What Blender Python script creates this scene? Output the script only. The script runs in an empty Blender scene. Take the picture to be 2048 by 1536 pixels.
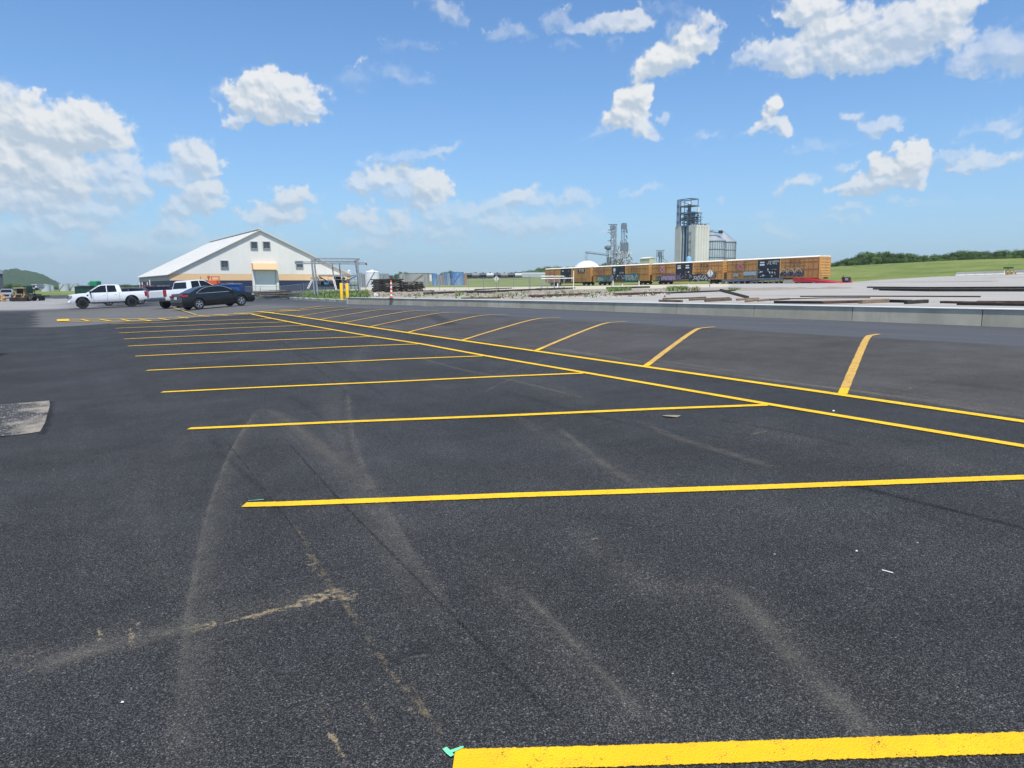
import bpy, bmesh, math, random
import numpy as np
from mathutils import Vector, Matrix, noise as mnoise

random.seed(7); rng = np.random.default_rng(7)
scene = bpy.context.scene
COL = scene.collection
R = math.radians

# ------------------------------------------------------------------ camera
FPX = 1420.0                        # focal length in pixels of the 2048 wide photograph
PITCH = math.atan(199.5 / FPX); ROLL = 0.005
CAM = Vector((0, 0, 1.6))
_f = Vector((0, math.cos(PITCH), -math.sin(PITCH)))
_u0 = Vector((0, math.sin(PITCH), math.cos(PITCH))); _r0 = Vector((1, 0, 0))
_r = _r0 * math.cos(ROLL) - _u0 * math.sin(ROLL)
_u = _u0 * math.cos(ROLL) + _r0 * math.sin(ROLL)
cam_data = bpy.data.cameras.new('camera'); cam = bpy.data.objects.new('camera', cam_data); COL.objects.link(cam)
cam_data.sensor_width = 36; cam_data.lens = 36 * FPX / 2048
cam_data.clip_start = 0.05; cam_data.clip_end = 12000
m = Matrix((( _r.x, _u.x, -_f.x, CAM.x), (_r.y, _u.y, -_f.y, CAM.y), (_r.z, _u.z, -_f.z, CAM.z), (0, 0, 0, 1)))
cam.matrix_world = m
scene.camera = cam
scene.view_settings.view_transform = 'Standard'; scene.view_settings.look = 'None'
scene.view_settings.exposure = 0.36; scene.view_settings.gamma = 1
scene.render.film_transparent = False
try:
    scene.cycles.max_bounces = 5; scene.cycles.diffuse_bounces = 2; scene.cycles.glossy_bounces = 2
    scene.cycles.transparent_max_bounces = 16; scene.cycles.volume_bounces = 0
except Exception: pass

def ray(px, py): return _f + _r * ((px - 1024) / FPX) + _u * ((768 - py) / FPX)
def at(px, py, D):
    d = ray(px, py); return CAM + d * (D / d.y)

# ------------------------------------------------------------------ world: sky with clouds
SUN_EL, SUN_AZ = R(65), math.atan2(0.22, -0.97)     # azimuth from +Y towards +X
w = bpy.data.worlds.new('World'); scene.world = w; w.use_nodes = True
def build_world():
    W, H = 6144, 1080; EL0, EL1 = -2.0, 60.0
    def vn(nx, ny, seed):                       # periodic value noise on the panorama
        r_ = np.random.default_rng(seed).random((ny + 2, nx)).astype(np.float32)
        xs = np.arange(W) / W * nx; ys = np.arange(H) / H * ny
        x0 = np.floor(xs).astype(int); fx = xs - x0; fx = fx * fx * (3 - 2 * fx)
        y0 = np.floor(ys).astype(int); fy = ys - y0; fy = (fy * fy * (3 - 2 * fy))[:, None]
        a = r_[y0][:, x0 % nx]; b = r_[y0][:, (x0 + 1) % nx]; c = r_[y0 + 1][:, x0 % nx]; d = r_[y0 + 1][:, (x0 + 1) % nx]
        return (a * (1 - fx) + b * fx) * (1 - fy) + (c * (1 - fx) + d * fx) * fy
    def fbm(cell_deg, octs, seed, billow=False, gain=.55):
        out = 0; amp = 1; tot = 0; c = cell_deg
        for i in range(octs):
            n = vn(max(4, int(360 / c)), max(2, int((EL1 - EL0) / c)), seed + i)
            if billow: n = 1 - np.abs(2 * n - 1)
            out = out + amp * n; tot += amp; amp *= gain; c /= 2.03
        return out / tot
    az = (np.arange(W) + .5) / W * 360 - 180; el = EL0 + (np.arange(H) + .5) / H * (EL1 - EL0)
    AZ, EL = np.meshgrid(az.astype(np.float32), el.astype(np.float32))
    big = fbm(2.6, 6, 11) - .5; big2 = fbm(2.6, 6, 40) - .5
    puff = .55 * (fbm(1.9, 6, 71, True, .66) - .62) + .75 * (fbm(1.3, 6, 171, False, .72) - .5)
    AZW = AZ + big * 1.8 + (fbm(.75, 5, 811, False, .62) - .5) * 1.5; ELW = EL + big2 * 1.3 + (fbm(.75, 5, 911, False, .62) - .5) * 1.3
    P = 57.2958 / FPX
    blobs = [  # centre x, y, radius x, y (photo pixels), tilt, opacity
     (65,255,105,65,0,1),(150,268,92,62,0,1),(205,262,42,38,0,.95),(20,330,120,85,0,1),(110,345,80,60,0,.95),(70,400,120,55,0,.85),(120,440,110,35,0,.7),(30,470,110,40,0,.5),
     (235,340,48,36,0,.75),(250,385,55,42,0,.7),(215,420,60,24,0,.6),(380,325,48,42,20,.85),(335,352,42,30,0,.7),(405,398,44,34,20,.85),(360,420,40,26,30,.7),(345,462,50,20,0,.6),(250,485,95,32,0,.5),
     (580,395,46,24,0,.85),(560,432,66,26,0,.85),(520,440,30,14,0,.6),(545,200,80,46,0,1),(590,205,52,46,0,.95),(490,205,34,30,20,.95),(470,237,42,9,25,.75),(625,228,34,9,0,.6),(436,215,7,18,0,.4),
     (790,152,62,18,-10,.3),(720,165,60,24,0,.16),(845,163,24,12,0,.25),(893,14,46,22,-20,.5),(925,44,26,16,0,.35),(1015,70,46,14,10,.32),(820,95,60,12,0,.15),
     (880,300,42,12,15,.45),(820,308,60,12,5,.35),(731,324,15,9,0,.3),(775,352,58,26,20,.85),(725,372,32,28,0,.7),(852,372,42,36,0,.95),(845,408,36,30,0,.8),(790,375,42,30,0,.6),
     (715,438,46,22,15,.75),(740,455,40,18,0,.6),(795,450,38,32,20,.7),(870,430,50,26,0,.5),(940,425,60,26,0,.5),(985,412,44,22,0,.55),(1040,398,44,20,15,.8),(1075,395,28,14,0,.6),(1130,402,56,20,0,.6),(1155,400,30,16,0,.4),
     (1000,450,110,40,0,.58),(880,468,120,32,0,.50),(1100,445,90,32,0,.5),(730,485,84,26,0,.45),(905,438,22,12,0,.5),
     (1235,46,76,18,3,.75),(1175,52,40,14,0,.55),(1125,38,34,20,0,.35),(1225,80,20,14,0,.2),(1135,88,26,10,0,.2),(1345,25,60,12,-20,.2),
     (1335,120,70,32,25,1),(1385,82,50,42,20,1),(1350,55,16,18,0,.4),(1415,70,20,20,0,.6),(1268,205,38,28,30,1),(1240,238,44,24,20,1),(1280,258,30,24,-30,.9),(1300,272,20,12,0,.6),(1325,238,13,13,0,.55),(1185,268,46,9,25,.3),
     (1620,18,66,30,0,.95),(1690,52,74,40,0,.95),(1600,112,86,36,0,.85),(1690,105,110,46,0,.9),(1810,70,110,58,0,.85),(1880,32,62,44,0,.95),(1520,118,56,13,10,.55),(1770,120,90,26,0,.7),(1480,120,14,10,0,.35),
     (1990,92,66,44,0,.6),(2045,110,60,42,0,.6),(1960,120,50,26,0,.5),(1545,215,20,30,0,1),(1532,240,28,22,20,1),(1525,258,42,12,10,.8),(1565,260,26,16,0,.9),(1415,274,40,9,5,.35),
     (1703,240,27,13,-5,.65),(1755,253,30,20,0,.65),(1640,290,50,10,0,.2),(1815,325,30,36,10,1),(1785,345,48,34,0,1),(1755,368,72,18,0,.85),(1835,350,18,30,0,.85),(1692,335,15,12,0,.45),
     (1600,370,38,17,15,.75),(1985,318,52,22,0,.7),(1910,313,36,8,0,.4),(1960,332,70,10,0,.6),(1995,250,46,15,8,.5),(1940,268,30,12,20,.35),(2040,255,20,10,0,.4),(1712,408,38,12,5,.55),(1680,434,44,8,0,.35),
     (1282,385,40,10,10,.4),(1555,464,30,12,0,.4),(1530,432,24,14,0,.25),(1425,402,14,9,0,.35),(1610,473,20,9,0,.25),(1790,408,12,7,0,.3),(1880,410,60,8,0,.15),(1640,440,40,14,0,.15),(120,515,200,26,0,.42),(450,498,130,26,0,.36),
     (-150,200,160,60,0,.9),(2200,60,140,50,0,.8),(2300,300,120,40,0,.7),(-300,420,160,50,0,.6),(400,-120,120,40,0,.6),(1300,-160,160,50,0,.8),(1800,-120,120,40,0,.7)]
    f = np.full(AZ.shape, -1.0, np.float32); op = np.zeros_like(f); wsum = np.full(AZ.shape, 1e-6, np.float32)
    for (x, y, rx, ry, tilt, o) in blobs:
        d = ray(x, y).normalized(); a0 = math.degrees(math.atan2(d.x, d.y)); e0 = math.degrees(math.asin(d.z))
        sc = 1 / ray(x, y).length; rx_ = rx * P * sc * 1.17; ry_ = ry * P * sc * 1.17
        i0 = int((a0 - rx_ * 2.5 - 4 + 180) / 360 * W); i1 = int((a0 + rx_ * 2.5 + 4 + 180) / 360 * W)
        j0 = max(0, int((e0 - ry_ * 2.5 - 3 - EL0) / (EL1 - EL0) * H)); j1 = min(H, int((e0 + ry_ * 2.5 + 3 - EL0) / (EL1 - EL0) * H))
        if j1 <= j0: continue
        sl = (slice(j0, j1), slice(i0, i1))
        dx = (AZW[sl] - a0) * math.cos(R(e0)); dy = ELW[sl] - e0
        c, s_ = math.cos(R(tilt)), math.sin(R(tilt))
        xx = dx * c + dy * s_; yy = -dx * s_ + dy * c
        yy = np.where(yy < 0, yy * 1.25, yy)
        q = 1 - np.sqrt((xx / rx_) ** 2 + (yy / ry_) ** 2)
        wgt = np.exp(6 * np.clip(q, -1, 1)); op[sl] += wgt * o; wsum[sl] += wgt
        f[sl] = np.maximum(f[sl], q)
    op = op / wsum
    # clouds of the same kind round the rest of the sky
    away = np.clip((np.abs(AZ) - 48) / 8, 0, 1)
    gen = (fbm(9, 5, 301) - .56) * 3.2 - np.clip((EL - 40) / 30, 0, 1)
    f = np.where(away > 0, np.maximum(f, gen * away - (1 - away)), f); op = np.where(gen * away > f - .01, .8, op)
    dens = f + puff * 1.05 + .07
    soft = fbm(3.1, 4, 501); small = np.clip((soft - .42) * 3.2, 0, 1); cov = np.clip(dens / (.15 + .50 * small + .75 * (1 - np.clip(op, 0, 1))), 0, 1); cov = cov * cov * (3 - 2 * cov)
    thin = .82 + .18 * np.clip(op, 0, 1)
    wisp = fbm(.9, 5, 611, False, .65); alpha = cov * np.clip(op, 0, 1) ** .85 * thin * (.80 + .20 * np.clip(dens * 3, 0, 1)) * (1 - (1 - np.clip(op, 0, 1)) * np.clip(1.5 - 2.4 * wisp, 0, 1))
    # light: from above and the right; parts with cloud above them are greyer
    h = np.clip(dens, -.1, 1.2) + puff * .5
    def blur(a, n):
        for _ in range(2):
            c_ = np.cumsum(np.pad(a, ((n, n), (0, 0)), 'edge'), 0); a = (c_[2 * n:] - c_[:-2 * n]) / (2 * n)
            c_ = np.cumsum(np.pad(a, ((0, 0), (n, n)), 'wrap'), 1); a = (c_[:, 2 * n:] - c_[:, :-2 * n]) / (2 * n)
        return a.astype(np.float32)
    def lit(a, n, k):
        q = blur(a, n); return q - np.roll(np.roll(q, -k, 0), -k // 2, 1)
    body = blur(np.clip(dens, 0, .6), 9)
    sh = .62 + lit(h, 1, 2) * 2.6 + lit(h, 3, 6) * 1.5 + lit(blur(cov, 6), 6, 10) * .55 + puff * .35 - body * .45
    sh = np.clip(blur(sh, 1), 0, 1)
    img = bpy.data.images.new('cloud_panorama', W, H, alpha=True, float_buffer=True, is_data=True)
    buf = np.zeros((H, W, 4), np.float32); buf[..., 0] = sh; buf[..., 1] = alpha; buf[..., 3] = 1
    img.pixels.foreach_set(buf.ravel()); img.pack()
    nt = w.node_tree; N = nt.nodes; L = nt.links; N.clear()
    out = N.new('ShaderNodeOutputWorld'); bg = N.new('ShaderNodeBackground'); bg.inputs['Strength'].default_value = 0.15
    sky = N.new('ShaderNodeTexSky'); sky.sky_type = 'NISHITA'; sky.sun_disc = False
    sky.sun_elevation = SUN_EL; sky.sun_rotation = SUN_AZ; sky.altitude = 200; sky.air_density = 1.0; sky.dust_density = 0.6; sky.ozone_density = 3.0
    tc = N.new('ShaderNodeTexCoord'); sep = N.new('ShaderNodeSeparateXYZ'); L.new(tc.outputs['Generated'], sep.inputs[0])
    def M(op_, a, b=None, c=None):
        n = N.new('ShaderNodeMath'); n.operation = op_
        for i, v in enumerate((a, b, c)):
            if v is None: continue
            if isinstance(v, (int, float)): n.inputs[i].default_value = v
            else: L.new(v, n.inputs[i])
        return n.outputs[0]
    azn = M('ARCTAN2', sep.outputs['X'], sep.outputs['Y']); eln = M('ARCSINE', sep.outputs['Z'])
    uu = M('MULTIPLY_ADD', azn, 1 / (2 * math.pi), .5); vv = M('MULTIPLY_ADD', eln, 57.29578 / (EL1 - EL0), -EL0 / (EL1 - EL0))
    cb = N.new('ShaderNodeCombineXYZ'); L.new(uu, cb.inputs[0]); L.new(vv, cb.inputs[1])
    it = N.new('ShaderNodeTexImage'); it.image = img; it.extension = 'CLIP'; it.interpolation = 'Cubic'; L.new(cb.outputs[0], it.inputs['Vector'])
    s2 = N.new('ShaderNodeSeparateColor'); L.new(it.outputs['Color'], s2.inputs[0])
    # humid summer air: the sky pales towards the horizon
    t = M('POWER', M('SUBTRACT', 1, M('MAXIMUM', sep.outputs['Z'], 0)), 7.0)
    pale = N.new('ShaderNodeMix'); pale.data_type = 'RGBA'; L.new(M('MULTIPLY', t, HAZE_SKY), pale.inputs[0]); 
    tint = N.new('ShaderNodeMix'); tint.data_type = 'RGBA'; tint.blend_type = 'MULTIPLY'; tint.inputs[0].default_value = 1
    L.new(sky.outputs[0], tint.inputs[6]); tint.inputs[7].default_value = SKY_TINT
    L.new(tint.outputs[2], pale.inputs[6]); pale.inputs[7].default_value = HAZE_COL
    cc = N.new('ShaderNodeMix'); cc.data_type = 'RGBA'; L.new(s2.outputs[0], cc.inputs[0]); cc.inputs[6].default_value = CLOUD_LO; cc.inputs[7].default_value = CLOUD_HI
    # far low clouds sink into the same air
    cf = N.new('ShaderNodeMix'); cf.data_type = 'RGBA'; L.new(M('MULTIPLY', M('POWER', t, 1.6), .75), cf.inputs[0]); L.new(cc.outputs[2], cf.inputs[6]); cf.inputs[7].default_value = HAZE_COL
    fin = N.new('ShaderNodeMix'); fin.data_type = 'RGBA'; L.new(s2.outputs[1], fin.inputs[0]); L.new(pale.outputs[2], fin.inputs[6]); L.new(cf.outputs[2], fin.inputs[7])
    L.new(fin.outputs[2], bg.inputs['Color']); L.new(bg.outputs[0], out.inputs[0])
HAZE_SKY = .75; SKY_TINT = (.52, .72, .88, 1); HAZE_COL = (2.15, 3.0, 3.85, 1); CLOUD_LO = (2.7, 3.2, 3.75, 1); CLOUD_HI = (4.55, 4.62, 4.65, 1)
build_world()
try: w.cycles.sampling_method = 'MANUAL'; w.cycles.sample_map_resolution = 512
except Exception: pass
sl = bpy.data.lights.new('sun', 'SUN'); sun = bpy.data.objects.new('sun', sl); COL.objects.link(sun)
sl.energy = 4.2; sl.angle = R(.5); sl.color = (1, .965, .91)
sdir = Vector((math.sin(SUN_AZ) * math.cos(SUN_EL), math.cos(SUN_AZ) * math.cos(SUN_EL), math.sin(SUN_EL)))
sun.rotation_euler = sdir.to_track_quat('Z', 'Y').to_euler()

# ------------------------------------------------------------------ ground heights, in lot coordinates (s across, u along the aisle)
YAW = R(33.5); CN, SN = math.cos(YAW), math.sin(YAW)
def su(x, y): return CN * x + SN * y, -SN * x + CN * y
def xy(s, u): return CN * s - SN * u, SN * s + CN * u
_ps = np.array([-3000, -100, -20, 0, 1.3, 2.7, 4.2, 5.6, 6.6, 7.45, 8.1, 8.9, 9.9, 10.8, 11.7, 12.2, 12.8, 13.6, 16, 21, 40, 3000.])
_pz = np.array([-3, -.3, -.05, 0, .03, .10, .165, .235, .275, .305, .35, .420, .498, .565, .618, .626, .615, .59, .52, .44, .40, .4])
_fs = np.linspace(-20, 21, 2051); _fz = np.interp(_fs, _ps, _pz)
_k = np.hanning(31); _k /= _k.sum(); _fz = np.convolve(np.pad(_fz, 15, 'edge'), _k, 'valid')
def prof(s):
    s = np.asarray(s, float); return np.where((s > -20) & (s < 21), np.interp(s, _fs, _fz), np.interp(s, _ps, _pz))
def z_lot(s, u):
    k = np.interp(u, [36, 60, 120], [1, .7, .3]); l = np.interp(u, [5, 30, 60, 100, 150, 400, 3000], [0, -.07, -.3, -.5, -.75, -1, -6])
    return prof(s) * k + l
def sbound(u): return np.interp(u, [56, 58.5, 68, 82, 111, 161, 400], [21, 22.6, 24.4, 26.2, 30.9, 39, 48])
_ys = np.array([21, 60, 119, 150, 165, 190, 220, 245, 600, 3000.]); _yu = np.array([-60, 5, 55, 75, 100, 165, 300, 600, 3000.])
_yt = np.array([[.95, .86, .55, .50, .48, .45, .4, .2, 0], [1.3, 1.2, .95, .85, .75, .6, .6, .6, 0], [1.9, 1.85, 1.72, 1.62, 1.5, .95, 1.0, 1.2, 1],
 [2.5, 2.5, 2.3, 1.95, 1.55, 1.1, 1.6, 1.8, 2], [3.4, 3.3, 3.0, 2.5, 1.75, 1.4, 2, 2.2, 2], [5.4, 5.3, 5.2, 4.8, 4, 3.0, 3, 3, 3], [8, 8, 7.8, 7.8, 7.7, 6.3, 5.0, 4.5, 4],
 [7.6, 7.6, 7.4, 7.4, 7.2, 6.0, 4.8, 4.4, 4], [6, 6, 6, 6, 6, 5.4, 5, 5, 5], [6, 6, 6, 6, 6, 5, 5, 5, 5]])
def z_yard(s, u):
    s = np.clip(np.asarray(s, float), 21, 3000); u = np.clip(np.asarray(u, float), -60, 3000)
    i = np.clip(np.searchsorted(_ys, s) - 1, 0, len(_ys) - 2); j = np.clip(np.searchsorted(_yu, u) - 1, 0, len(_yu) - 2)
    a = (s - _ys[i]) / (_ys[i + 1] - _ys[i]); b = (u - _yu[j]) / (_yu[j + 1] - _yu[j])
    z = (_yt[i, j] * (1 - a) + _yt[i + 1, j] * a) * (1 - b) + (_yt[i, j + 1] * (1 - a) + _yt[i + 1, j + 1] * a) * b
    sb = sbound(u); k = np.clip((s - sb) / 14, 0, 1); k = k * k * (3 - 2 * k)          # past the wall's end only a kerb is left
    low = z_lot(sb - .01, u) + .22
    return np.where((u > 56) & (s < sb + 14), low * (1 - k) + z * k, z)
def z_su(s, u): return np.where(s < sbound(u), z_lot(s, u), z_yard(s, u))
import bisect as _bi
def _li(x, xs, ys):
    if x <= xs[0]: return ys[0]
    if x >= xs[-1]: return ys[-1]
    i = _bi.bisect_right(xs, x) - 1; return ys[i] + (ys[i + 1] - ys[i]) * (x - xs[i]) / (xs[i + 1] - xs[i])
_P1, _P2 = _ps.tolist(), _pz.tolist(); _F2 = _fz.tolist(); _YS, _YU, _YT = _ys.tolist(), _yu.tolist(), _yt.tolist()
def T(x, y):
    """the same heights for one point, in plain floats (fast)"""
    s = CN * x + SN * y; u = -SN * x + CN * y; sb = _li(u, (56, 58.5, 68, 82, 111, 161, 400), (21, 22.6, 24.4, 26.2, 30.9, 39, 48))
    def zl(s, u):
        if -20 < s < 21: q = (s + 20) / 41 * 2050; i = min(2049, int(q)); pr = _F2[i] + (_F2[i + 1] - _F2[i]) * (q - i)
        else: pr = _li(s, _P1, _P2)
        return pr * _li(u, (36, 60, 120), (1, .7, .3)) + _li(u, (5, 30, 60, 100, 150, 400, 3000), (0, -.07, -.3, -.5, -.75, -1, -6))
    if s < sb: return zl(s, u)
    s2 = min(max(s, 21), 3000); u2 = min(max(u, -60), 3000); i = min(max(_bi.bisect_left(_YS, s2) - 1, 0), 8); j = min(max(_bi.bisect_left(_YU, u2) - 1, 0), 7)
    a = (s2 - _YS[i]) / (_YS[i + 1] - _YS[i]); b = (u2 - _YU[j]) / (_YU[j + 1] - _YU[j])
    z = (_YT[i][j] * (1 - a) + _YT[i + 1][j] * a) * (1 - b) + (_YT[i][j + 1] * (1 - a) + _YT[i + 1][j + 1] * a) * b
    if u > 56 and s2 < sb + 14:
        k = min(max((s2 - sb) / 14, 0), 1); k = k * k * (3 - 2 * k); z = (zl(sb - .01, u) + .22) * (1 - k) + z * k
    return z
def G(px, py):
    """the ground point seen at a pixel of the photograph"""
    d = ray(px, py); t0 = t = .5
    while t < 2500:
        p = CAM + d * t
        if p.z < T(p.x, p.y): break
        t0 = t; t *= 1.006
    for _ in range(30):
        mid = (t0 + t) / 2; p = CAM + d * mid
        if p.z < T(p.x, p.y): t = mid
        else: t0 = mid
    p = CAM + d * t; p.z = T(p.x, p.y); return p
def on_ground(px, D):
    p = at(px, 568, D); return Vector((p.x, p.y, T(p.x, p.y)))
def at_s(px, s):
    """point of the line s = const in the direction of a pixel column"""
    d = ray(px, 568); k = d.x / d.y; Y = s / (CN * k + SN); return Vector((k * Y, Y, T(k * Y, Y)))
def z_at(px, py, D): return at(px, py, D).z

# ------------------------------------------------------------------ materials
def nodes_of(name):
    m_ = bpy.data.materials.new(name); m_.use_nodes = True; nt = m_.node_tree
    return m_, nt, nt.nodes, nt.links, nt.nodes['Principled BSDF']
def mix(nt, fac, a, b, mode='MIX'):
    n = nt.nodes.new('ShaderNodeMix'); n.data_type = 'RGBA'; n.blend_type = mode
    for sock, v in ((0, fac), (6, a), (7, b)):
        if isinstance(v, (int, float)): n.inputs[sock].default_value = v
        elif isinstance(v, tuple): n.inputs[sock].default_value = v if len(v) == 4 else (*v, 1)
        else: nt.links.new(v, n.inputs[sock])
    return n.outputs[2]
def math_(nt, op, a, b=0.0, clamp=False):
    n = nt.nodes.new('ShaderNodeMath'); n.operation = op; n.use_clamp = clamp
    for i, v in enumerate((a, b)):
        if isinstance(v, (int, float)): n.inputs[i].default_value = v
        else: nt.links.new(v, n.inputs[i])
    return n.outputs[0]
def ramp(nt, src, lo, hi):
    n = nt.nodes.new('ShaderNodeMapRange'); n.inputs[1].default_value = lo; n.inputs[2].default_value = hi; nt.links.new(src, n.inputs[0]); return n.outputs[0]
def tex(nt, kind, scale, vec=None, detail=3, rough=.55):
    n = nt.nodes.new('ShaderNodeTexNoise' if kind == 'noise' else 'ShaderNodeTexVoronoi')
    n.inputs['Scale'].default_value = scale
    if kind == 'noise': n.inputs['Detail'].default_value = detail; n.inputs['Roughness'].default_value = rough
    if vec is None:
        tc = nt.nodes.new('ShaderNodeTexCoord'); vec = tc.outputs['Object']
    nt.links.new(vec, n.inputs['Vector']); return n
def stretch(nt, sx, sy, sz=1):
    tc = nt.nodes.new('ShaderNodeTexCoord'); mp = nt.nodes.new('ShaderNodeMapping'); mp.inputs['Scale'].default_value = (sx, sy, sz)
    nt.links.new(tc.outputs['Object'], mp.inputs[0]); return mp.outputs[0]
_mats = {}
def mat(name, col, rough=.6, metal=0., var=.18, scale=3., spec=.5, coat=0., bump=0., dirt=None):
    if name in _mats: return _mats[name]
    m_, nt, N, L, b = nodes_of(name)
    n = tex(nt, 'noise', scale, detail=5)
    c = mix(nt, ramp(nt, n.outputs[0], .3, .7), tuple(x * (1 - var) for x in col), tuple(min(1, x * (1 + var)) for x in col))
    if dirt:
        n2 = tex(nt, 'noise', dirt[1], stretch(nt, 1, 1, .25), detail=6, rough=.65)
        c = mix(nt, math_(nt, 'MULTIPLY', ramp(nt, n2.outputs[0], .5, .72), dirt[2]), c, dirt[0])
    L.new(c, b.inputs['Base Color']); b.inputs['Roughness'].default_value = rough; b.inputs['Metallic'].default_value = metal
    b.inputs['Specular IOR Level'].default_value = spec; b.inputs['Coat Weight'].default_value = coat; b.inputs['Coat Roughness'].default_value = .08
    if bump:
        bn = N.new('ShaderNodeBump'); bn.inputs['Strength'].default_value = bump; bn.inputs['Distance'].default_value = .03; L.new(n.outputs[0], bn.inputs['Height']); L.new(bn.outputs[0], b.inputs['Normal'])
    _mats[name] = m_; return m_

# ------------------------------------------------------------------ mesh helpers
class MB:
    def __init__(self): self.v = []; self.f = []
    def add(self, vs, fs):
        o = len(self.v); self.v += [tuple(v) for v in vs]; self.f += [tuple(i + o for i in f) for f in fs]; return self
    def box(self, c, s, rz=0., M=None):
        cx, cy, cz = c; sx, sy, sz = s[0] / 2, s[1] / 2, s[2] / 2
        vs = [Vector((x * sx, y * sy, z * sz)) for z in (-1, 1) for x, y in ((-1, -1), (1, -1), (1, 1), (-1, 1))]
        if M is None: M = Matrix.Rotation(rz, 3, 'Z')
        vs = [M @ v + Vector(c) for v in vs]
        return self.add(vs, [(3, 2, 1, 0), (4, 5, 6, 7), (0, 1, 5, 4), (1, 2, 6, 5), (2, 3, 7, 6), (3, 0, 4, 7)])
    def bar(self, a, b, w, h=None):
        """square bar from a to b; w horizontal width, h the other"""
        a, b = Vector(a), Vector(b); h = h or w; d = (b - a); ln = d.length
        if ln < 1e-6: return self
        d /= ln; up = Vector((0, 0, 1)) if abs(d.z) < .95 else Vector((1, 0, 0)); x = d.cross(up).normalized(); z = x.cross(d)
        vs = []
        for p in (a, b):
            for i, j in ((-1, -1), (1, -1), (1, 1), (-1, 1)): vs.append(p + x * (i * w / 2) + z * (j * h / 2))
        return self.add(vs, [(3, 2, 1, 0), (4, 5, 6, 7), (0, 1, 5, 4), (1, 2, 6, 5), (2, 3, 7, 6), (3, 0, 4, 7)])
    def tube(self, a, b, r0, r1=None, n=8, caps=True):
        a, b = Vector(a), Vector(b); r1 = r0 if r1 is None else r1; d = b - a
        if d.length < 1e-6: return self
        d.normalize(); up = Vector((0, 0, 1)) if abs(d.z) < .95 else Vector((1, 0, 0)); x = d.cross(up).normalized(); z = x.cross(d)
        vs = [p + (x * math.cos(2 * math.pi * i / n) + z * math.sin(2 * math.pi * i / n)) * r for p, r in ((a, r0), (b, r1)) for i in range(n)]
        fs = [(i, i + n, (i + 1) % n + n, (i + 1) % n) for i in range(n)]
        if caps: fs += [tuple(range(n)), tuple(range(2 * n - 1, n - 1, -1))]
        return self.add(vs, fs)
    def lathe(self, prof_, n=24, c=(0, 0, 0)):
        vs = []; fs = []
        for r_, z in prof_:
            for i in range(n): a = 2 * math.pi * i / n; vs.append((c[0] + r_ * math.cos(a), c[1] + r_ * math.sin(a), c[2] + z))
        for k in range(len(prof_) - 1):
            for i in range(n): j = (i + 1) % n; fs.append((k * n + i, k * n + j, (k + 1) * n + j, (k + 1) * n + i))
        fs.append(tuple(range(n - 1, -1, -1))); fs.append(tuple((len(prof_) - 1) * n + i for i in range(n)))
        return self.add(vs, fs)
    def build(self, name, m_, parent=None, smooth=False, bevel=0., loc=None):
        me = bpy.data.meshes.new(name); me.from_pydata(self.v, [], self.f); me.update()
        bm = bmesh.new(); bm.from_mesh(me); bmesh.ops.recalc_face_normals(bm, faces=bm.faces)
        if bevel: bmesh.ops.bevel(bm, geom=[e for e in bm.edges if e.calc_face_angle(0) > .5], offset=bevel, segments=1, affect='EDGES', clamp_overlap=True)
        bm.to_mesh(me); bm.free()
        me.materials.append(m_)
        if smooth:
            me.polygons.foreach_set('use_smooth', [True] * len(me.polygons))
            try: me.set_sharp_from_angle(angle=R(35))
            except Exception: pass
        o = bpy.data.objects.new(name, me); COL.objects.link(o)
        if parent is not None: o.parent = parent
        if loc is not None: o.location = loc
        return o
def tag(o, label=None, cat=None, group=None, kind=None):
    if label: o['label'] = label
    if cat: o['category'] = cat
    if group: o['group'] = group
    if kind: o['kind'] = kind
    return o
def thing(name, label, cat, loc=(0, 0, 0), rz=0., group=None):
    o = bpy.data.objects.new(name, None); COL.objects.link(o); o.empty_display_size = .2
    o.location = loc; o.rotation_euler = (0, 0, rz); return tag(o, label, cat, group)
def copy_tree(o, parent=None):
    c = o.copy(); COL.objects.link(c); c.parent = parent
    for ch in list(o.children): copy_tree(ch, c)
    return c
_o = ['nearest', 'second', 'third', 'fourth', 'fifth', 'sixth', 'seventh', 'eighth', 'ninth', 'tenth', 'eleventh', 'twelfth', 'thirteenth', 'fourteenth', 'fifteenth', 'sixteenth', 'seventeenth', 'eighteenth', 'nineteenth']
ORD = _o + [w for t_, u_ in (('twenty', 'twentieth'), ('thirty', 'thirtieth'), ('forty', 'fortieth'), ('fifty', 'fiftieth'), ('sixty', 'sixtieth'), ('seventy', 'seventieth')) for w in [u_] + [t_ + '-' + x for x in ['first'] + _o[1:9]]]

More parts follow.
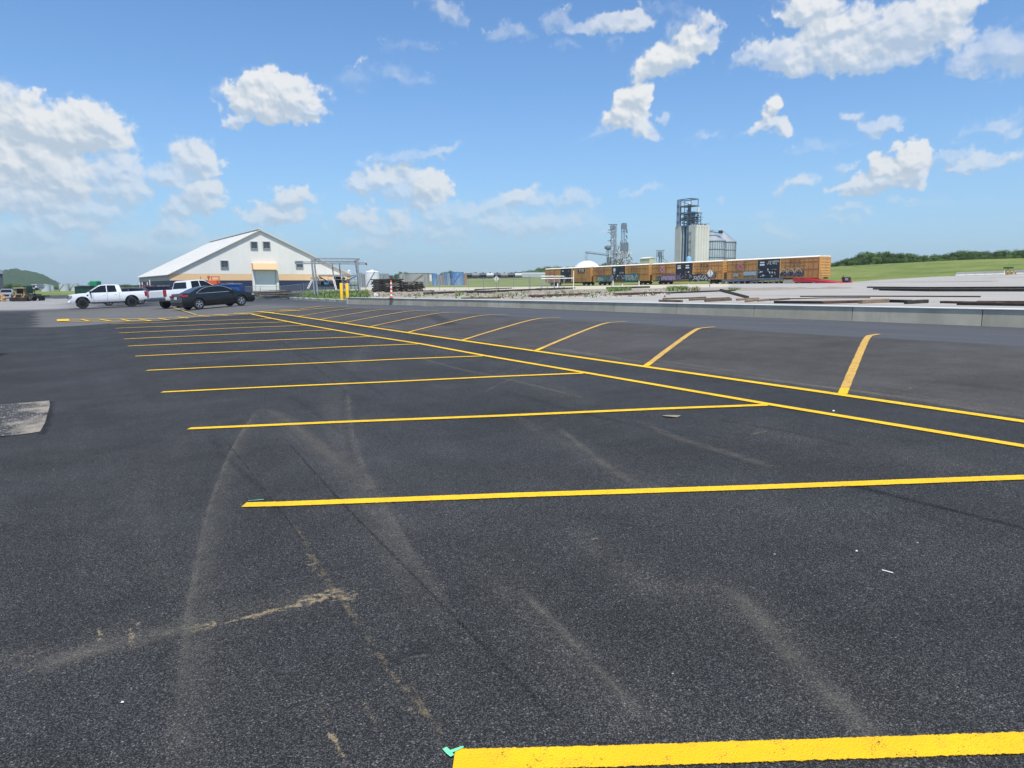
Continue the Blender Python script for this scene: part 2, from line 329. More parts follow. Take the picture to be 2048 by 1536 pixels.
# ================================================================== SETTING: ground sheets
LOTROT = YAW                                  # sheets are modelled in (s, u) and turned into place
def graded(lo, f0, f1, hi, step, grow, cap=6.0):
    mid = list(np.arange(f0, f1 + 1e-6, step)); a = []; x, d = f0, step
    while x > lo: d = min(d * grow, cap); x -= d; a.append(max(x, lo))
    b = []; x, d = mid[-1], step
    while x < hi: d = min(d * grow, cap); x += d; b.append(min(x, hi))
    return np.array(a[::-1] + mid + b)
def sheet(name, S, U, Z, m_, attrs=None, parent=None):
    ns, nu = S.shape[1], S.shape[0]
    co = np.stack([S, U, Z], -1).reshape(-1, 3).astype(np.float32)
    i = np.arange(nu - 1)[:, None] * ns + np.arange(ns - 1)[None, :]
    q = np.stack([i, i + 1, i + ns + 1, i + ns], -1).reshape(-1, 4)
    me = bpy.data.meshes.new(name); me.vertices.add(len(co)); me.vertices.foreach_set('co', co.ravel())
    me.loops.add(q.size); me.loops.foreach_set('vertex_index', q.ravel().astype(np.int32))
    me.polygons.add(len(q)); me.polygons.foreach_set('loop_start', (np.arange(len(q)) * 4).astype(np.int32))
    me.polygons.foreach_set('use_smooth', np.ones(len(q), bool)); me.update(calc_edges=True); me.validate()
    for k, arr in (attrs or {}).items():
        a = me.color_attributes.new(k, 'FLOAT_COLOR', 'POINT'); a.data.foreach_set('color', arr.reshape(-1, 4).astype(np.float32).ravel())
    me.materials.append(m_); o = bpy.data.objects.new(name, me); COL.objects.link(o); o.rotation_euler = (0, 0, LOTROT)
    o['kind'] = 'structure'; return o
def sstep(x, a, b): t = np.clip((x - a) / (b - a), 0, 1); return t * t * (3 - 2 * t)
def dist_poly(P, pts):
    """distance to an open polyline, and progress along it"""
    best = np.full(len(P), 1e9); side = np.zeros(len(P))
    for a, b in zip(pts[:-1], pts[1:]):
        a = np.array(a); b = np.array(b); d = b - a; L2 = (d ** 2).sum() + 1e-9
        t = np.clip(((P - a) @ d) / L2, 0, 1); q = a + t[:, None] * d; e = np.hypot(*(P - q).T)
        cr = d[0] * (P[:, 1] - a[1]) - d[1] * (P[:, 0] - a[0])
        up = e < best; best[up] = e[up]; side[up] = np.sign(cr[up])
    return best, side
def px_su(pts): return [su(*G(x, y)[:2]) for x, y in pts]
def inside(P, poly):
    x, y = P[:, 0], P[:, 1]; r_ = np.zeros(len(P), bool); n = len(poly)
    for i in range(n):
        (x1, y1), (x2, y2) = poly[i], poly[(i + 1) % n]
        c = ((y1 > y) != (y2 > y)) & (x < (x2 - x1) * (y - y1) / ((y2 - y1) or 1e-9) + x1); r_ ^= c
    return r_

# ---- the parking lot
def asphalt_material():
    m_, nt, N, L, b = nodes_of('asphalt')
    tc = N.new('ShaderNodeTexCoord'); O = tc.outputs['Object']
    vz = N.new('ShaderNodeVertexColor'); vz.layer_name = 'zone'; z = N.new('ShaderNodeSeparateColor'); L.new(vz.outputs[0], z.inputs[0])
    vs = N.new('ShaderNodeVertexColor'); vs.layer_name = 'stain'; s_ = N.new('ShaderNodeSeparateColor'); L.new(vs.outputs[0], s_.inputs[0])
    vw = N.new('ShaderNodeVertexColor'); vw.layer_name = 'wear'; w_ = N.new('ShaderNodeSeparateColor'); L.new(vw.outputs[0], w_.inputs[0])
    v1 = tex(nt, 'voronoi', 235, O); v2 = tex(nt, 'voronoi', 105, O)
    r1 = N.new('ShaderNodeSeparateColor'); L.new(v1.outputs['Color'], r1.inputs[0]); r2 = N.new('ShaderNodeSeparateColor'); L.new(v2.outputs['Color'], r2.inputs[0])
    g = math_(nt, 'POWER', r1.outputs[0], 2.6); g2 = math_(nt, 'MULTIPLY', math_(nt, 'POWER', r2.outputs[1], 16), ramp(nt, v2.outputs['Distance'], .55, .25))
    grain = math_(nt, 'ADD', math_(nt, 'MULTIPLY', g, .62), math_(nt, 'MULTIPLY', g2, 1.25), True)
    grain = math_(nt, 'MULTIPLY', grain, math_(nt, 'ADD', .25, math_(nt, 'MULTIPLY', ramp(nt, v1.outputs['Distance'], .75, .25), .75)))
    big = tex(nt, 'noise', .55, O, 6, .6); mid = tex(nt, 'noise', 3.1, O, 5, .6); str1 = tex(nt, 'noise', 1.0, stretch(nt, 2.2, .12), 5, .62); str2 = tex(nt, 'noise', 1., stretch(nt, .16, 2.6), 5, .62)
    fine = mix(nt, grain, (.0105, .0102, .0103), (.215, .210, .198))
    vary = math_(nt, 'ADD', math_(nt, 'MULTIPLY', ramp(nt, big.outputs[0], .3, .72), .55), math_(nt, 'MULTIPLY', ramp(nt, str1.outputs[0], .3, .75), .35))
    vary = math_(nt, 'ADD', vary, math_(nt, 'MULTIPLY', ramp(nt, mid.outputs[0], .35, .7), .28))
    k = N.new('ShaderNodeMapRange'); k.inputs[1].default_value = 0; k.inputs[2].default_value = 1.1; k.inputs[3].default_value = .62; k.inputs[4].default_value = 1.42; L.new(vary, k.inputs[0])
    kc = N.new('ShaderNodeCombineColor'); [L.new(k.outputs[0], kc.inputs[i]) for i in range(3)]
    c = mix(nt, 1.0, fine, kc.outputs[0], 'MULTIPLY')
    # older grey asphalt
    oldc = mix(nt, ramp(nt, str2.outputs[0], .35, .68), (.085, .080, .072), (.21, .20, .18)); oldc = mix(nt, .35, oldc, mix(nt, grain, (.05, .048, .046), (.16, .155, .15)))
    c = mix(nt, z.outputs[0], c, oldc)
    # rougher brownish bank, open grained
    holes = tex(nt, 'noise', 22, O, 4, .7)
    bank = mix(nt, grain, (.046, .041, .036), (.19, .175, .158)); bank = mix(nt, math_(nt, 'MULTIPLY', ramp(nt, holes.outputs[0], .60, .68), .7), bank, (.010, .010, .010))
    bank = mix(nt, 1.0, bank, kc.outputs[0], 'MULTIPLY')
    c = mix(nt, z.outputs[1], c, bank)
    road = mix(nt, ramp(nt, str1.outputs[0], .3, .7), (.060, .060, .062), (.098, .098, .100)); road = mix(nt, .3, road, mix(nt, grain, (.05, .05, .052), (.15, .15, .15)))
    c = mix(nt, z.outputs[2], c, road)
    # concrete apron
    cn = tex(nt, 'noise', 1., stretch(nt, .5, 1.6), 6, .65); conc = mix(nt, ramp(nt, cn.outputs[0], .3, .7), (.20, .19, .175), (.34, .325, .30))
    c = mix(nt, w_.outputs[0], c, conc)
    # dust films, sand, damp / tarry marks
    dn = tex(nt, 'noise', 46, O, 5, .75); dn2 = tex(nt, 'noise', 4.5, O, 4, .6)
    df = math_(nt, 'MULTIPLY', s_.outputs[0], math_(nt, 'MULTIPLY', ramp(nt, dn.outputs[0], .38, .66), ramp(nt, dn2.outputs[0], .2, .6)))
    dusty = mix(nt, 1.0, mix(nt, 1.0, c, (1.9, 1.8, 1.62), 'MULTIPLY'), (.050, .045, .037), 'ADD')
    c = mix(nt, math_(nt, 'MULTIPLY', df, 1.0, True), c, dusty)
    sn = tex(nt, 'noise', 170, O, 3, .7); sn3 = tex(nt, 'noise', 30, O, 4, .62)
    sf = math_(nt, 'ADD', math_(nt, 'MULTIPLY', s_.outputs[1], 1.0), math_(nt, 'ADD', math_(nt, 'MULTIPLY', sn.outputs[0], 1.1), math_(nt, 'MULTIPLY', sn3.outputs[0], 2.4)))
    sf = math_(nt, 'MULTIPLY', math_(nt, 'MULTIPLY', ramp(nt, sf, 2.72, 3.05), ramp(nt, s_.outputs[1], .04, .30)), .68)
    c = mix(nt, sf, c, mix(nt, r1.outputs[0], (.19, .14, .075), (.44, .345, .205)))
    c = mix(nt, math_(nt, 'MULTIPLY', s_.outputs[2], ramp(nt, dn.outputs[0], .3, .55)), c, (.006, .006, .007))
    # scattered pale chips and black crumbs
    ch = tex(nt, 'voronoi', 5.5, O); cd = math_(nt, 'LESS_THAN', ch.outputs['Distance'], .035)
    cr = N.new('ShaderNodeSeparateColor'); L.new(ch.outputs['Color'], cr.inputs[0]); cd = math_(nt, 'MULTIPLY', cd, math_(nt, 'GREATER_THAN', cr.outputs[0], .86))
    c = mix(nt, cd, c, (.33, .31, .28))
    L.new(c, b.inputs['Base Color'])
    L.new(math_(nt, 'SUBTRACT', .80, math_(nt, 'MULTIPLY', ramp(nt, big.outputs[0], .35, .7), .16)), b.inputs['Roughness']); b.inputs['Specular IOR Level'].default_value = .22
    bn = N.new('ShaderNodeBump'); bn.inputs['Strength'].default_value = .55; bn.inputs['Distance'].default_value = .004
    L.new(math_(nt, 'SUBTRACT', 1, v1.outputs['Distance']), bn.inputs['Height']); L.new(bn.outputs[0], b.inputs['Normal'])
    return m_
SS = graded(-75, -2.2, 11.2, 21, .042, 1.03, 3.0); UU = graded(-30, .3, 12.5, 235, .042, 1.03, 5.0)
S0, U = np.meshgrid(SS, UU)
S = S0 + (sbound(U) - 21) * sstep(S0, 12, 21)
Z = z_lot(S, U) + .0
P = np.stack([S.ravel(), U.ravel()], 1)
zone = np.zeros((len(P), 4)); stain = np.zeros((len(P), 4)); wear = np.zeros((len(P), 4))
wob = .25 * np.sin(P[:, 1] * 1.7) + .15 * np.sin(P[:, 1] * 4.1 + 1) + .1 * np.sin(P[:, 0] * 3.3)
u_ = P[:, 1]; s_ = P[:, 0]
SB0 = lambda u: 7.45 + .0425 * (u - 2)
zone[:, 0] = sstep(u_ + wob * .3, 35.6, 36.3) * sstep(s_ + wob, -.6, .2) * (1 - sstep(u_, 62, 75)) * (1 - sstep(s_, 13, 20) * .6)
zone[:, 0] = np.maximum(zone[:, 0], .8 * sstep(s_, -9, -6) * sstep(u_, 30, 33) * (1 - sstep(s_, -4, -1)) * 0)
zone[:, 1] = sstep(s_ + wob * .12 - SB0(u_), .16, .36) * (1 - sstep(s_ + wob * .2, 12.25, 12.55)) * (1 - sstep(u_, 33, 40))
zone[:, 2] = sstep(s_ + wob * .2, 12.25, 12.6) * (1 - .45 * sstep(u_, 45, 62))
zone[:, 2] = np.maximum(zone[:, 2], .55 * sstep(u_, 60, 75))
far = px_su([(-60, 616), (60, 613.5), (130, 606.5), (150, 601), (133, 597.2), (60, 597.5), (-60, 598)])
wear[:, 0] = np.maximum(inside(P, far) * 1.0, sstep(u_, 68, 80) * (1 - sstep(u_, 105, 112)) * (1 - sstep(s_, 0, 8)))
near = (u_ < 40) & (s_ > -6) & (s_ < 14); Pn = P[near]
def paint(ch, pts, w_core, amt, w_soft=None, one_side=0):
    q = px_su(pts); d, sd = dist_poly(Pn, q); v = 1 - sstep(d, w_core * .5, w_core)
    if w_soft: v = np.maximum(v, .55 * (1 - sstep(d, 0, w_soft)))
    if one_side: v = np.where((sd == one_side) | (d < w_core * .4), v, v * .0)
    stain[near, ch] = np.maximum(stain[near, ch], amt * v)
paint(0, [(527,815),(497,845),(470,885),(440,950),(415,1020),(395,1100),(378,1190),(362,1290),(350,1390),(342,1500),(338,1600)], .045, .25)
paint(0, [(527,815),(497,845),(470,885),(440,950),(415,1020),(395,1100),(378,1190),(362,1290),(350,1390),(342,1500),(338,1600)], .03, .35, .45, 1)
paint(0, [(690,760),(700,800),(706,850),(722,920),(748,985),(785,1050),(830,1110),(885,1185)], .05, .35, .55, -1)
paint(0, [(530,822),(580,860),(640,905),(700,955),(760,1015),(800,1060)], .14, .5, .40)
paint(0, [(660,790),(672,850),(700,930),(720,980)], .2, .35, .4)
paint(0, [(1035,835),(1090,868),(1150,895),(1230,945),(1300,975)], .10, .5, .30)
paint(0, [(1150,1060),(1300,1170),(1450,1180),(1530,1250),(1600,1330),(1700,1430),(1800,1520)], .10, .42, .32)
paint(0, [(960,1130),(1050,1220),(1130,1310),(1260,1420)], .06, .4, .25)
paint(0, [(900,1010),(1000,1100),(1060,1180)], .05, .25, .3)
paint(0, [(-60,1330),(120,1310),(260,1270),(420,1240),(600,1200)], .12, .55, .32)
paint(0, [(560,840),(480,835),(400,850),(330,930),(250,1040)], .1, .2, .3)
paint(0, [(300,900),(290,1000),(310,1100),(330,1180)], .08, .25, .25)
paint(0, [(1500,850),(1620,880),(1780,900),(1900,930)], .2, .3, .45)
paint(0, [(600,640),(760,672),(900,700),(1020,745),(1160,800)], .3, .25, .6)
paint(0, [(700,740),(720,700),(760,680)], .1, .4, .3)
paint(0, [(960,760),(1040,735),(1100,715)], .06, .4, .2)
for off, a_ in ((.10, .8), (.22, .55), (.38, .75), (.55, .4)):
    nn = near & (u_ < 36); v = np.exp(-((s_ + .05 * np.sin(u_ * .7 + off * 9) - SB0(u_) - off) / .05) ** 2) * a_; v *= sstep(u_, -6, 2) * (.55 + .45 * np.sin(u_ * 1.3 + off * 20))
    stain[nn, 0] = np.maximum(stain[nn, 0], v[nn] * 1.5)
for pts, w1, a1 in (([(395,1258),(430,1247),(475,1238)], .03, .9), ([(480,1238),(540,1222),(600,1208),(650,1195),(680,1188)], .034, .92), ([(620,1200),(665,1186),(690,1192)], .06, 1.05), ([(60,1342),(150,1312),(250,1285),(360,1262),(410,1250)], .05, .62),
                    ([(612,1110),(630,1135),(655,1165),(672,1188)], .022, .85), ([(196,1255),(198,1280)], .012, 1.0), ([(272,1245),(262,1272),(268,1300)], .018, .95), ([(655,1440),(672,1480),(690,1530)], .014, .95),
                    ([(700,1240),(740,1300),(800,1380),(830,1440)], .012, .72), ([(838,1395),(852,1425)], .010, .95), ([(868,1455),(880,1480)], .010, 1.0), ([(730,1410),(748,1445)], .010, .9), ([(830,1360),(870,1410),(905,1465)], .012, .7),
                    ([(1175,1080),(1230,1068),(1275,1050)], .010, .85), ([(1400,845),(1460,832)], .02, .5), ([(1505,868),(1530,862)], .03, .9), ([(1545,875),(1590,868)], .02, .7), ([(1215,1290),(1235,1282)], .012, .9), ([(690,1190),(720,1240),(745,1270)], .014, .75),
                    ([(1300,1480),(1345,1510)], .02, .7), ([(1100,1235),(1120,1260)], .02, .6), ([(560,1030),(600,1080),(640,1140)], .02, .5), ([(1200,870),(1235,882)], .02, .6), ([(1120,795),(1150,790)], .03, .8), ([(1790,785),(1860,765)], .03, .7), ([(1690,770),(1740,745)], .03, .5)):
    paint(1, pts, w1 * 1.75, min(1.1, a1 * 1.15))
for pts, w1, a1 in (([(1700,970),(1820,1000),(1960,1035),(2060,1060)], .03, .75), ([(580,790),(690,870)], .02, .4),
                    ([(420,870),(440,900),(520,980),(560,1030)], .016, .5), ([(1440,840),(1560,860),(1700,890)], .03, .45), ([(690,780),(685,830),(700,900),(712,930)], .03, .35), ([(760,1330),(820,1310),(850,1300)], .03, .5), ([(900,650),(860,628)], .2, .5), ([(590,700),(700,745),(780,800)], .03, .4), ([(1000,780),(1180,830),(1350,870)], .03, .4),
                    ([(120,800),(260,790)], .04, .5), ([(103,803),(100,830),(86,868)], .03, .9), ([(-40,808),(98,800)], .02, .9)):
    paint(2, pts, w1 * 1.4, a1)
asph = asphalt_material()
lot = sheet('parking_lot', S, U, Z, asph, {'zone': zone, 'stain': stain, 'wear': wear})
tag(lot, kind='structure')

# ---- painted markings (children of the lot, each a sheet of its own)
def paint_mat(name, col, worn):
    """worn road paint: the asphalt shows through pits and along the ragged edges"""
    m_, nt, N, L, b = nodes_of(name); tc = N.new('ShaderNodeTexCoord'); O = tc.outputs['Object']
    v = tex(nt, 'voronoi', 150, O); n = tex(nt, 'noise', 150, O, 3, .7); n2 = tex(nt, 'noise', 3, O, 4); n3 = tex(nt, 'noise', 12, O, 5, .7); n4 = tex(nt, 'noise', 60, O, 4, .7)
    c = mix(nt, ramp(nt, n2.outputs[0], .3, .7), tuple(x * .84 for x in col), col); c = mix(nt, math_(nt, 'MULTIPLY', ramp(nt, n3.outputs[0], .48, .75), .35 + worn * .5), c, tuple(x * .45 + .03 for x in col))
    L.new(c, b.inputs['Base Color']); b.inputs['Roughness'].default_value = .6; b.inputs['Specular IOR Level'].default_value = .35
    pit = ramp(nt, math_(nt, 'ADD', n.outputs[0], math_(nt, 'MULTIPLY', n3.outputs[0], .45)), .90 - worn * .22, .97 - worn * .15)
    e = N.new('ShaderNodeVertexColor'); e.layer_name = 'edge'; es = N.new('ShaderNodeSeparateColor'); L.new(e.outputs[0], es.inputs[0])
    ed = ramp(nt, math_(nt, 'ADD', es.outputs[0], math_(nt, 'MULTIPLY', math_(nt, 'SUBTRACT', n4.outputs[0], .5), .42)), .88, .95)
    hole = math_(nt, 'MAXIMUM', pit, ed, True)
    tr = N.new('ShaderNodeBsdfTransparent'); mx = N.new('ShaderNodeMixShader'); L.new(hole, mx.inputs[0]); L.new(b.outputs[0], mx.inputs[1]); L.new(tr.outputs[0], mx.inputs[2]); L.new(mx.outputs[0], N['Material Output'].inputs[0])
    bn = N.new('ShaderNodeBump'); bn.inputs['Strength'].default_value = .6; bn.inputs['Distance'].default_value = .004; L.new(math_(nt, 'SUBTRACT', 1, v.outputs['Distance']), bn.inputs['Height']); L.new(bn.outputs[0], b.inputs['Normal']); return m_
YEL = paint_mat('yellow_paint', (.84, .50, .004), .22); YELD = paint_mat('dusty_yellow_paint', (.62, .37, .075), .42); YELO = paint_mat('faded_yellow_paint', (.58, .40, .11), .5)
WHT = paint_mat('white_paint', (.72, .72, .70), .3); GRN = paint_mat('green_spray', (.20, .72, .40), .25)
def stripe(pts, width, m_, name='painted_line', lift=.006, step=.12, ragged=.0):
    """strip following the ground along points given in (s, u)"""
    pts = [np.array(p, float) for p in pts]; path = []
    for a, b in zip(pts[:-1], pts[1:]):
        n = max(1, int(np.hypot(*(b - a)) / step)); path += [a + (b - a) * i / n for i in range(n)]
    path.append(pts[-1]); vs = []; fs = []
    ph = random.random() * 9
    for i, p in enumerate(path):
        d = path[min(i + 1, len(path) - 1)] - path[max(i - 1, 0)]; d /= np.hypot(*d) + 1e-9; nrm = np.array([-d[1], d[0]])
        hw = width / 2 * 1.07 * (1 + ragged * math.sin(i * 1.3 + ph) + ragged * .6 * math.sin(i * .37 + ph * 2))
        for k in (-1, 0, 1):
            q = p + nrm * hw * k; x_, y_ = xy(*q); vs.append((q[0], q[1], float(z_su(q[0], q[1])) + lift + .00022 * math.hypot(x_, y_) + .0009 * max(0, math.hypot(x_, y_) - 18)))
    for i in range(len(path) - 1):
        for k in (0, 1): fs.append((i * 3 + k, i * 3 + k + 1, i * 3 + k + 4, i * 3 + k + 3))
    mb = MB(); mb.add(vs, fs); o = mb.build(name, m_, lot, smooth=True); a = o.data.color_attributes.new('edge', 'FLOAT_COLOR', 'POINT'); e = np.zeros((len(vs), 4), np.float32); e[0::3, 0] = 1; e[2::3, 0] = 1; a.data.foreach_set('color', e.ravel()); return o
def ext(a, b, s_to):
    a = np.array(a); b = np.array(b); t = (s_to - a[0]) / (b[0] - a[0]); return a + (b - a) * t
LW = .105
AP = [(6.5, -14), (6.54, 0)] + px_su([(1530,808),(1170,746),(970,712),(840,688),(735,672),(607,650),(539,637),(500,628.5)]); SAf = lambda u: float(np.interp(u, [p[1] for p in AP], [p[0] for p in AP]))
BP = px_su([(2048,847),(1680,790),(1290,733),(1066,702.5),(923,681),(817,665),(742,654),(684,647),(632,641),(595,633.5)]); BS = [p[0] for p in BP]; BU = [p[1] for p in BP]
_c = np.polyfit(BU, BS, 1); SBf = lambda u: _c[0] * u + _c[1]; print('B line', _c)
stripe(AP, LW, YEL)
stripe([(SBf(-14), -14), (SBf(0), 0), (SBf(20), 20), (SBf(35.6), 35.6)], LW, YEL)
L_ = [((908,1521),(2048,1488)), ((488,1011),(2048,956)), ((378,858),(1530,811)), ((324,785),(1170,747)), ((294,741.5),(970,712.5)), ((271,713),(840,688.5)), ((256,693),(735,674)), ((248,679),(670,660.5)), ((238,667),(607,651.8)), ((231,657.7),(566,645)), ((222.5,649.2),(539,638.5))]
for i, (a, b) in enumerate(L_):
    a_, b_ = px_su([a, b]); e = ext(a_, b_, SAf(b_[1] if i > 1 else 2.4) - LW / 2); o = stripe([a_, e], LW, YEL)
ub = [p[1] for p in BP[1:9]]; ub = [ub[0] - 6.7, ub[0] - 3.35] + ub + [ub[-1] + 3.1]
for k, u0 in enumerate(ub):
    p0 = np.array([SBf(u0) + LW / 2, u0]); d = np.array([4.25, 2.75]) if k > 2 else np.array([5.3, 2.75]); cr = p0 + d; t1 = .35 / np.hypot(*d)
    stripe([p0, p0 + d * t1], LW, YEL)
    stripe([p0 + d * t1, cr, cr + np.array([.95, .36])], LW * 1.02, YELD, ragged=.035)
# hatched strip that ends the stalls
stripe(px_su([(125,643.3),(215,643.5),(305,643),(350,639),(393,634.3),(495,629.5),(600,621.5),(700,615)]), LW * 1.35, YEL); stripe(px_su([(123,639.6),(215,639.4),(305,638.4),(350,635.8),(393,632.2),(525,623.9),(600,619),(700,613.2)]), LW * 1.35, YEL)
stripe(px_su([(127,643.3),(125.5,639.6)]), .55, YEL)
for a, b in (((161.5,639.8),(177.6,643.3)),((199.6,639.8),(221.6,643.3)),((241,639.2),(261,643.3)),((277,639.2),(302,643)),((317,637.8),(336,640.7)),((355,635.4),(376,637.6)),((396,632.3),(418,634)),((430,630),(456,631.6)),((468,627.6),(500,629.2)),((515,624.8),(548,626)),((560,621.8),(600,622))): stripe(px_su([a, b]), LW * 1.05, YEL)
stripe(px_su([(318, 609.5), (352, 618), (393, 631)]), LW, YELO); stripe(px_su([(-20, 617.5), (22, 614)]), .13, YELO)
stripe(px_su([(545, 600.6), (556, 600.9)]), .12, WHT); stripe(px_su([(841, 613.7), (868, 614.2)]), .12, WHT); 
stripe(px_su([(889, 1500), (905, 1516)]), .014, GRN, step=.02, ragged=.25, lift=.008); stripe(px_su([(899, 1509), (927, 1498)]), .012, GRN, step=.02, ragged=.25, lift=.009)
stripe(px_su([(496, 1004), (528, 1001)]), .007, GRN, step=.03, ragged=.4, lift=.009)

# ---- tyre films and seams: thin translucent dirt lying on the asphalt, grain still showing through
def film_mat(name, col, amt, patchy=False):
    m_, nt, N, L, b = nodes_of(name); tc = N.new('ShaderNodeTexCoord'); O = tc.outputs['Object']; n = tex(nt, 'noise', 120, O, 3, .75); n2 = tex(nt, 'noise', 11 if patchy else 5, O, 5, .7); v = tex(nt, 'voronoi', 170, O); vr = N.new('ShaderNodeSeparateColor'); L.new(v.outputs['Color'], vr.inputs[0])
    b.inputs['Base Color'].default_value = (*col, 1); b.inputs['Roughness'].default_value = .95; b.inputs['Specular IOR Level'].default_value = .1
    e = N.new('ShaderNodeVertexColor'); e.layer_name = 'edge'; es = N.new('ShaderNodeSeparateColor'); L.new(e.outputs[0], es.inputs[0])
    k = math_(nt, 'MULTIPLY', math_(nt, 'MULTIPLY', es.outputs[0], ramp(nt, n2.outputs[0], .46 if patchy else .28, .66 if patchy else .62)), math_(nt, 'ADD', .25, math_(nt, 'MULTIPLY', ramp(nt, math_(nt, 'ADD', math_(nt, 'MULTIPLY', vr.outputs[0], .6), math_(nt, 'MULTIPLY', n.outputs[0], .6)), .4, .8), 1.0)))
    tr = N.new('ShaderNodeBsdfTransparent'); mx = N.new('ShaderNodeMixShader'); L.new(math_(nt, 'MULTIPLY', k, amt, True), mx.inputs[0]); L.new(tr.outputs[0], mx.inputs[1]); L.new(b.outputs[0], mx.inputs[2]); L.new(mx.outputs[0], N['Material Output'].inputs[0]); return m_
FDUST = film_mat('dust_film', (.18, .166, .14), .44); FSEAM = film_mat('tar_seam', (.004, .004, .004), .48); FSAND = film_mat('sand_film', (.36, .28, .16), .50, True)
def film(pts, width, m_, side=0, name='tyre_track', prof_=None, step=.05, lift=.0035):
    """side 0: soft on both edges; +1 / -1: crisp on the left / right edge and fading away from it"""
    P_ = [np.array(p, float) for p in px_su(pts)]
    for _ in range(2):                                   # round the corners of the traced polyline
        q = [P_[0]]
        for a, b in zip(P_[:-1], P_[1:]): q += [a * .75 + b * .25, a * .25 + b * .75]
        P_ = q + [P_[-1]]
    path = []
    for a, b in zip(P_[:-1], P_[1:]):
        n = max(1, int(np.hypot(*(b - a)) / step)); path += [a + (b - a) * i / n for i in range(n)]
    path.append(P_[-1]); N_ = len(path); offs, al = ((-1, -.5, 0, .5, 1), (0, .55, 1, .55, 0)) if side == 0 else ((0, .10, .3, .6, 1), (0, 1, .5, .28, 0))
    sg = 1 if side >= 0 else -1; vs = []; fs = []; col = []
    for i, p in enumerate(path):
        d = path[min(i + 1, N_ - 1)] - path[max(i - 1, 0)]; d /= np.hypot(*d) + 1e-9; nrm = np.array([-d[1], d[0]]) * sg; fade = min(1, i / (N_ * .08 + 1), (N_ - 1 - i) / (N_ * .10 + 1))
        for o_, a_ in zip(offs, al):
            q = p + nrm * o_ * width * (1 if side else .5); x_, y_ = xy(*q); vs.append((q[0], q[1], float(z_su(q[0], q[1])) + lift + .0002 * math.hypot(x_, y_))); col.append((a_ * fade, 0, 0, 1))
    for i in range(N_ - 1):
        for k in range(4): a = i * 5 + k; fs.append((a, a + 1, a + 6, a + 5) if sg > 0 else (a + 5, a + 6, a + 1, a))
    mb = MB(); mb.add(vs, fs); o = mb.build(name, m_, lot, smooth=True); a = o.data.color_attributes.new('edge', 'FLOAT_COLOR', 'POINT'); a.data.foreach_set('color', np.array(col, np.float32).ravel()); return o
LARC = [(516,816),(484,857),(452,913),(428,970),(407,1034),(391,1107),(378,1171),(363,1244),(355,1317),(347,1397),(341,1462),(338,1600)]
film(LARC, .17, FDUST, 1)
film([(700,784),(704,820),(708,857),(730,929),(763,986),(799,1050),(839,1115),(876,1171),(900,1202)], .26, FDUST, -1)
film([(530,820),(557,828),(613,873),(670,917),(715,950),(765,1010)], .22, FDUST, 0)
film([(565,873),(621,937),(694,1018),(759,1083),(839,1163),(904,1232),(968,1293),(1024,1349),(1090,1415),(1160,1480)], .028, FSEAM, 0, 'paving_seam', lift=.0045)
film([(436,865),(484,921),(533,986),(589,1058),(621,1107),(662,1171)], .014, FSEAM, 0, 'paving_seam', lift=.0045)
film([(589,1050),(621,1107),(662,1171),(702,1228),(767,1325),(839,1414),(900,1490)], .035, FSAND, 0, 'sand_trail', lift=.004)
film([(640,1415),(668,1470),(692,1545)], .016, FSAND, 0, 'sand_trail', lift=.004); film([(820,1365),(850,1420),(880,1470)], .014, FSAND, 0, 'sand_trail', lift=.004); film([(722,1395),(745,1440),(770,1470)], .014, FSAND, 0, 'sand_trail', lift=.004)
film([(60,1345),(150,1312),(250,1285),(360,1262),(420,1250)], .20, FDUST, 0, 'dust_trail', lift=.004)
film([(1465,1180),(1530,1250),(1600,1330),(1700,1430),(1760,1500)], .14, FDUST, 0); film([(1115,855),(1160,890),(1225,945),(1290,975)], .12, FDUST, 0); film([(1290,850),(1360,880),(1450,905),(1560,940)], .16, FDUST, 0)
film([(1040,1180),(1100,1240),(1170,1310),(1300,1450)], .07, FDUST, 0); film([(1720,975),(1820,1000),(1960,1035),(2060,1058)], .05, FSEAM, 0, 'paving_seam', lift=.0045); film([(1120,822),(1260,845),(1450,880),(1700,905)], .02, FSEAM, 0, 'paving_seam', lift=.0045)
film([(700,790),(640,742),(585,700),(540,668)], .03, FSEAM, 0, 'paving_seam', lift=.0045); film([(800,1325),(830,1315),(860,1312)], .03, FDUST, 0, 'tar_smear', lift=.0045)
film([(960,790),(1000,768),(1060,745)], .07, FDUST, 0); film([(820,710),(900,735),(1020,760),(1180,800)], .12, FDUST, 0)
film([(1080,792),(1150,790)], .05, FSAND, 0, 'sand_trail', lift=.004)

film([(2048,836),(1900,812),(1760,790),(1600,770),(1480,755),(1330,737)], .05, FDUST, 0, 'dust_line', lift=.006); film([(2040,825),(1850,795),(1700,775),(1500,748),(1300,722),(1100,697)], .035, FDUST, 0, 'dust_line', lift=.006); film([(1500,755),(1300,726),(1150,705),(1000,685),(900,670)], .06, FDUST, 0, 'dust_line', lift=.006); film([(1800,785),(1850,770),(1878,757)], .03, FDUST, 0, 'dust_line', lift=.006)

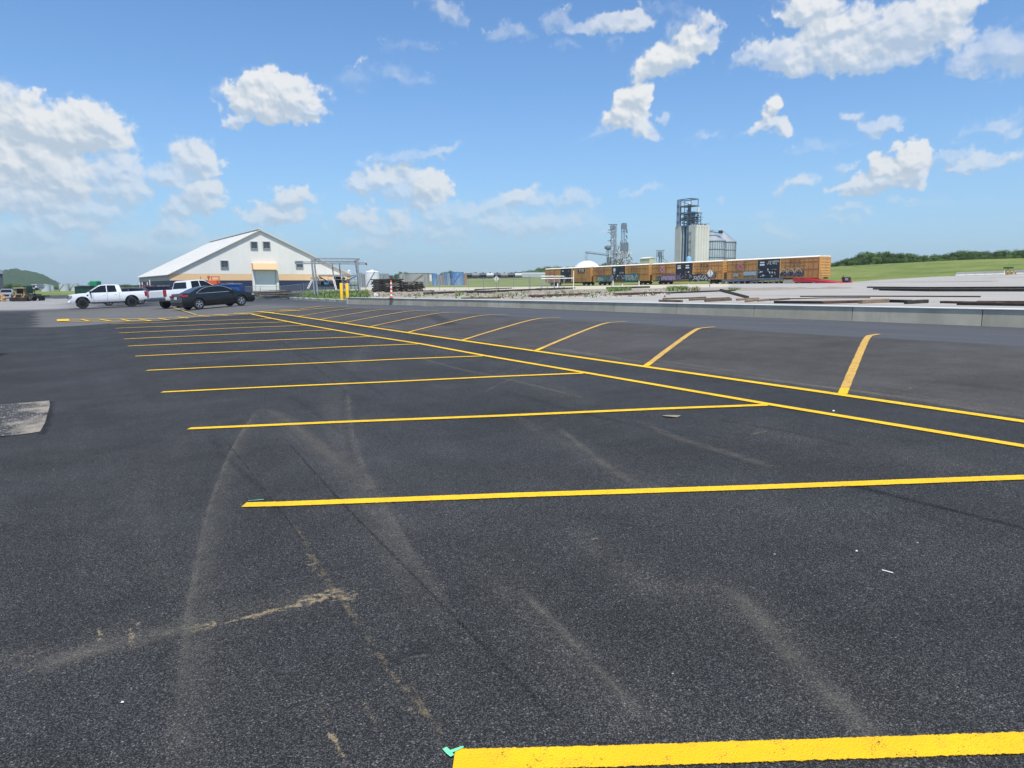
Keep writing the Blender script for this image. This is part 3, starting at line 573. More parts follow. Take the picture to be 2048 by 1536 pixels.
# ---- broken patch at the left edge
def rubble_material():
    m_, nt, N, L, b = nodes_of('broken_concrete'); tc = N.new('ShaderNodeTexCoord'); O = tc.outputs['Object']
    v = tex(nt, 'voronoi', 34, O); r_ = N.new('ShaderNodeSeparateColor'); L.new(v.outputs['Color'], r_.inputs[0]); n = tex(nt, 'noise', 2.2, O, 5); f = tex(nt, 'noise', 60, O, 4, .7)
    c = mix(nt, math_(nt, 'POWER', r_.outputs[0], 3.5), (.05, .044, .037), (.46, .42, .36)); c = mix(nt, ramp(nt, v.outputs['Distance'], .25, .55), c, (.03, .03, .032))
    sand = mix(nt, ramp(nt, f.outputs[0], .3, .7), (.17, .145, .11), (.34, .30, .235)); sx = N.new('ShaderNodeSeparateXYZ'); L.new(O, sx.inputs[0])
    k = math_(nt, 'ADD', math_(nt, 'MULTIPLY', sx.outputs['X'], .55), math_(nt, 'MULTIPLY', n.outputs[0], 1.2)); k = ramp(nt, k, RUB0, RUB0 + .22)
    c = mix(nt, k, c, sand); L.new(c, b.inputs['Base Color']); b.inputs['Roughness'].default_value = .9
    bn = N.new('ShaderNodeBump'); bn.inputs['Strength'].default_value = .8; bn.inputs['Distance'].default_value = .02; L.new(r_.outputs[0], bn.inputs['Height']); L.new(bn.outputs[0], b.inputs['Normal']); return m_
poly = px_su([(-330, 826), (-120, 814), (0, 809.5), (50, 806), (97, 802), (101, 811), (95, 826), (90, 846), (80, 864), (50, 869), (0, 874), (-150, 886), (-420, 905)])
RUB0 = .55 * px_su([(35, 840)])[0][0] + .6
bm = bmesh.new(); vs = [bm.verts.new((p[0] + random.uniform(-.01, .01), p[1], float(z_su(*p)) + .007)) for p in poly]; bm.faces.new(vs)
me = bpy.data.meshes.new('broken_pavement'); bmesh.ops.recalc_face_normals(bm, faces=bm.faces); bm.to_mesh(me); bm.free()
if me.polygons[0].normal.z < 0: me.flip_normals()
me.materials.append(rubble_material()); o = bpy.data.objects.new('broken_pavement', me); COL.objects.link(o); o.rotation_euler = (0, 0, LOTROT); o['kind'] = 'structure'

# ---- yard behind the wall
def yard_material():
    m_, nt, N, L, b = nodes_of('yard'); tc = N.new('ShaderNodeTexCoord'); O = tc.outputs['Object']
    vz = N.new('ShaderNodeVertexColor'); vz.layer_name = 'zone'; z = N.new('ShaderNodeSeparateColor'); L.new(vz.outputs[0], z.inputs[0])
    n = tex(nt, 'noise', .35, O, 6, .65); n1 = tex(nt, 'noise', 1., stretch(nt, .9, .10), 6, .65); f = tex(nt, 'noise', 9, O, 6, .75); g = tex(nt, 'noise', 1.6, O, 6, .7)
    c = mix(nt, ramp(nt, n1.outputs[0], .3, .7), (.25, .235, .21), (.45, .425, .38)); c = mix(nt, math_(nt, 'MULTIPLY', ramp(nt, f.outputs[0], .45, .75), .35), c, (.22, .21, .19))
    d = mix(nt, ramp(nt, f.outputs[0], .35, .65), (.16, .13, .095), (.36, .32, .255)); c = mix(nt, math_(nt, 'MULTIPLY', z.outputs[0], ramp(nt, g.outputs[0], .25, .5)), c, d)
    gr = mix(nt, ramp(nt, f.outputs[0], .3, .7), (.055, .095, .020), (.13, .17, .045)); gm = ramp(nt, math_(nt, 'ADD', z.outputs[1], math_(nt, 'MULTIPLY', g.outputs[0], .8)), .80, 1.05)
    c = mix(nt, gm, c, gr); sd = mix(nt, ramp(nt, g.outputs[0], .3, .7), (.44, .38, .27), (.56, .50, .38)); c = mix(nt, z.outputs[2], c, sd)
    L.new(c, b.inputs['Base Color']); b.inputs['Roughness'].default_value = .92; b.inputs['Specular IOR Level'].default_value = .2
    bn = N.new('ShaderNodeBump'); bn.inputs['Strength'].default_value = .6; bn.inputs['Distance'].default_value = .04; L.new(f.outputs[0], bn.inputs['Height']); L.new(bn.outputs[0], b.inputs['Normal']); return m_
def send(u): return np.interp(u, [-60, 60, 84, 96, 105, 115, 135, 200, 300], [169, 169, 171.5, 168, 150, 112, 104, 92, 88])
US = graded(-60, 0, 120, 300, .9, 1.03, 5); TT = np.concatenate([np.linspace(0, .25, 60)[:-1], np.linspace(.25, 1, 90)])
tt, U2 = np.meshgrid(TT, US); s0 = sbound(U2) + .02; S2 = s0 + (send(U2) - s0) * tt
Z2 = z_yard(S2, U2); P2 = np.stack([S2.ravel(), U2.ravel()], 1)
X2, Y2 = xy(S2, U2); pv = np.stack([X2, Y2, Z2 - CAM.z], -1).reshape(-1, 3); dep = pv @ np.array(_f); ppx = 1024 + FPX * (pv @ np.array(_r)) / np.where(dep > .1, dep, .1); ppy = 768 - FPX * (pv @ np.array(_u)) / np.where(dep > .1, dep, .1)
PP = np.stack([ppx, ppy], 1); yz = np.zeros((len(P2), 4))
dirt = inside(PP, [(640, 604), (735, 594), (1010, 601), (1075, 594), (1240, 590), (1345, 584), (1560, 580), (1700, 577), (1700, 574), (1440, 577), (1340, 577), (1200, 578), (1100, 580), (640, 584)])
yz[:, 0] = np.where(dep > .1, dirt, 0)
rim = inside(PP, [(640, 604), (735, 594.5), (1010, 601), (1100, 601), (1010, 596), (735, 592)]); yz[:, 0] = np.where(rim, .5, yz[:, 0])
yz[:, 1] = np.where((dep > .1) & inside(PP, [(440, 595), (560, 590), (680, 602), (740, 598), (742, 580), (560, 578), (440, 576)]), .75, 0)
gr2 = inside(PP, [(1215, 587), (1345, 586), (1400, 582), (1390, 575), (1215, 578)]); yz[:, 1] = np.where(gr2 & (dep > .1), .28, yz[:, 1])
gr3 = inside(PP, [(640, 600), (1060, 600), (1200, 590), (1200, 584), (640, 586)]); yz[:, 1] = np.where(gr3 & (dep > .1), np.maximum(yz[:, 1], .2), yz[:, 1])
sndm = inside(PP, [(600, 581), (1100, 579.5), (1340, 575.5), (1460, 573.5), (1460, 568), (1100, 570), (600, 570)]); yz[:, 2] = np.where(sndm & (dep > .1), .9, 0)
yz[:, 1] = np.maximum(yz[:, 1], (sstep(P2[:, 1], 95, 110) * sstep(P2[:, 0], 112, 117)) * .9)
Z2 = Z2 + (yz[:, 0].reshape(Z2.shape) > .9) * np.array([mnoise.noise((a * .5, b * .5, 0)) for a, b in P2]).reshape(Z2.shape) * .16
sheet('yard', S2, U2, Z2, yard_material(), {'zone': yz})

# ---- grass, levee and far ground
def grass_material():
    m_, nt, N, L, b = nodes_of('meadow'); tc = N.new('ShaderNodeTexCoord'); O = tc.outputs['Object']
    n = tex(nt, 'noise', .03, O, 6, .6); f = tex(nt, 'noise', .9, O, 6, .75); g = tex(nt, 'noise', 1., stretch(nt, .12, .018), 5, .6); w0 = tex(nt, 'noise', .16, O, 6, .7)
    c = mix(nt, ramp(nt, g.outputs[0], .35, .68), (.105, .155, .030), (.205, .235, .060)); c = mix(nt, math_(nt, 'MULTIPLY', ramp(nt, w0.outputs[0], .45, .68), .6), c, (.28, .27, .10))
    c = mix(nt, math_(nt, 'MULTIPLY', ramp(nt, f.outputs[0], .4, .75), .5), c, (.055, .095, .022))
    sx = N.new('ShaderNodeSeparateXYZ'); L.new(O, sx.inputs[0])
    L.new(c, b.inputs['Base Color']); b.inputs['Roughness'].default_value = .95; b.inputs['Specular IOR Level'].default_value = .15
    bn = N.new('ShaderNodeBump'); bn.inputs['Strength'].default_value = .9; bn.inputs['Distance'].default_value = .25; L.new(f.outputs[0], bn.inputs['Height']); L.new(bn.outputs[0], b.inputs['Normal']); return m_
gs = np.unique(np.concatenate([[-3500, -2500, -1500, -900, -600, -400, -300, -200, -150], np.arange(-110, 20.5, 5), [20.6, 21.4, 26, 31, 40, 60], np.arange(70, 262, 5), [270, 300, 350, 420, 600, 900, 1500, 2500, 4000]]))
gu = np.unique(np.concatenate([[-3500, -1500, -600, -300, -150, -60], np.arange(-40, 310, 6), np.arange(320, 640, 20), [700, 800, 1000, 1300, 1700, 2500, 4000]]))
GS, GU = np.meshgrid(gs, gu); zl = z_lot(GS, GU) - .22; zy = z_yard(GS, GU); bnd = sbound(GU)
GZ = np.where(GS < bnd - .3, np.minimum(zl, zy) , zy - .05)
beyond = (GU > 236) & (GS < bnd); GZ = np.where(beyond, z_lot(GS, GU) - .05, GZ)
out = (GS > send(GU) + 3); GZ = np.where(out, zy + .35 * np.array([mnoise.noise((a * .06, b * .025, 3)) for a, b in zip(GS.ravel(), GU.ravel())]).reshape(GS.shape), GZ)
GZ = np.where((GS < bnd - .3) & (GU < 236) & (GS > -78), z_lot(GS, GU) - .35, GZ); GZ = np.where((GS < bnd + 8) & (GS >= bnd - .3), np.minimum(zy, z_lot(GS, GU)) - .4, GZ)
sheet('ground', GS, GU, GZ, grass_material())

# ---- wooded hill far to the left
def canopy_material(name, a, bcol, sc):
    m_, nt, N, L, b = nodes_of(name); n = tex(nt, 'noise', sc, None, 6, .7); n2 = tex(nt, 'noise', sc * .2, None, 4, .6)
    c = mix(nt, ramp(nt, n.outputs[0], .38, .64), a, bcol); c = mix(nt, ramp(nt, n2.outputs[0], .35, .7), c, tuple(x * .7 for x in bcol)); L.new(c, b.inputs['Base Color']); b.inputs['Roughness'].default_value = 1; b.inputs['Specular IOR Level'].default_value = .1
    bn = N.new('ShaderNodeBump'); bn.inputs['Strength'].default_value = 1; bn.inputs['Distance'].default_value = 2.5; L.new(n.outputs[0], bn.inputs['Height']); L.new(bn.outputs[0], b.inputs['Normal']); return m_
def hill():
    cols = np.linspace(-700, 175, 360); rows = np.linspace(0, 1, 70); vs = []; fs = []
    for i, px in enumerate(cols):
        yt = np.interp(px, [-700, -300, -60, 8, 20, 35, 58, 70, 92, 110, 128, 145, 175], [548, 538, 542, 543, 540.5, 540.5, 542.5, 546, 553, 560.5, 566.5, 571, 575])
        hz = z_at(px, yt, 1300)
        for j, t in enumerate(rows):
            D = 950 + 700 * t; p = at(px, 568, D); prof_ = math.sin(min(1, t / .5) * math.pi / 2) ** .8 if t < .5 else math.cos((t - .5) * math.pi) ** .7
            n = mnoise.fractal((p.x * .018, p.y * .018, 0), .9, 2.1, 4) * 5 + abs(mnoise.noise((p.x * .07, p.y * .07, 5))) * 7
            e = min(1, hz / 15 if hz > 0 else 0); vs.append((p.x, p.y, -6 + (hz + 2) * max(0, prof_) + n * max(.25, e) * (.2 + .8 * max(0, prof_))))
    nr = len(rows)
    for i in range(len(cols) - 1):
        for j in range(nr - 1): a = i * nr + j; fs.append((a, a + nr, a + nr + 1, a + 1))
    mb = MB(); mb.add(vs, fs); o = mb.build('hill', canopy_material('hill_forest', (.020, .040, .015), (.060, .105, .030), .12), smooth=True); o['kind'] = 'structure'
hill()

# ================================================================== MATERIALS for things
CONC = mat('weathered_concrete', (.44, .405, .31), .9, var=.14, scale=1.4, bump=.3, dirt=((.31, .295, .24), 2.2, .5), spec=.2)
CONCL = mat('pale_concrete', (.46, .455, .43), .9, var=.10, scale=2, bump=.3, dirt=((.28, .27, .25), 2.2, .5), spec=.2)
CAP = mat('bright_concrete_edge', (.62, .61, .58), .9, var=.06, scale=4, spec=.2)
WOODD = mat('creosoted_wood', (.032, .026, .021), .85, var=.4, scale=5, bump=.4, dirt=((.11, .09, .07), 3, .5))
WOODB = mat('weathered_brown_wood', (.13, .085, .055), .9, var=.35, scale=4, bump=.4, dirt=((.27, .22, .16), 3, .6))
WOODT = mat('sandy_timber', (.24, .165, .105), .9, var=.3, scale=4, bump=.4, dirt=((.09, .06, .045), 4, .6))
WOODG = mat('grey_timber', (.20, .18, .155), .9, var=.3, scale=3, bump=.4, dirt=((.06, .05, .045), 2, .6))
RUST = mat('rusty_steel', (.085, .042, .028), .75, .2, var=.4, scale=6, bump=.3, dirt=((.17, .09, .06), 2, .6))
RAILD = mat('dark_steel', (.030, .026, .025), .6, .5, var=.4, scale=4, dirt=((.10, .06, .04), 2, .5))
GALV = mat('galvanised_steel', (.34, .36, .38), .45, .35, var=.15, scale=2, dirt=((.20, .20, .20), 1.5, .4))
GALVD = mat('dull_steel', (.20, .22, .25), .55, .3, var=.2, scale=2, dirt=((.10, .11, .12), 1, .5))
STEELB = mat('blue_grey_steel', (.105, .135, .18), .6, .2, var=.3, scale=1.2, dirt=((.05, .06, .08), .8, .5))
BLACK = mat('black_rubber', (.016, .016, .017), .8, var=.2, scale=10)
BLK = mat('black_plastic', (.012, .012, .013), .45, var=.2, scale=8)
GLASS = mat('dark_glass', (.010, .012, .015), .08, 0, var=.1, scale=1, spec=.35)
CHROME = mat('bright_metal', (.62, .62, .63), .22, .9, var=.05, scale=4)
REDL = mat('red_lens', (.30, .006, .012), .15, var=.1, scale=9, coat=.8)
CLEARL = mat('clear_lens', (.35, .37, .40), .12, .3, var=.1, scale=9, coat=.8)
CARW = mat('white_car_paint', (.72, .73, .74), .28, var=.02, scale=2, coat=.7)
CARB = mat('black_car_paint', (.010, .011, .012), .26, var=.1, scale=2, coat=.2)
CARS = mat('silver_car_paint', (.36, .36, .37), .32, .3, var=.05, scale=2, coat=.6)
ORNG = mat('orange_plastic', (.75, .13, .03), .55, var=.12, scale=6)
WHTR = mat('white_reflective', (.78, .78, .78), .4, var=.05, scale=6)
BOLY = mat('yellow_bollard_paint', (.84, .50, .012), .45, var=.06, scale=5, dirt=((.45, .26, .03), 3, .3))
REDP = mat('red_paint', (.52, .020, .030), .5, var=.2, scale=2, dirt=((.25, .02, .02), 1, .4))
GREENP = mat('green_paint', (.015, .22, .09), .5, var=.15, scale=1)
DGREEN = mat('dark_green_paint', (.010, .055, .035), .55, var=.2, scale=1, dirt=((.05, .06, .04), 2, .4))
BLUEP = mat('blue_paint', (.020, .085, .30), .5, var=.15, scale=1, dirt=((.05, .07, .12), 2, .4))
NAVY = mat('navy_panel', (.016, .026, .065), .55, var=.15, scale=.4)
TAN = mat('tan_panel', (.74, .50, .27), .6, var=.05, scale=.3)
WPAN = mat('white_panel', (.74, .72, .66), .6, var=.03, scale=.2, dirt=((.52, .52, .50), .25, .25))
WROOF = mat('white_roof_sheet', (.62, .61, .57), .5, var=.04, scale=.2)
CREAM = mat('cream_panel', (.56, .54, .37), .6, var=.06, scale=.3)

def window_part(mb_pts, name, m_, parent, lift=None):
    return MB().add(mb_pts, [tuple(range(len(mb_pts)))]).build(name, m_, parent)

# ================================================================== VEHICLES  (x forward from the rear bumper, y left, z up)
def wheel(parent, x, y, r_, wd, rim_m, spokes=5):
    side = 1 if y > 0 else -1
    h = bpy.data.objects.new('wheel', None)
    t = MB(); n = 28; prof_ = [(r_ * .62, -wd / 2), (r_ * .93, -wd / 2), (r_, -wd / 2 + .03), (r_, wd / 2 - .03), (r_ * .93, wd / 2), (r_ * .62, wd / 2)]
    vs = []; fs = []
    for rr, yy in prof_:
        for i in range(n): a = 2 * math.pi * i / n; vs.append((rr * math.cos(a), yy, rr * math.sin(a)))
    for k in range(len(prof_) - 1):
        for i in range(n): j = (i + 1) % n; fs.append((k * n + i, k * n + j, (k + 1) * n + j, (k + 1) * n + i))
    t.add(vs, fs); w_ = t.build('wheel', BLACK, parent, smooth=True); w_.location = (x, y, r_)
    rm = MB(); yo = side * (wd / 2 - .045); rr = r_ * .63
    dk = MB(); dk.tube((0, yo - side * .05, 0), (0, yo - side * .04, 0), rr, n=24); dk.build('brake_disc', BLK, w_)
    for i in range(spokes):
        a = 2 * math.pi * i / spokes + .3; c, s_ = math.cos(a), math.sin(a)
        for dd in (-.13, .13):
            c2, s2 = math.cos(a + dd), math.sin(a + dd)
            rm.bar((c * rr * .15, yo + side * .012, s_ * rr * .15), (c2 * rr * .95, yo + side * .012, s2 * rr * .95), rr * .17, rr * .15)
    n = 24; ring = []; rf = []
    for rad, dy in ((rr, -.05), (rr, .03), (rr * .88, .03), (rr * .86, -.03)):
        for i in range(n): a = 2 * math.pi * i / n; ring.append((rad * math.cos(a), yo + side * dy, rad * math.sin(a)))
    for k in range(3):
        for i in range(n): j = (i + 1) % n; rf.append((k * n + i, k * n + j, (k + 1) * n + j, (k + 1) * n + i))
    rm.add(ring, rf); rm.tube((0, yo, 0), (0, yo + side * .03, 0), rr * .2, n=10); rm.build('rim', rim_m, w_, smooth=False)
    return w_
def arc(cx, r_, z0, n=9):
    """wheel arch from back to front along the sill line z0; wheel centre height r_-0.05"""
    cz = r_ * .92; a0 = math.asin(max(-1, min(1, (z0 - cz) / r_))); out = []
    for i in range(n + 1):
        a = math.pi - a0 + (a0 - (math.pi - a0)) * i / n; out.append((cx + r_ * math.cos(a), cz + r_ * math.sin(a)))
    return out
def shell(profile, hw, name, m_, parent, bevel=.035):
    """side profile (closed, x z) swept across the width; hw(x, z) gives the half width"""
    n = len(profile); vs = [(x, -1, z) for x, z in profile] + [(x, 1, z) for x, z in profile]
    me = bpy.data.meshes.new(name); bm = bmesh.new(); bv = [bm.verts.new(v) for v in vs]
    for i in range(n):
        j = (i + 1) % n; bm.faces.new((bv[i], bv[j], bv[n + j], bv[n + i]))
    bm.faces.new(bv[:n][::-1]); bm.faces.new(bv[n:])
    xs = [p_[0] for p_ in profile]; zs = [p_[1] for p_ in profile]
    for z in np.arange(min(zs) + .1, max(zs), .12):
        bmesh.ops.bisect_plane(bm, geom=bm.verts[:] + bm.edges[:] + bm.faces[:], plane_co=(0, 0, z), plane_no=(0, 0, 1), dist=.004)
    for x in np.arange(min(xs) + .2, max(xs), .3):
        bmesh.ops.bisect_plane(bm, geom=bm.verts[:] + bm.edges[:] + bm.faces[:], plane_co=(x, 0, 0), plane_no=(1, 0, 0), dist=.004)
    side = [f for f in bm.faces if all(abs(abs(v.co.y) - 1) < 1e-4 for v in f.verts) and abs(f.verts[0].co.y - f.verts[1].co.y) < 1e-3 and len({round(v.co.y) for v in f.verts}) == 1]
    ss = set(side); ed = [e for e in bm.edges if len(e.link_faces) == 2 and ((e.link_faces[0] in ss) != (e.link_faces[1] in ss))]
    for v in bm.verts: v.co.y = math.copysign(hw(v.co.x, v.co.z), v.co.y)
    bmesh.ops.recalc_face_normals(bm, faces=bm.faces)
    bmesh.ops.bevel(bm, geom=ed, offset=bevel, segments=2, affect='EDGES', clamp_overlap=True)
    bm.to_mesh(me); bm.free(); me.materials.append(m_); me.polygons.foreach_set('use_smooth', [True] * len(me.polygons))
    try: me.set_sharp_from_angle(angle=R(28))
    except Exception: pass
    o = bpy.data.objects.new(name, me); COL.objects.link(o); o.parent = parent; return o
def vehicle(name, label, cat, spec, paint_, rim_m, loc, rz, wheels_spokes=5, group=None):
    t = thing(name, label, cat, loc, rz, group)
    S_ = spec; W_ = S_['w'] / 2; Ln = S_['L']; belt = S_['belt']; R0 = S_['r']; sill = S_['sill']; wb = S_['wheels']
    lo = [(0.10, sill + .1)] ; lo += arc(wb[0], R0 + S_.get('gap', .07), sill) + arc(wb[1], R0 + S_.get('gap', .07), sill) + S_['nose'] + S_['top'][::-1]
    def hw(x, z):
        w_ = W_; 
        w_ -= .16 * max(0, (x - (Ln - .75)) / .75) ** 2 + .07 * max(0, (.45 - x) / .45) ** 2
        w_ -= .05 * max(0, (z - (belt - .22)) / .22) + .06 * max(0, (sill + .18 - z) / .18)
        return w_
    body = shell(lo, hw, 'body', paint_, t)
    cab = S_['cab']; roof = S_['roof_z']; tin = S_.get('tuck', .22)
    def hc(x, z): k = (z - belt) / (roof - belt); return W_ - .07 - tin * max(0, k)
    shell(cab, hc, 'cabin', paint_, t, .03)
    def glass(pts, nm='window'):
        for sgn in (-1, 1):
            v = [(x, sgn * (hc(x, z) + .012), z) for x, z in pts]
            c = [(x, sgn * (hc(x, z) - .03), z) for x, z in pts]; n_ = len(v)
            MB().add(v + c, [tuple(range(n_))] + [(i, (i + 1) % n_, n_ + (i + 1) % n_, n_ + i) for i in range(n_)]).build(nm, GLASS, t)
    for g in S_['side_glass']: glass(g)
    for nm, (a, b) in (('windscreen', S_['front_glass']), ('rear_window', S_['rear_glass'])):
        va = Vector((b[0] - a[0], 0, b[1] - a[1])).normalized(); nrm = Vector((-va.z, 0, va.x)) * (1 if nm == 'windscreen' else 1)
        if nm == 'windscreen' and nrm.x < 0: nrm = -nrm
        if nm == 'rear_window' and nrm.x > 0: nrm = -nrm
        vs = []
        for off in (.010, -.03):
            for (x, z), ins in ((a, .10), (b, .10)):
                h_ = hc(x, z) - ins; p = Vector((x, 0, z)) + nrm * off; vs += [(p.x, -h_, p.z), (p.x, h_, p.z)]
        MB().add(vs, [(0, 1, 3, 2), (4, 6, 7, 5), (0, 2, 6, 4), (1, 5, 7, 3), (0, 4, 5, 1), (2, 3, 7, 6)]).build(nm, GLASS, t)
    for x in wb:
        for y in (-1, 1):
            wheel(t, x, y * (W_ - S_['tw'] / 2 - .015), R0, S_['tw'], rim_m, wheels_spokes)
            MB().box((x, y * (W_ - .36), R0 + .10), (2 * R0 + .02, .20, R0 * 1.55)).build('wheel_well', BLK, t)
    # lamps
    hz = S_['head'];
    for y in (-1, 1):
        MB().box((Ln - hz[0], y * (W_ - .24), hz[1]), (hz[2], .34, hz[3])).build('headlight', CLEARL, t, bevel=.03)
        tz = S_['tail']; MB().box((tz[0], y * (W_ - tz[4] / 2 - .018), tz[1]), (tz[2], tz[4], tz[3])).build('tail_light', REDL, t, bevel=.03)
        MB().box((S_['mirror'][0], y * (W_ + .10), S_['mirror'][1]), (.12, .24, S_['mirror'][2])).build('wing_mirror', S_.get('mirror_m', paint_), t, bevel=.03)
        for hx in S_['handles']: MB().box((hx, y * (W_ - .012), belt - .17), (.17, .05, .035)).build('door_handle', S_.get('handle_m', paint_), t, bevel=.01)
        for hx, z0, z1 in S_['seams']:
            MB().box((hx, y * (W_ - .012), (z0 + z1) / 2), (.014, .03, z1 - z0)).build('door_seam', BLK, t)
    MB().box((Ln - .05, 0, S_['grille'][0]), (.12, W_ * 1.15, S_['grille'][1])).build('grille', BLK, t, bevel=.02)
    MB().box((S_['plate'][0], 0, S_['plate'][1]), (.03, .32, .16)).build('licence_plate', WHTR, t)
    MB().box((Ln * .5, 0, sill - .02), (Ln * .72, W_ * 1.5, .12)).build('underbody', BLK, t)
    for y in (-.38, .38):
        for x in S_['seats']: MB().box((x, y, belt - .02), (.14, .46, .55)).build('seat', BLK, t, bevel=.05)
    return t
TRUCK = dict(L=5.9, w=2.03, belt=1.28, roof_z=1.95, r=.415, tw=.29, sill=.50, wheels=(1.22, 4.92), gap=.10,
    nose=[(5.62, .42), (5.86, .50), (5.90, .78), (5.88, 1.10), (5.80, 1.18)],
    top=[(0.02, .55), (0.0, .75), (.06, .78), (.05, 1.30), (.1, 1.33), (1.9, 1.30), (2.1, 1.30), (4.35, 1.30), (5.0, 1.27), (5.55, 1.22)],
    cab=[(1.92, 1.27), (2.06, 1.86), (2.25, 1.94), (3.1, 1.97), (3.45, 1.94), (3.62, 1.88), (4.50, 1.30), (4.50, 1.24), (1.92, 1.22)],
    side_glass=[[(2.30, 1.33), (2.40, 1.88), (3.02, 1.90), (3.03, 1.31)], [(3.09, 1.31), (3.09, 1.90), (3.45, 1.88), (3.68, 1.79), (4.28, 1.40), (4.28, 1.28)]],
    front_glass=((4.38, 1.37), (3.68, 1.85)), rear_glass=((1.94, 1.36), (2.04, 1.82)),
    head=(.16, 1.02, .30, .24), tail=(.10, 1.08, .22, .42, .20), mirror=(4.30, 1.36, .20), mirror_m=BLK, handles=(3.28, 2.42), seams=((3.06, .62, 1.28), (2.14, .62, 1.28), (4.1, .62, 1.28)), grille=(.92, .38), plate=(-.03, .68), seats=(2.5, 3.3))
def truck_extras(t, m_, bump_m, vent=False):
    MB().box((.98, 0, 1.29), (1.66, 1.60, .05)).build('bed_floor', BLK, t)
    MB().box((-.0, 0, 1.04), (.10, 1.60, .46)).build('tailgate', m_, t, bevel=.015)
    MB().box((-.05, 0, .66), (.20, 1.96, .20)).build('rear_bumper', bump_m, t, bevel=.03)
    MB().box((5.90, 0, .58), (.16, 1.90, .20)).build('front_bumper', m_, t, bevel=.04)
    for y in (-1, 1):
        MB().box((3.06, y * .92, .42), (2.3, .16, .07)).build('running_board', BLK, t, bevel=.01)
        for xc in (1.22, 4.92):
            pts = arc(xc, .515, .52, 12); ar = MB()
            for p_, q_ in zip(pts[:-1], pts[1:]): ar.bar((p_[0], y * .985, p_[1]), (q_[0], y * .985, q_[1]), .075, .075)
            ar.build('wheel_arch_trim', BLK, t)
        if vent: MB().add([(4.58, y * 1.012, 1.16), (4.42, y * 1.012, 1.16), (4.50, y * 1.012, .98), (4.58, y * 1.012, 1.08)], [(0, 1, 2, 3)]).build('side_vent', BLK, t)
SED = dict(L=4.93, w=1.85, belt=.98, roof_z=1.46, r=.335, tw=.22, sill=.26, wheels=(1.05, 3.88), gap=.05, tuck=.26,
    nose=[(4.62, .20), (4.86, .24), (4.92, .40), (4.90, .62), (4.80, .72)],
    top=[(.05, .30), (-.0, .50), (.03, .72), (.10, .98), (.16, 1.06), (.55, 1.04), (1.2, 1.00), (3.3, .96), (3.75, .955), (4.35, .86), (4.62, .79)],
    cab=[(.42, .98), (1.10, 1.29), (1.45, 1.40), (1.95, 1.45), (2.45, 1.455), (2.85, 1.40), (3.15, 1.29), (3.82, .96), (3.82, .90), (.42, .92)],
    side_glass=[[(1.05, 1.05), (1.42, 1.25), (1.75, 1.34), (2.12, 1.375), (2.12, 1.02), (1.10, 1.01)], [(2.20, 1.02), (2.20, 1.375), (2.50, 1.375), (2.80, 1.33), (3.05, 1.24), (3.38, 1.07), (3.38, 1.02)]],
    front_glass=((3.72, 1.02), (2.98, 1.37)), rear_glass=((.62, 1.07), (1.36, 1.375)),
    head=(.28, .70, .42, .13), tail=(.22, .88, .44, .15, .40), mirror=(3.28, 1.03, .14), handles=(2.28, 1.42), seams=((2.16, .34, .98), (3.24, .34, .96)), grille=(.48, .26), plate=(-.01, .78), seats=(1.5, 2.6))
SUVS = dict(SED, L=4.8, w=1.9, belt=1.08, roof_z=1.72, r=.36, sill=.32, tuck=.18, wheels=(1.0, 3.75),
    nose=[(4.5, .28), (4.72, .32), (4.80, .5), (4.78, .85), (4.68, .95)],
    top=[(.06, .38), (.0, .55), (.05, .8), (.08, 1.08), (.14, 1.12), (.6, 1.12), (3.3, 1.08), (3.6, 1.08), (4.2, 1.02), (4.5, .99)],
    cab=[(.12, 1.08), (.42, 1.60), (.75, 1.70), (1.8, 1.73), (2.5, 1.70), (2.9, 1.60), (3.65, 1.08), (3.65, 1.0), (.12, 1.02)],
    side_glass=[[(.55, 1.16), (.75, 1.56), (1.95, 1.64), (1.95, 1.14)], [(2.03, 1.14), (2.03, 1.64), (2.5, 1.61), (2.8, 1.5), (3.2, 1.18), (3.2, 1.14)]],
    front_glass=((3.5, 1.15), (2.86, 1.6)), rear_glass=((.2, 1.16), (.42, 1.56)), head=(.2, .86, .4, .14), tail=(.14, 1.0, .22, .2, .3), mirror=(3.1, 1.18, .16), seams=((2.0, .4, 1.08), (3.0, .4, 1.08)), grille=(.62, .3), plate=(-.02, .8))
def settle(t, L, wdt, rz, base=None):
    """sit a vehicle on the sloping ground: pitch and roll from the heights under it"""
    f = Vector((math.cos(rz), math.sin(rz), 0)); l = Vector((-math.sin(rz), math.cos(rz), 0)); p = t.location
    def h(a, b): q = p + f * a + l * b; return T(q.x, q.y)
    z0, z1 = (h(1.1, -.8) + h(1.1, .8)) / 2, (h(L - 1.1, -.8) + h(L - 1.1, .8)) / 2; y0, y1 = h(L / 2, -.8), h(L / 2, .8)
    pitch = -math.atan2(z1 - z0, L - 2.2); roll = math.atan2(y1 - y0, 1.6)
    t.location.z = z0 - (z1 - z0) / (L - 2.2) * 1.1 + .012; t.rotation_euler = (roll, pitch, rz)
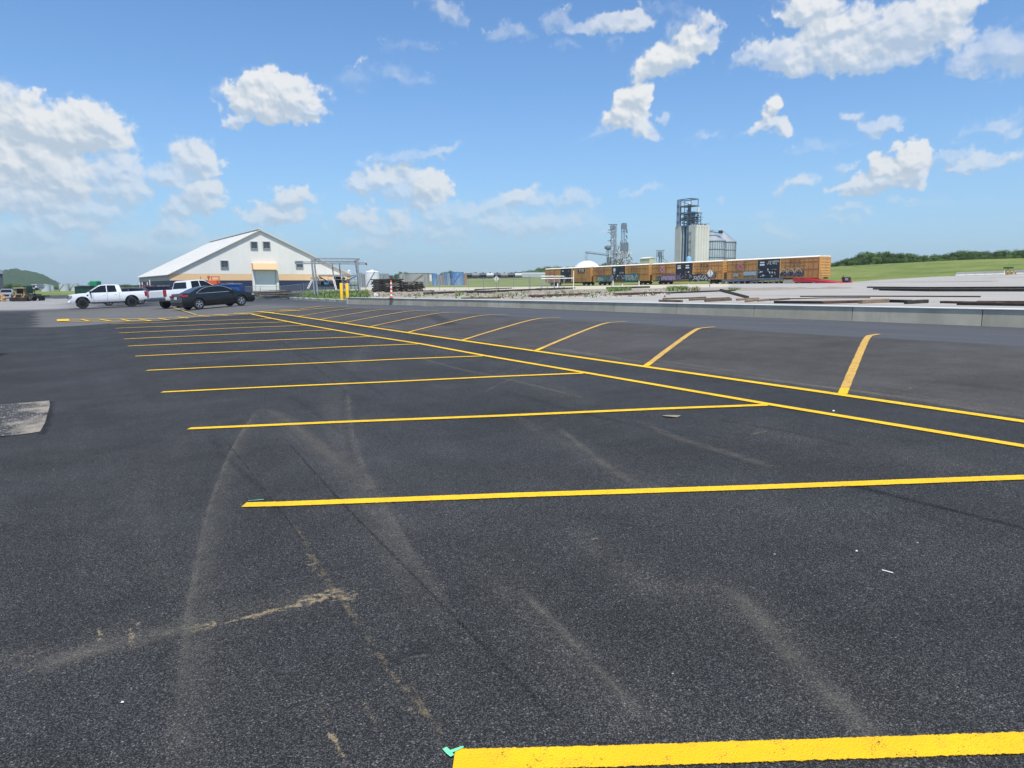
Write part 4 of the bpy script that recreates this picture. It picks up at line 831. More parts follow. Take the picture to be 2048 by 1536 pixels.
# near rear-wheel contact pixel -> origin
def place_vehicle(px, D, lx, ly, rz):
    p = on_ground(px, D); f = Vector((math.cos(rz), math.sin(rz), 0)); l = Vector((-math.sin(rz), math.cos(rz), 0)); return p - f * lx - l * ly
rz = R(48); loc = place_vehicle(397, 45.2, 1.05, -.9, rz)
car = vehicle('sedan', 'black four-door sedan with silver five-spoke wheels parked beside the white pickups', 'car', SED, CARB, CHROME, loc, rz); settle(car, 4.93, 1.85, rz)
for y in (-1, 1):
    m_ = MB(); W_ = .925
    def hc(x, z): k = (z - .98) / (1.46 - .98); return W_ - .07 - .26 * max(0, k)
    top = [(.98, 1.035), (1.40, 1.275), (1.75, 1.37), (2.15, 1.405), (2.52, 1.405), (2.83, 1.355), (3.08, 1.26), (3.44, 1.06), (3.46, 1.0), (1.0, 1.0), (.98, 1.035)]
    for a, b in zip(top[:-1], top[1:]): m_.bar((a[0], y * (hc(*a) + .012), a[1]), (b[0], y * (hc(*b) + .012), b[1]), .028, .028)
    m_.build('window_trim', CHROME, car)
rz = R(33.5 + 180); loc = place_vehicle(262, 62.2, 1.22, .98, rz)
f150 = vehicle('pickup_truck', 'white crew-cab pickup with black wheels facing left, side on to the lot', 'pickup truck', TRUCK, CARW, BLK, loc, rz, 6); truck_extras(f150, CARW, CHROME, True); settle(f150, 5.9, 2.03, rz)
rz = R(60); loc = place_vehicle(331, 51.2, .05, -1.0, rz)
gmc = vehicle('pickup_truck', 'white pickup seen from behind, silver tailgate and dark step bumper, left of the black sedan', 'pickup truck', dict(TRUCK, tail=(.08, 1.10, .20, .46, .17)), CARW, CHROME, loc, rz, 6); truck_extras(gmc, CARW, mat('dark_chrome', (.10, .11, .13), .3, .6), False); settle(gmc, 5.9, 2.03, rz)
rz = R(33.5 + 180); loc = place_vehicle(280, 70, 1.0, .98, rz)
suv = vehicle('parked_car', 'dark grey car mostly hidden behind the left white pickup', 'car', dict(SUVS, roof_z=1.6, cab=[(x, 1.08 + (z - 1.08) * .9) for x, z in SUVS['cab']], side_glass=[[(x, 1.08 + (z - 1.08) * .88) for x, z in g] for g in SUVS['side_glass']]), mat('grey_car_paint', (.05, .06, .075), .3, .2, var=.05, coat=.7), CHROME, loc, rz); settle(suv, 4.8, 1.9, rz)
rz = R(-62); loc = place_vehicle(9, 118, 5.0, 0, rz)
slv = vehicle('pickup_truck', 'dusty silver truck facing the camera behind the sand pile at the left edge', 'truck', TRUCK, CARS, BLK, loc, rz, 6); truck_extras(slv, CARS, CHROME); settle(slv, 5.9, 2.03, rz)
# car whose rear corner just reaches into the picture at the left edge
p = G(-6, 724); rz = R(180 + 20)
edge = vehicle('parked_car', 'white car at the left edge with only its rear corner and red lamp in view', 'car', SED, CARW, CHROME, (0, 0, 0), rz)
edge.location = (p.x - .50, p.y + .02, T(p.x, p.y)); 
l = Vector((-math.sin(rz), math.cos(rz), 0)); edge.location -= l * .86
settle(edge, 4.93, 1.85, rz)

# ================================================================== WALL, KERB BLOCKS, BOLLARDS, POSTS, CONES
wall = thing('retaining_wall', 'long low grey concrete retaining wall along the far side of the lot', 'wall', (0, 0, 0), LOTROT)
u0 = -24.0; k = 0
while u0 < 55.5:
    u1 = min(u0 + 3.66, 55.9); mb = MB(); n = 4
    for i in range(n):
        ua, ub = u0 + .012 + (u1 - u0 - .024) * i / n, u0 + .012 + (u1 - u0 - .024) * (i + 1) / n
        if i == 0: pass
        vs = []
        for uu in (ua, ub):
            zb = float(z_lot(21, uu)) - .25; zt = float(z_yard(21.3, uu)) + .035 + .004 * math.sin(k * 2.1)
            vs += [(20.985 + .004 * math.sin(k * 7), uu, zb), (21.02, uu, zt), (21.32, uu, zt), (21.32, uu, zb)]
        mb.add(vs, [(0, 1, 5, 4), (1, 2, 6, 5), (2, 3, 7, 6)] + ([(3, 2, 1, 0)] if i == 0 else []) + ([(4, 5, 6, 7)] if i == n - 1 else []))
    mb.build('wall_panel', CONC if k % 3 else mat('weathered_concrete_b', (.48, .44, .345), .9, var=.16, scale=1.1, bump=.3, dirt=((.33, .31, .25), 2.5, .5), spec=.2), wall)
    u0 = u1; k += 1
mb = MB(); q_ = list(np.linspace(-24, 55.9, 40))
for ua, ub in zip(q_[:-1], q_[1:]): za, zb = float(z_yard(21.3, ua)) + .036, float(z_yard(21.3, ub)) + .036; mb.add([(20.99, ua, za), (21.34, ua, za), (21.34, ub, zb), (20.99, ub, zb), (20.99, ua, za + .022), (21.34, ua, za + .022), (21.34, ub, zb + .022), (20.99, ub, zb + .022)], [(3, 2, 1, 0), (4, 5, 6, 7), (0, 1, 5, 4), (1, 2, 6, 5), (2, 3, 7, 6), (3, 0, 4, 7)])
mb.build('sunlit_top_edge', mat('sunlit_edge_concrete', (.78, .77, .74), .9, var=.04, scale=4, spec=.2), wall)  # added bright strip: the wall's sunlit top edge put into colour
mb = MB(); ue = 55.9; zb = float(z_lot(21, ue)) - .2; zt = float(z_yard(21.3, ue)) + .035; mb.box((21.9, ue + .15, (zb + zt) / 2), (1.9, .26, zt - zb)); mb.build('wall_return', CONCL, wall)
uu = 56.3; k = 0
while uu < 128 and k < 32:
    ln = 2.35; s1, s2 = float(sbound(uu)), float(sbound(uu + ln)); zg = float(z_lot(s1 - .4, uu + ln / 2)); h_ = .30 + .02 * math.sin(k * 3.3)
    x_, y_ = xy((s1 + s2) / 2 + .02 * math.sin(k * 5), uu + ln / 2); rzk = YAW - math.atan2(s2 - s1, ln) + .012 * math.sin(k * 2.7)
    b_ = MB().box((0, 0, h_ / 2 - .06), (.30, ln - .05, h_ + .1)).build('kerb_block', CONCL if k % 2 else CONC, None, bevel=.015); b_.location = (x_, y_, zg); b_.rotation_euler = (0, 0, rzk)
    tag(b_, f'{ORD[k]} concrete kerb block from the yellow bollards along the grass edge', 'kerb block', 'concrete kerb blocks'); uu += ln; k += 1
for i, (px, lab) in enumerate(((683, 'left yellow steel bollard at the end of the concrete wall'), (694.5, 'right yellow steel bollard at the end of the concrete wall'))):
    p = G(px + .5, 601.5 + i); H_ = (602 - 568) * p.y / FPX
    t = tag(MB().lathe([(.145, -.1), (.145, H_ - .05), (.12, H_ - .012), (.06, H_)], 18).build('bollard', BOLY, None, smooth=True), lab, 'bollard', 'yellow bollards'); t.location = p
def cone(px, py, hpx, label, tall=False):
    p = G(px, py); H_ = hpx * p.y / FPX
    if tall:
        t = thing('channelizer_post', label, 'traffic post', p); r_ = .07
        MB().lathe([(.30, 0), (.28, .05), (.12, .08)], 8).build('base', BLACK, t)
        z = .07; seg = (H_ - .07) / 9
        for i in range(9): MB().lathe([(r_ * (1.25 - .05 * i), 0), (r_ * (1.2 - .05 * i), seg)], 14).build('band', ORNG if i % 2 == 0 else WHTR, t, smooth=True).location = (0, 0, z + i * seg)
    else:
        t = thing('traffic_cone', label, 'traffic cone', p, group='traffic cones')
        MB().box((0, 0, .02), (H_ * .5, H_ * .5, .04)).build('base', ORNG if hpx < 13 else BLK, t); r0 = H_ * .17
        for a, b, mm in ((.03, .35, ORNG), (.35, .52, WHTR), (.52, .68, ORNG), (.68, .82, WHTR), (.82, 1., ORNG)):
            MB().lathe([(r0 * (1.05 - .85 * a), a * H_), (r0 * (1.05 - .85 * b), b * H_)], 14).build('band', mm, t, smooth=True)
    return t
cone(783, 604, 37, 'orange and white striped channelizer post on a black base by the wall', True)
cone(497, 591.5, 14, 'orange traffic cone right of the black sedan by the steel pile')
cone(62, 599, 9.5, 'orange traffic cone in front of the old yellow tractor'); cone(82, 596.5, 7.5, 'orange and white cone just right of the flatbed trailer')
p = G(141.5, 603); cone(141.5, 604, 10, 'orange and white cone at the nose of the left white pickup')

# ================================================================== WAREHOUSE
def warehouse():
    """gable end faces the camera side; local x along the gable (n), local y along its length (d)"""
    D0 = 150.0; pk = at(519, 460, D0); rz_ = YAW
    t = thing('warehouse', 'long white metal warehouse with a gabled end, tan and navy bands', 'warehouse', (pk.x, pk.y, 0), rz_)
    ex = Vector((math.cos(rz_), math.sin(rz_))); ridge = pk.z
    def hit(px):                                    # local x on the gable plane seen at a column
        d = ray(px, 520); k = d.x / d.y; X = (pk.x * ex.y - pk.y * ex.x) / (ex.y - 0) if False else None
        # pk + ex*w = k*Y
        w_ = (k * pk.y - pk.x) / (ex.x - k * ex.y); return w_
    def zz(px, py): w_ = hit(px); return z_at(px, py, pk.y + ex.y * w_)
    xl, xr = hit(337), hit(699); ze = (zz(337, 549) + zz(699, 547.0)) / 2; zt = ze; z0 = .2
    ztan = (zz(337, 561) + zz(690, 560.5)) / 2; L = 50.0; hw_l, hw_r = -xl, xr
    # corrugated sheet walls in three bands
    def gable(z_lo, z_hi, m_, nm, y=0., thick=.2):
        mb = MB(); pts = []
        if nm == 'gable_wall': pts = [(xl, ze), (0, ridge), (xr, ze)]
        else: pts = [(xl, z_lo), (xl, z_hi), (xr, z_hi), (xr, z_lo)]
        n_ = len(pts); mb.add([(x, y, z) for x, z in pts] + [(x, y + thick, z) for x, z in pts], [tuple(range(n_)), tuple(range(2 * n_ - 1, n_ - 1, -1))] + [(i, (i + 1) % n_, n_ + (i + 1) % n_, n_ + i) for i in range(n_)])
        if nm == 'gable_wall':
            x = xl + 1.0
            while x < xr:
                zt_ = ze + (ridge - ze) * (1 - (x / xl if x < 0 else x / xr)); mb.box((x, y - .015, (ze + zt_) / 2), (.05, .05, zt_ - ze)); x += 1.2
        mb.build(nm, m_, t)
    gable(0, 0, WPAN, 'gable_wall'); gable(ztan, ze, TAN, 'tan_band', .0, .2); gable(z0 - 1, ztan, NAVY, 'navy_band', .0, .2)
    for x, nm in ((xl, 'left'), (xr, 'right')):
        s_ = 1 if x > 0 else -1
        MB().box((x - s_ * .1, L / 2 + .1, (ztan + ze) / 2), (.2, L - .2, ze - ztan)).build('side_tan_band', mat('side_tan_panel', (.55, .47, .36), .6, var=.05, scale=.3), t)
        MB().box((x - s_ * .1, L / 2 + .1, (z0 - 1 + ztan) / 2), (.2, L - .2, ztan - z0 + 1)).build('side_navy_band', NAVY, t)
    mb = MB()
    for s_, x in ((1, xl), (-1, xr)):
        ov = .5; k = (ridge - ze) / abs(x); xe = x + (-ov if x < 0 else ov); zE = ze - k * ov
        vs = [(xe, -.35, zE + .06), (0, -.35, ridge + .06), (0, L, ridge + .06), (xe, L, zE + .06)]; vs += [(a, b, c - .14) for a, b, c in vs]
        mb.add(vs, [(0, 1, 2, 3), (7, 6, 5, 4), (0, 4, 5, 1), (1, 5, 6, 2), (2, 6, 7, 3), (3, 7, 4, 0)])
        y = 1.5
        while y < L: mb.bar((xe, y, zE + .09), (0, y, ridge + .09), .07, .07); y += 2.2
    rf = mb.build('roof', WROOF, t); MB().bar((0, -.4, ridge + .16), (0, L, ridge + .16), .9, .12).build('ridge_cap', WPAN, rf)
    for s_, x in ((1, xl), (-1, xr)):
        k = (ridge - ze) / abs(x); xe = x + (-.5 if x < 0 else .5); MB().bar((xe, -.38, ze - k * .5 - .02), (0, -.38, ridge - .02), .05, .13).build('roof_trim', mat('pale_trim', (.66, .55, .42), .6, var=.04), t)
    gl = mat('fan_glass', (.05, .065, .085), .3, var=.5, scale=1.1)
    for px0, px1, py0, py1 in ((503, 516, 483.5, 497), (527.5, 541, 483.5, 497), (441, 455.5, 521.5, 535.5), (591.5, 605, 522, 535)):
        a, b = hit(px0), hit(px1); zb_, zt_ = zz(px0, py1), zz(px0, py0); fr = MB(); cx, cz = (a + b) / 2, (zb_ + zt_) / 2; w_, h_ = b - a, zt_ - zb_
        for q in (-1, 1): fr.box((cx + q * w_ / 2, -.10, cz), (.14, .24, h_ + .14)); fr.box((cx, -.10, cz + q * h_ / 2), (w_ - .14, .24, .14))
        f_ = fr.build('window', GALV, t); MB().box((cx, -.04, cz), (w_ - .14, .08, h_ - .14)).build('pane', gl, f_)
        mu = MB(); mu.box((cx, -.11, cz), (.08, .1, h_ - .14)); 
        for q in (-1, 1): mu.bar((cx + q * w_ * .25 - w_ * .2, -.10, cz - h_ * .4), (cx + q * w_ * .25 + w_ * .2, -.10, cz + h_ * .4), .06); mu.bar((cx + q * w_ * .25 - w_ * .2, -.10, cz + h_ * .4), (cx + q * w_ * .25 + w_ * .2, -.10, cz - h_ * .4), .06)
        mu.build('fan_blades', mat('fan_grey', (.12, .13, .15), .6), f_)
    a, b = hit(508), hit(549); zt_ = zz(520, 541); cz = (zt_ + z0) / 2
    mb = MB().box(((a + b) / 2, -.06, cz), (b - a, .16, zt_ - z0 + .2)); z = z0
    while z < zt_: mb.box(((a + b) / 2, -.155, z), (b - a, .03, .05)); z += .32
    dr = mb.build('roller_door', mat('door_white', (.80, .79, .74), .5, var=.04, scale=.5), t)
    for x in (a - .35, b + .35): MB().box((x, -.16, (zt_ + z0) / 2), (.5, .34, zt_ - z0)).build('door_post', WPAN, t)
    a2, b2 = hit(502.5), hit(551); zc0, zc1 = zz(520, 539.5), zz(520, 526)
    vs = [(a2, -.02, zc0), (b2, -.02, zc0), (b2, -.02, zc1), (a2, -.02, zc1), (a2, -1.5, zc0), (b2, -1.5, zc0), (b2, -1.1, zc1 - .1), (a2, -1.1, zc1 - .1)]
    MB().add(vs, [(0, 3, 2, 1), (4, 5, 6, 7), (0, 1, 5, 4), (3, 7, 6, 2), (0, 4, 7, 3), (1, 2, 6, 5)]).build('door_canopy', TAN, t)
warehouse()

# ================================================================== BOXCARS
def text_mesh(txt, size, name, m_, parent, loc, rot=(R(90), 0, 0), sx=1., bold=0., align='CENTER'):
    cu = bpy.data.curves.new(name, 'FONT'); cu.body = txt; cu.size = size; cu.align_x = align; cu.extrude = .004; cu.offset = bold; cu.resolution_u = 2
    ob = bpy.data.objects.new(name, cu); COL.objects.link(ob); bpy.context.view_layer.update()
    me = bpy.data.meshes.new_from_object(ob.evaluated_get(bpy.context.evaluated_depsgraph_get())); bpy.data.objects.remove(ob); bpy.data.curves.remove(cu)
    me.materials.clear(); me.materials.append(m_); o = bpy.data.objects.new(name, me); COL.objects.link(o); o.parent = parent; o.location = loc; o.rotation_euler = rot; o.scale = (sx, 1, 1); return o
OCH = mat('ochre_car_paint', (.50, .25, .072), .6, var=.10, scale=.8, dirt=((.20, .10, .035), .55, .55))
OCHB = mat('ochre_trim_and_sunlit_end', (.66, .37, .085), .6, var=.10, scale=.8, dirt=((.36, .19, .07), .6, .5))  # brighter ochre: the ends' sunlit tone put into the paint, also trim
OCHR = mat('pale_sunlit_end_ochre', (.58, .30, .12), .6, var=.10, scale=.8, dirt=((.30, .15, .07), .6, .5))  # paler ochre for the two far cars' ends, sunlight put into the colour
BDOOR = mat('black_door_paint', (.014, .017, .024), .5, var=.3, scale=2, dirt=((.06, .06, .06), 2, .3))
CRM = mat('cream_roof_paint', (.74, .68, .58), .6, var=.06, scale=.5, dirt=((.5, .42, .33), 1, .5))
MAG = mat('magenta_paint', (.42, .05, .16), .6, var=.2, scale=4); DKR = mat('dark_red_lettering', (.13, .03, .025), .6, var=.3, scale=4); TXT = mat('dark_lettering', (.06, .035, .02), .6, var=.4, scale=5)
SPW = mat('white_spray', (.62, .65, .66), .6, var=.15, scale=3); SPT = mat('teal_spray', (.05, .15, .13), .6, var=.4, scale=3); SPP = mat('purple_spray', (.16, .05, .17), .6, var=.4, scale=3); SPK = mat('black_spray', (.03, .03, .034), .6, var=.3, scale=3)
SPL = mat('pale_blue_spray', (.30, .42, .47), .6, var=.2, scale=3); SPLI = mat('lilac_spray', (.34, .24, .38), .6, var=.3, scale=3)
def strokes(mb, x0, z0, w_, h_, y, n, wd, rnd, letter=True):
    """rounded letter-like strokes inside a box"""
    cw = w_ / n
    for i in range(n):
        cx = x0 + cw * (i + .5); pts = []
        kind = rnd.randrange(4); a0 = rnd.uniform(0, 6.28)
        for k in range(8):
            a = a0 + k * rnd.uniform(.55, .95); rr = rnd.uniform(.30, .5)
            pts.append((cx + math.cos(a) * cw * rr * 1.15, z0 + h_ / 2 + math.sin(a) * h_ * rr * .95))
        if kind == 0: pts = pts[:5]
        for a, b in zip(pts[:-1], pts[1:]): mb.bar((a[0], y, a[1]), (b[0], y, b[1]), .012, wd) if False else flatbar(mb, a, b, y, wd)
def flatbar(mb, a, b, y, wd):
    d = Vector((b[0] - a[0], b[1] - a[1])); ln = d.length
    if ln < 1e-4: return
    d /= ln; nx, nz = -d.y * wd / 2, d.x * wd / 2
    q = [(a[0] + nx, a[1] + nz), (b[0] + nx, b[1] + nz), (b[0] - nx, b[1] - nz), (a[0] - nx, a[1] - nz)]
    mb.add([(x, y, z) for x, z in q] + [(x, y + .008, z) for x, z in q], [(0, 1, 2, 3), (7, 6, 5, 4), (0, 4, 5, 1), (1, 5, 6, 2), (2, 6, 7, 3), (3, 7, 4, 0)])
def blob_patch(x0, z0, w_, h_, y, m_, parent, rnd, name='graffiti'):
    n = 26; pts = []
    for i in range(n):
        t = i / n * 4; e = .5 + .5 * rnd.uniform(-.2, .2) * .6
        if t < 1: p = (t, 0)
        elif t < 2: p = (1, t - 1)
        elif t < 3: p = (3 - t, 1)
        else: p = (0, 4 - t)
        pts.append((x0 + w_ * (p[0] + rnd.uniform(-.02, .02)), z0 + h_ * (p[1] + rnd.uniform(-.09, .09))))
    mb = MB(); mb.add([(x, y, z) for x, z in pts] + [(x, y + .01, z) for x, z in pts], [tuple(range(n)), tuple(range(2 * n - 1, n - 1, -1))] + [(i, (i + 1) % n, n + (i + 1) % n, n + i) for i in range(n)])
    return mb.build(name, m_, parent)
CL, CG, CH = 21.3, 1.2, 4.85
TD = Vector((SN, -CN))                           # along the train towards the camera
P1 = at(1100, 571.5, 204); P2 = at(1648, 565.6, 127.4)
def track_pt(dist): k = dist / (P2 - P1).length; return P1.lerp(P2, k)
TRZ = math.atan2((P2 - P1).y, (P2 - P1).x); TPITCH = -math.asin((P2.z - P1.z) / (P2 - P1).length)
def boxcar(i, label):
    p = track_pt(i * (CL + CG) * (P2 - P1).length / (4 * CL + 3 * CG)); t = thing('boxcar', label, 'boxcar', p, 0, 'ochre boxcars standing in a train'); t.rotation_euler = (0, TPITCH, TRZ)
    HW = 1.6; zb, zt = .92, CH - .28; rnd = random.Random(40 + i); L = CL; flat = i == 0
    d0, d1 = L * .365, L * .61
    b = MB(); b.box((L / 2, 0, (zb + zt) / 2), (L - .3, 2 * HW - .06, zt - zb))
    x = .15
    for seg0, seg1, n in ((.12, d0, 7), (d1, L - .12, 8)):
        for k in range(n + 1): xx = seg0 + (seg1 - seg0) * k / n; b.box((xx, 0, (zb + zt) / 2), (.10 if k not in (0, n) else .26, 2 * HW, zt - zb))
    b.box((L / 2, 0, zt - .08), (L - .1, 2 * HW + .02, .16)); b.box((L / 2, 0, zb + .05), (L - .1, 2 * HW + .02, .12))
    b.build('body', OCH, t)
    if not flat:
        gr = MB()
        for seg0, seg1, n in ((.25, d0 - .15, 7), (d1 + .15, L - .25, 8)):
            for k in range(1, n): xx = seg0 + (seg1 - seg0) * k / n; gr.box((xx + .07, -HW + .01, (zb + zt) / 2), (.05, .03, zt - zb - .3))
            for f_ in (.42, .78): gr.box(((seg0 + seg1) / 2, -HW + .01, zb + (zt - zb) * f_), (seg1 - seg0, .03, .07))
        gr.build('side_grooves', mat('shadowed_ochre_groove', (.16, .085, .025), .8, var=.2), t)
    dm = MB(); dw = (d1 - d0) / 2; 
    for s_ in (-1, 1):
        for q in range(2):
            cx = d0 + dw * (q + .5); dr = MB().box((cx, s_ * (HW + .03), (zb + zt) / 2 + .04), (dw - .1, .10, zt - zb - .2))
            for k in range(5): dr.box((cx - dw / 2 + dw * (k + .5) / 5, s_ * (HW + .09), (zb + zt) / 2), (.07, .05, zt - zb - .4))
            for f_ in (.1, .32, .55, .78): dr.box((cx, s_ * (HW + .09), zb + (zt - zb) * f_), (dw - .2, .045, .06))
            dr.build('door', BDOOR, t)
    for s_ in (d0, d1): MB().box((s_, -(HW + .02), (zb + zt) / 2), (.12, .08, zt - zb)).build('door_post', OCHB, t)
    MB().add([(0, -HW - .03, zt), (0, HW + .03, zt), (0, HW * .8, CH - .03), (0, 0, CH), (0, -HW * .8, CH - .03), (L, -HW - .03, zt), (L, HW + .03, zt), (L, HW * .8, CH - .03), (L, 0, CH), (L, -HW * .8, CH - .03)],
             [(0, 1, 2, 3, 4), (9, 8, 7, 6, 5), (0, 4, 9, 5), (4, 3, 8, 9), (3, 2, 7, 8), (2, 1, 6, 7), (1, 0, 5, 6)]).build('roof', CRM, t)
    em = OCHB if i >= 2 else OCHR
    for x_, s_ in ((L - .12, 1), (.12, -1)):
        e = MB().box((x_, 0, (zb + zt) / 2), (.10, 2 * HW - .3, zt - zb - .1))
        for k in range(6): zz_ = zb + (zt - zb) * (.14 + .13 * k) ; e.box((x_ + s_ * .10, 0, zz_), (.14, 2 * HW - .5, .20))
        ef = e.build('end_wall', em, t)
        MB().box((x_ + s_ * .04, 0, zt - .32), (.12, 2 * HW - .2, .62)).build('end_panel', CRM, t)
        for yy in (-HW + .08, HW - .08): MB().box((x_ + s_ * .02, yy, (zb + zt) / 2), (.18, .16, zt - zb)).build('corner_post', OCH if yy < 0 else mat('brown_corner', (.20, .09, .05), .7), t)
        ld = MB(); 
        for k in range(4): ld.box((x_ + s_ * .24, -HW + .55, zb + .2 + k * .36), (.04, .5, .05))
        ld.bar((x_ + s_ * .24, -HW + .3, zb), (x_ + s_ * .24, -HW + .3, zb + 1.5), .05); ld.build('ladder', OCHB, t)
        MB().bar((x_, 0, .85), (x_ + s_ * .72, 0, .85), .25, .25).build('coupler', RAILD, t)
    MB().box((L / 2, 0, zb - .16), (L - 3, .8, .30)).box((L * .5, -HW + .1, zb - .10), (d1 - d0 + 1, .1, .22)).build('underframe', mat('ochre_sill', (.22, .13, .03), .7), t)
    for xc in (2.9, L - 2.9):
        bo = bpy.data.objects.new('bogie', None)
        for yy in (-1, 1):
            pass
        fr = MB().box((xc, -1.05, .50), (2.5, .16, .26)).box((xc, 1.05, .50), (2.5, .16, .26)).box((xc, 0, .55), (.6, 2.2, .32)).box((xc, -1.12, .45), (.9, .1, .5))
        f_ = fr.build('bogie', RAILD, t)
        for dx in (-.88, .88):
            wh = MB().tube((xc + dx, -.86, .46), (xc + dx, -.72, .46), .46, n=18).tube((xc + dx, .72, .46), (xc + dx, .86, .46), .46, n=18).tube((xc + dx, -.8, .46), (xc + dx, .8, .46), .09, n=8); wh.build('wheelset', RAILD, f_)
    yT = -HW - .035
    # emblem, marks and lettering
    ex, ez, es = L * .165, zb + (zt - zb) * .66, .50
    x_ = MB(); y0 = yT - .02
    if i in (1, 3): pc = mat('pink_patch', (.42, .20, .14), .7)
    else: pc = mat('pink_panel', (.66, .30, .22), .7)
    MB().box((ex, yT, ez), (1.25, .012, 1.25)).build('emblem_panel', pc, t)
    for a, b_ in (((-es, -es), (es, es)), ((-es, es), (es, -es))): flatbar(x_, (ex + a[0], ez + a[1]), (ex + b_[0], ez + b_[1]), y0, .20)
    x_.build('emblem', MAG if i != 2 else mat('violet_paint', (.20, .05, .28), .6), t)
    mk = MB()
    for dx_, z_, w2 in ((-1.35, .12, .5), (-1.35, -.22, .5), (1.30, .12, .45), (1.30, -.22, .45), (1.2, .75, .8), (1.55, .95, .12)): mk.box((ex + dx_, y0, ez + z_), (w2, .012, .07))
    for r_, zz_ in enumerate((.36, .24, .12)):
        for k in range(7):
            if rnd.random() < .75: mk.box((L * .08 + k * .42 + rnd.uniform(0, .1), y0, zb + (zt - zb) * zz_), (.24, .012, .10))
    for r_, zz_ in enumerate((.42, .34, .26)):
        for k in range(4): mk.box((L * .80 + k * .36, y0, zb + (zt - zb) * zz_), (.22, .012, .09))
    mk.build('side_lettering', TXT, t)
    tx = L * .82
    if i == 0:
        MB().box((tx, yT, zb + (zt - zb) * .79), (3.1, .012, .66)).build('sign_panel', mat('sign_black', (.02, .02, .02), .6), t)
        text_mesh('TTX', .84, 'lettering', SPW, t, (tx, yT - .02, zb + (zt - zb) * .79 - .29), sx=1.45, bold=.02)
        text_mesh('Next Load, Any Road!', .34, 'lettering', TXT, t, (tx, yT - .02, zb + (zt - zb) * .60), sx=1.0, bold=.008)
    else:
        text_mesh('TTX', 1.15, 'lettering', (DKR, DKR, mat('dark_red_b', (.10, .02, .03), .6))[i % 3] if i == 2 else DKR if i == 2 else mat('faded_red_lettering', (.26, .085, .055), .6), t, (tx - 1.2, yT - .02, zb + (zt - zb) * .68), sx=1.15, bold=.012)
        text_mesh('NEXT LOAD, ANY ROAD!', .36, 'lettering', mat('faded_brown_lettering', (.22, .11, .045), .6), t, (tx - 1.2, yT - .02, zb + (zt - zb) * .555), sx=1.1, bold=.006)
    yd = -HW - .125; wm = MB()
    for q in range(26 if i in (1, 3) else 16):
        cx = rnd.uniform(d0 + .3, d1 - .4); cz = zb + (zt - zb) * rnd.choice((.12, .16, .22, .3, .35, .36, .46)); wm.box((cx, yd, cz), (rnd.choice((.1, .16, .25, .3)), .012, rnd.choice((.05, .09, .16, .3))))
    if i == 0: wm.box((d0 + 1.2, yd, zb + 3.0), (.9, .012, .2)).box((d0 + 1.2, yd, zb + 2.86), (.5, .012, .14)).box((d1 - 1.3, yd, zb + 2.95), (.7, .012, .06))
    if i in (2, 3):
        for q in range(2 if i == 2 else 1):
            cx = d0 + 1.15 + q * 2.5; wm.box((cx, yd, zb + 3.05), (1.0, .012, .24)).box((cx, yd, zb + 2.6), (1.1, .012, .34))
    if i == 1: wm.tube((d0 + 1.1, yd, zb + 2.75), (d0 + 1.1, yd + .01, zb + 2.75), .48, n=14)
    if i == 3: strokes(wm, d0 + 2.2, zb + 2.5, 2.9, .9, yd, 7, .07, rnd)
    if i == 1: strokes(wm, d0 + .5, zb + 1.75, 1.2, .4, yd, 3, .06, rnd); strokes(wm, d1 - 2.1, zb + 1.7, 1.5, .5, yd, 4, .06, rnd)
    wm.build('stencil_lettering', SPW, t)
    def piece(x0, x1, z0, h_, fill, line, n, wd, seedd, line2=None, yy=yT - .03):
        r2 = random.Random(seedd); g = blob_patch(x0, z0, x1 - x0, h_, yy, fill, t, r2); mb_ = MB(); strokes(mb_, x0 + .1, z0 + h_ * .08, x1 - x0 - .2, h_ * .85, yy - .02, n, wd, r2); mb_.build('graffiti_letters', line, g)
        if line2: mb_ = MB(); strokes(mb_, x0 + .1, z0 + h_ * .08, x1 - x0 - .2, h_ * .85, yy - .04, n * 2, wd * .5, r2); mb_.build('graffiti_letters', line2, g)
    if i == 0: 
        mb_ = MB(); strokes(mb_, d1 + .3, zb + .05, 6.5, .9, yT - .03, 9, .06, random.Random(3)); mb_.build('graffiti', mat('brown_spray', (.20, .09, .07), .6), t)
        mb_ = MB(); strokes(mb_, .6, zb + .0, 6.0, .6, yT - .03, 8, .07, random.Random(5)); mb_.build('graffiti', SPLI, t)
    if i == 1: piece(1.9, 4.3, zb - .1, 1.35, SPT, SPL, 4, .07, 11, SPW); piece(4.35, 7.3, zb - .1, 1.45, SPT, SPW, 4, .08, 12, SPK); piece(d1 - .3, L - 3.6, zb - .15, 1.9, SPT, SPL, 6, .09, 13, SPW); piece(7.3, 8.6, zb + .1, 1.1, SPLI, SPP, 2, .06, 14, None, yd - .02)
    if i == 2: piece(3.1, 7.7, zb - .15, 1.35, SPP, SPLI, 7, .08, 21, SPW); piece(1.7, 3.1, zb - .1, .9, SPK, SPL, 3, .07, 22); piece(7.9, 9.6, zb - .05, 1.2, mat('navy_spray', (.04, .05, .12), .6), SPLI, 3, .06, 23, None, yd - .02); piece(d1 - 1.1, d1 + 5.2, zb - .35, 1.5, SPK, SPW, 8, .10, 24); piece(d1 + 4.2, L - 1.6, zb + .4, .9, SPK, SPW, 3, .05, 25)
    if i == 3: piece(1.8, 3.0, zb + .55, .5, SPL, SPK, 2, .05, 31); piece(4.4, 7.6, zb + .6, .85, SPL, SPW, 4, .07, 32); piece(d1 + .1, d1 + 5.3, zb + .35, .8, SPK, SPLI, 5, .06, 33); 
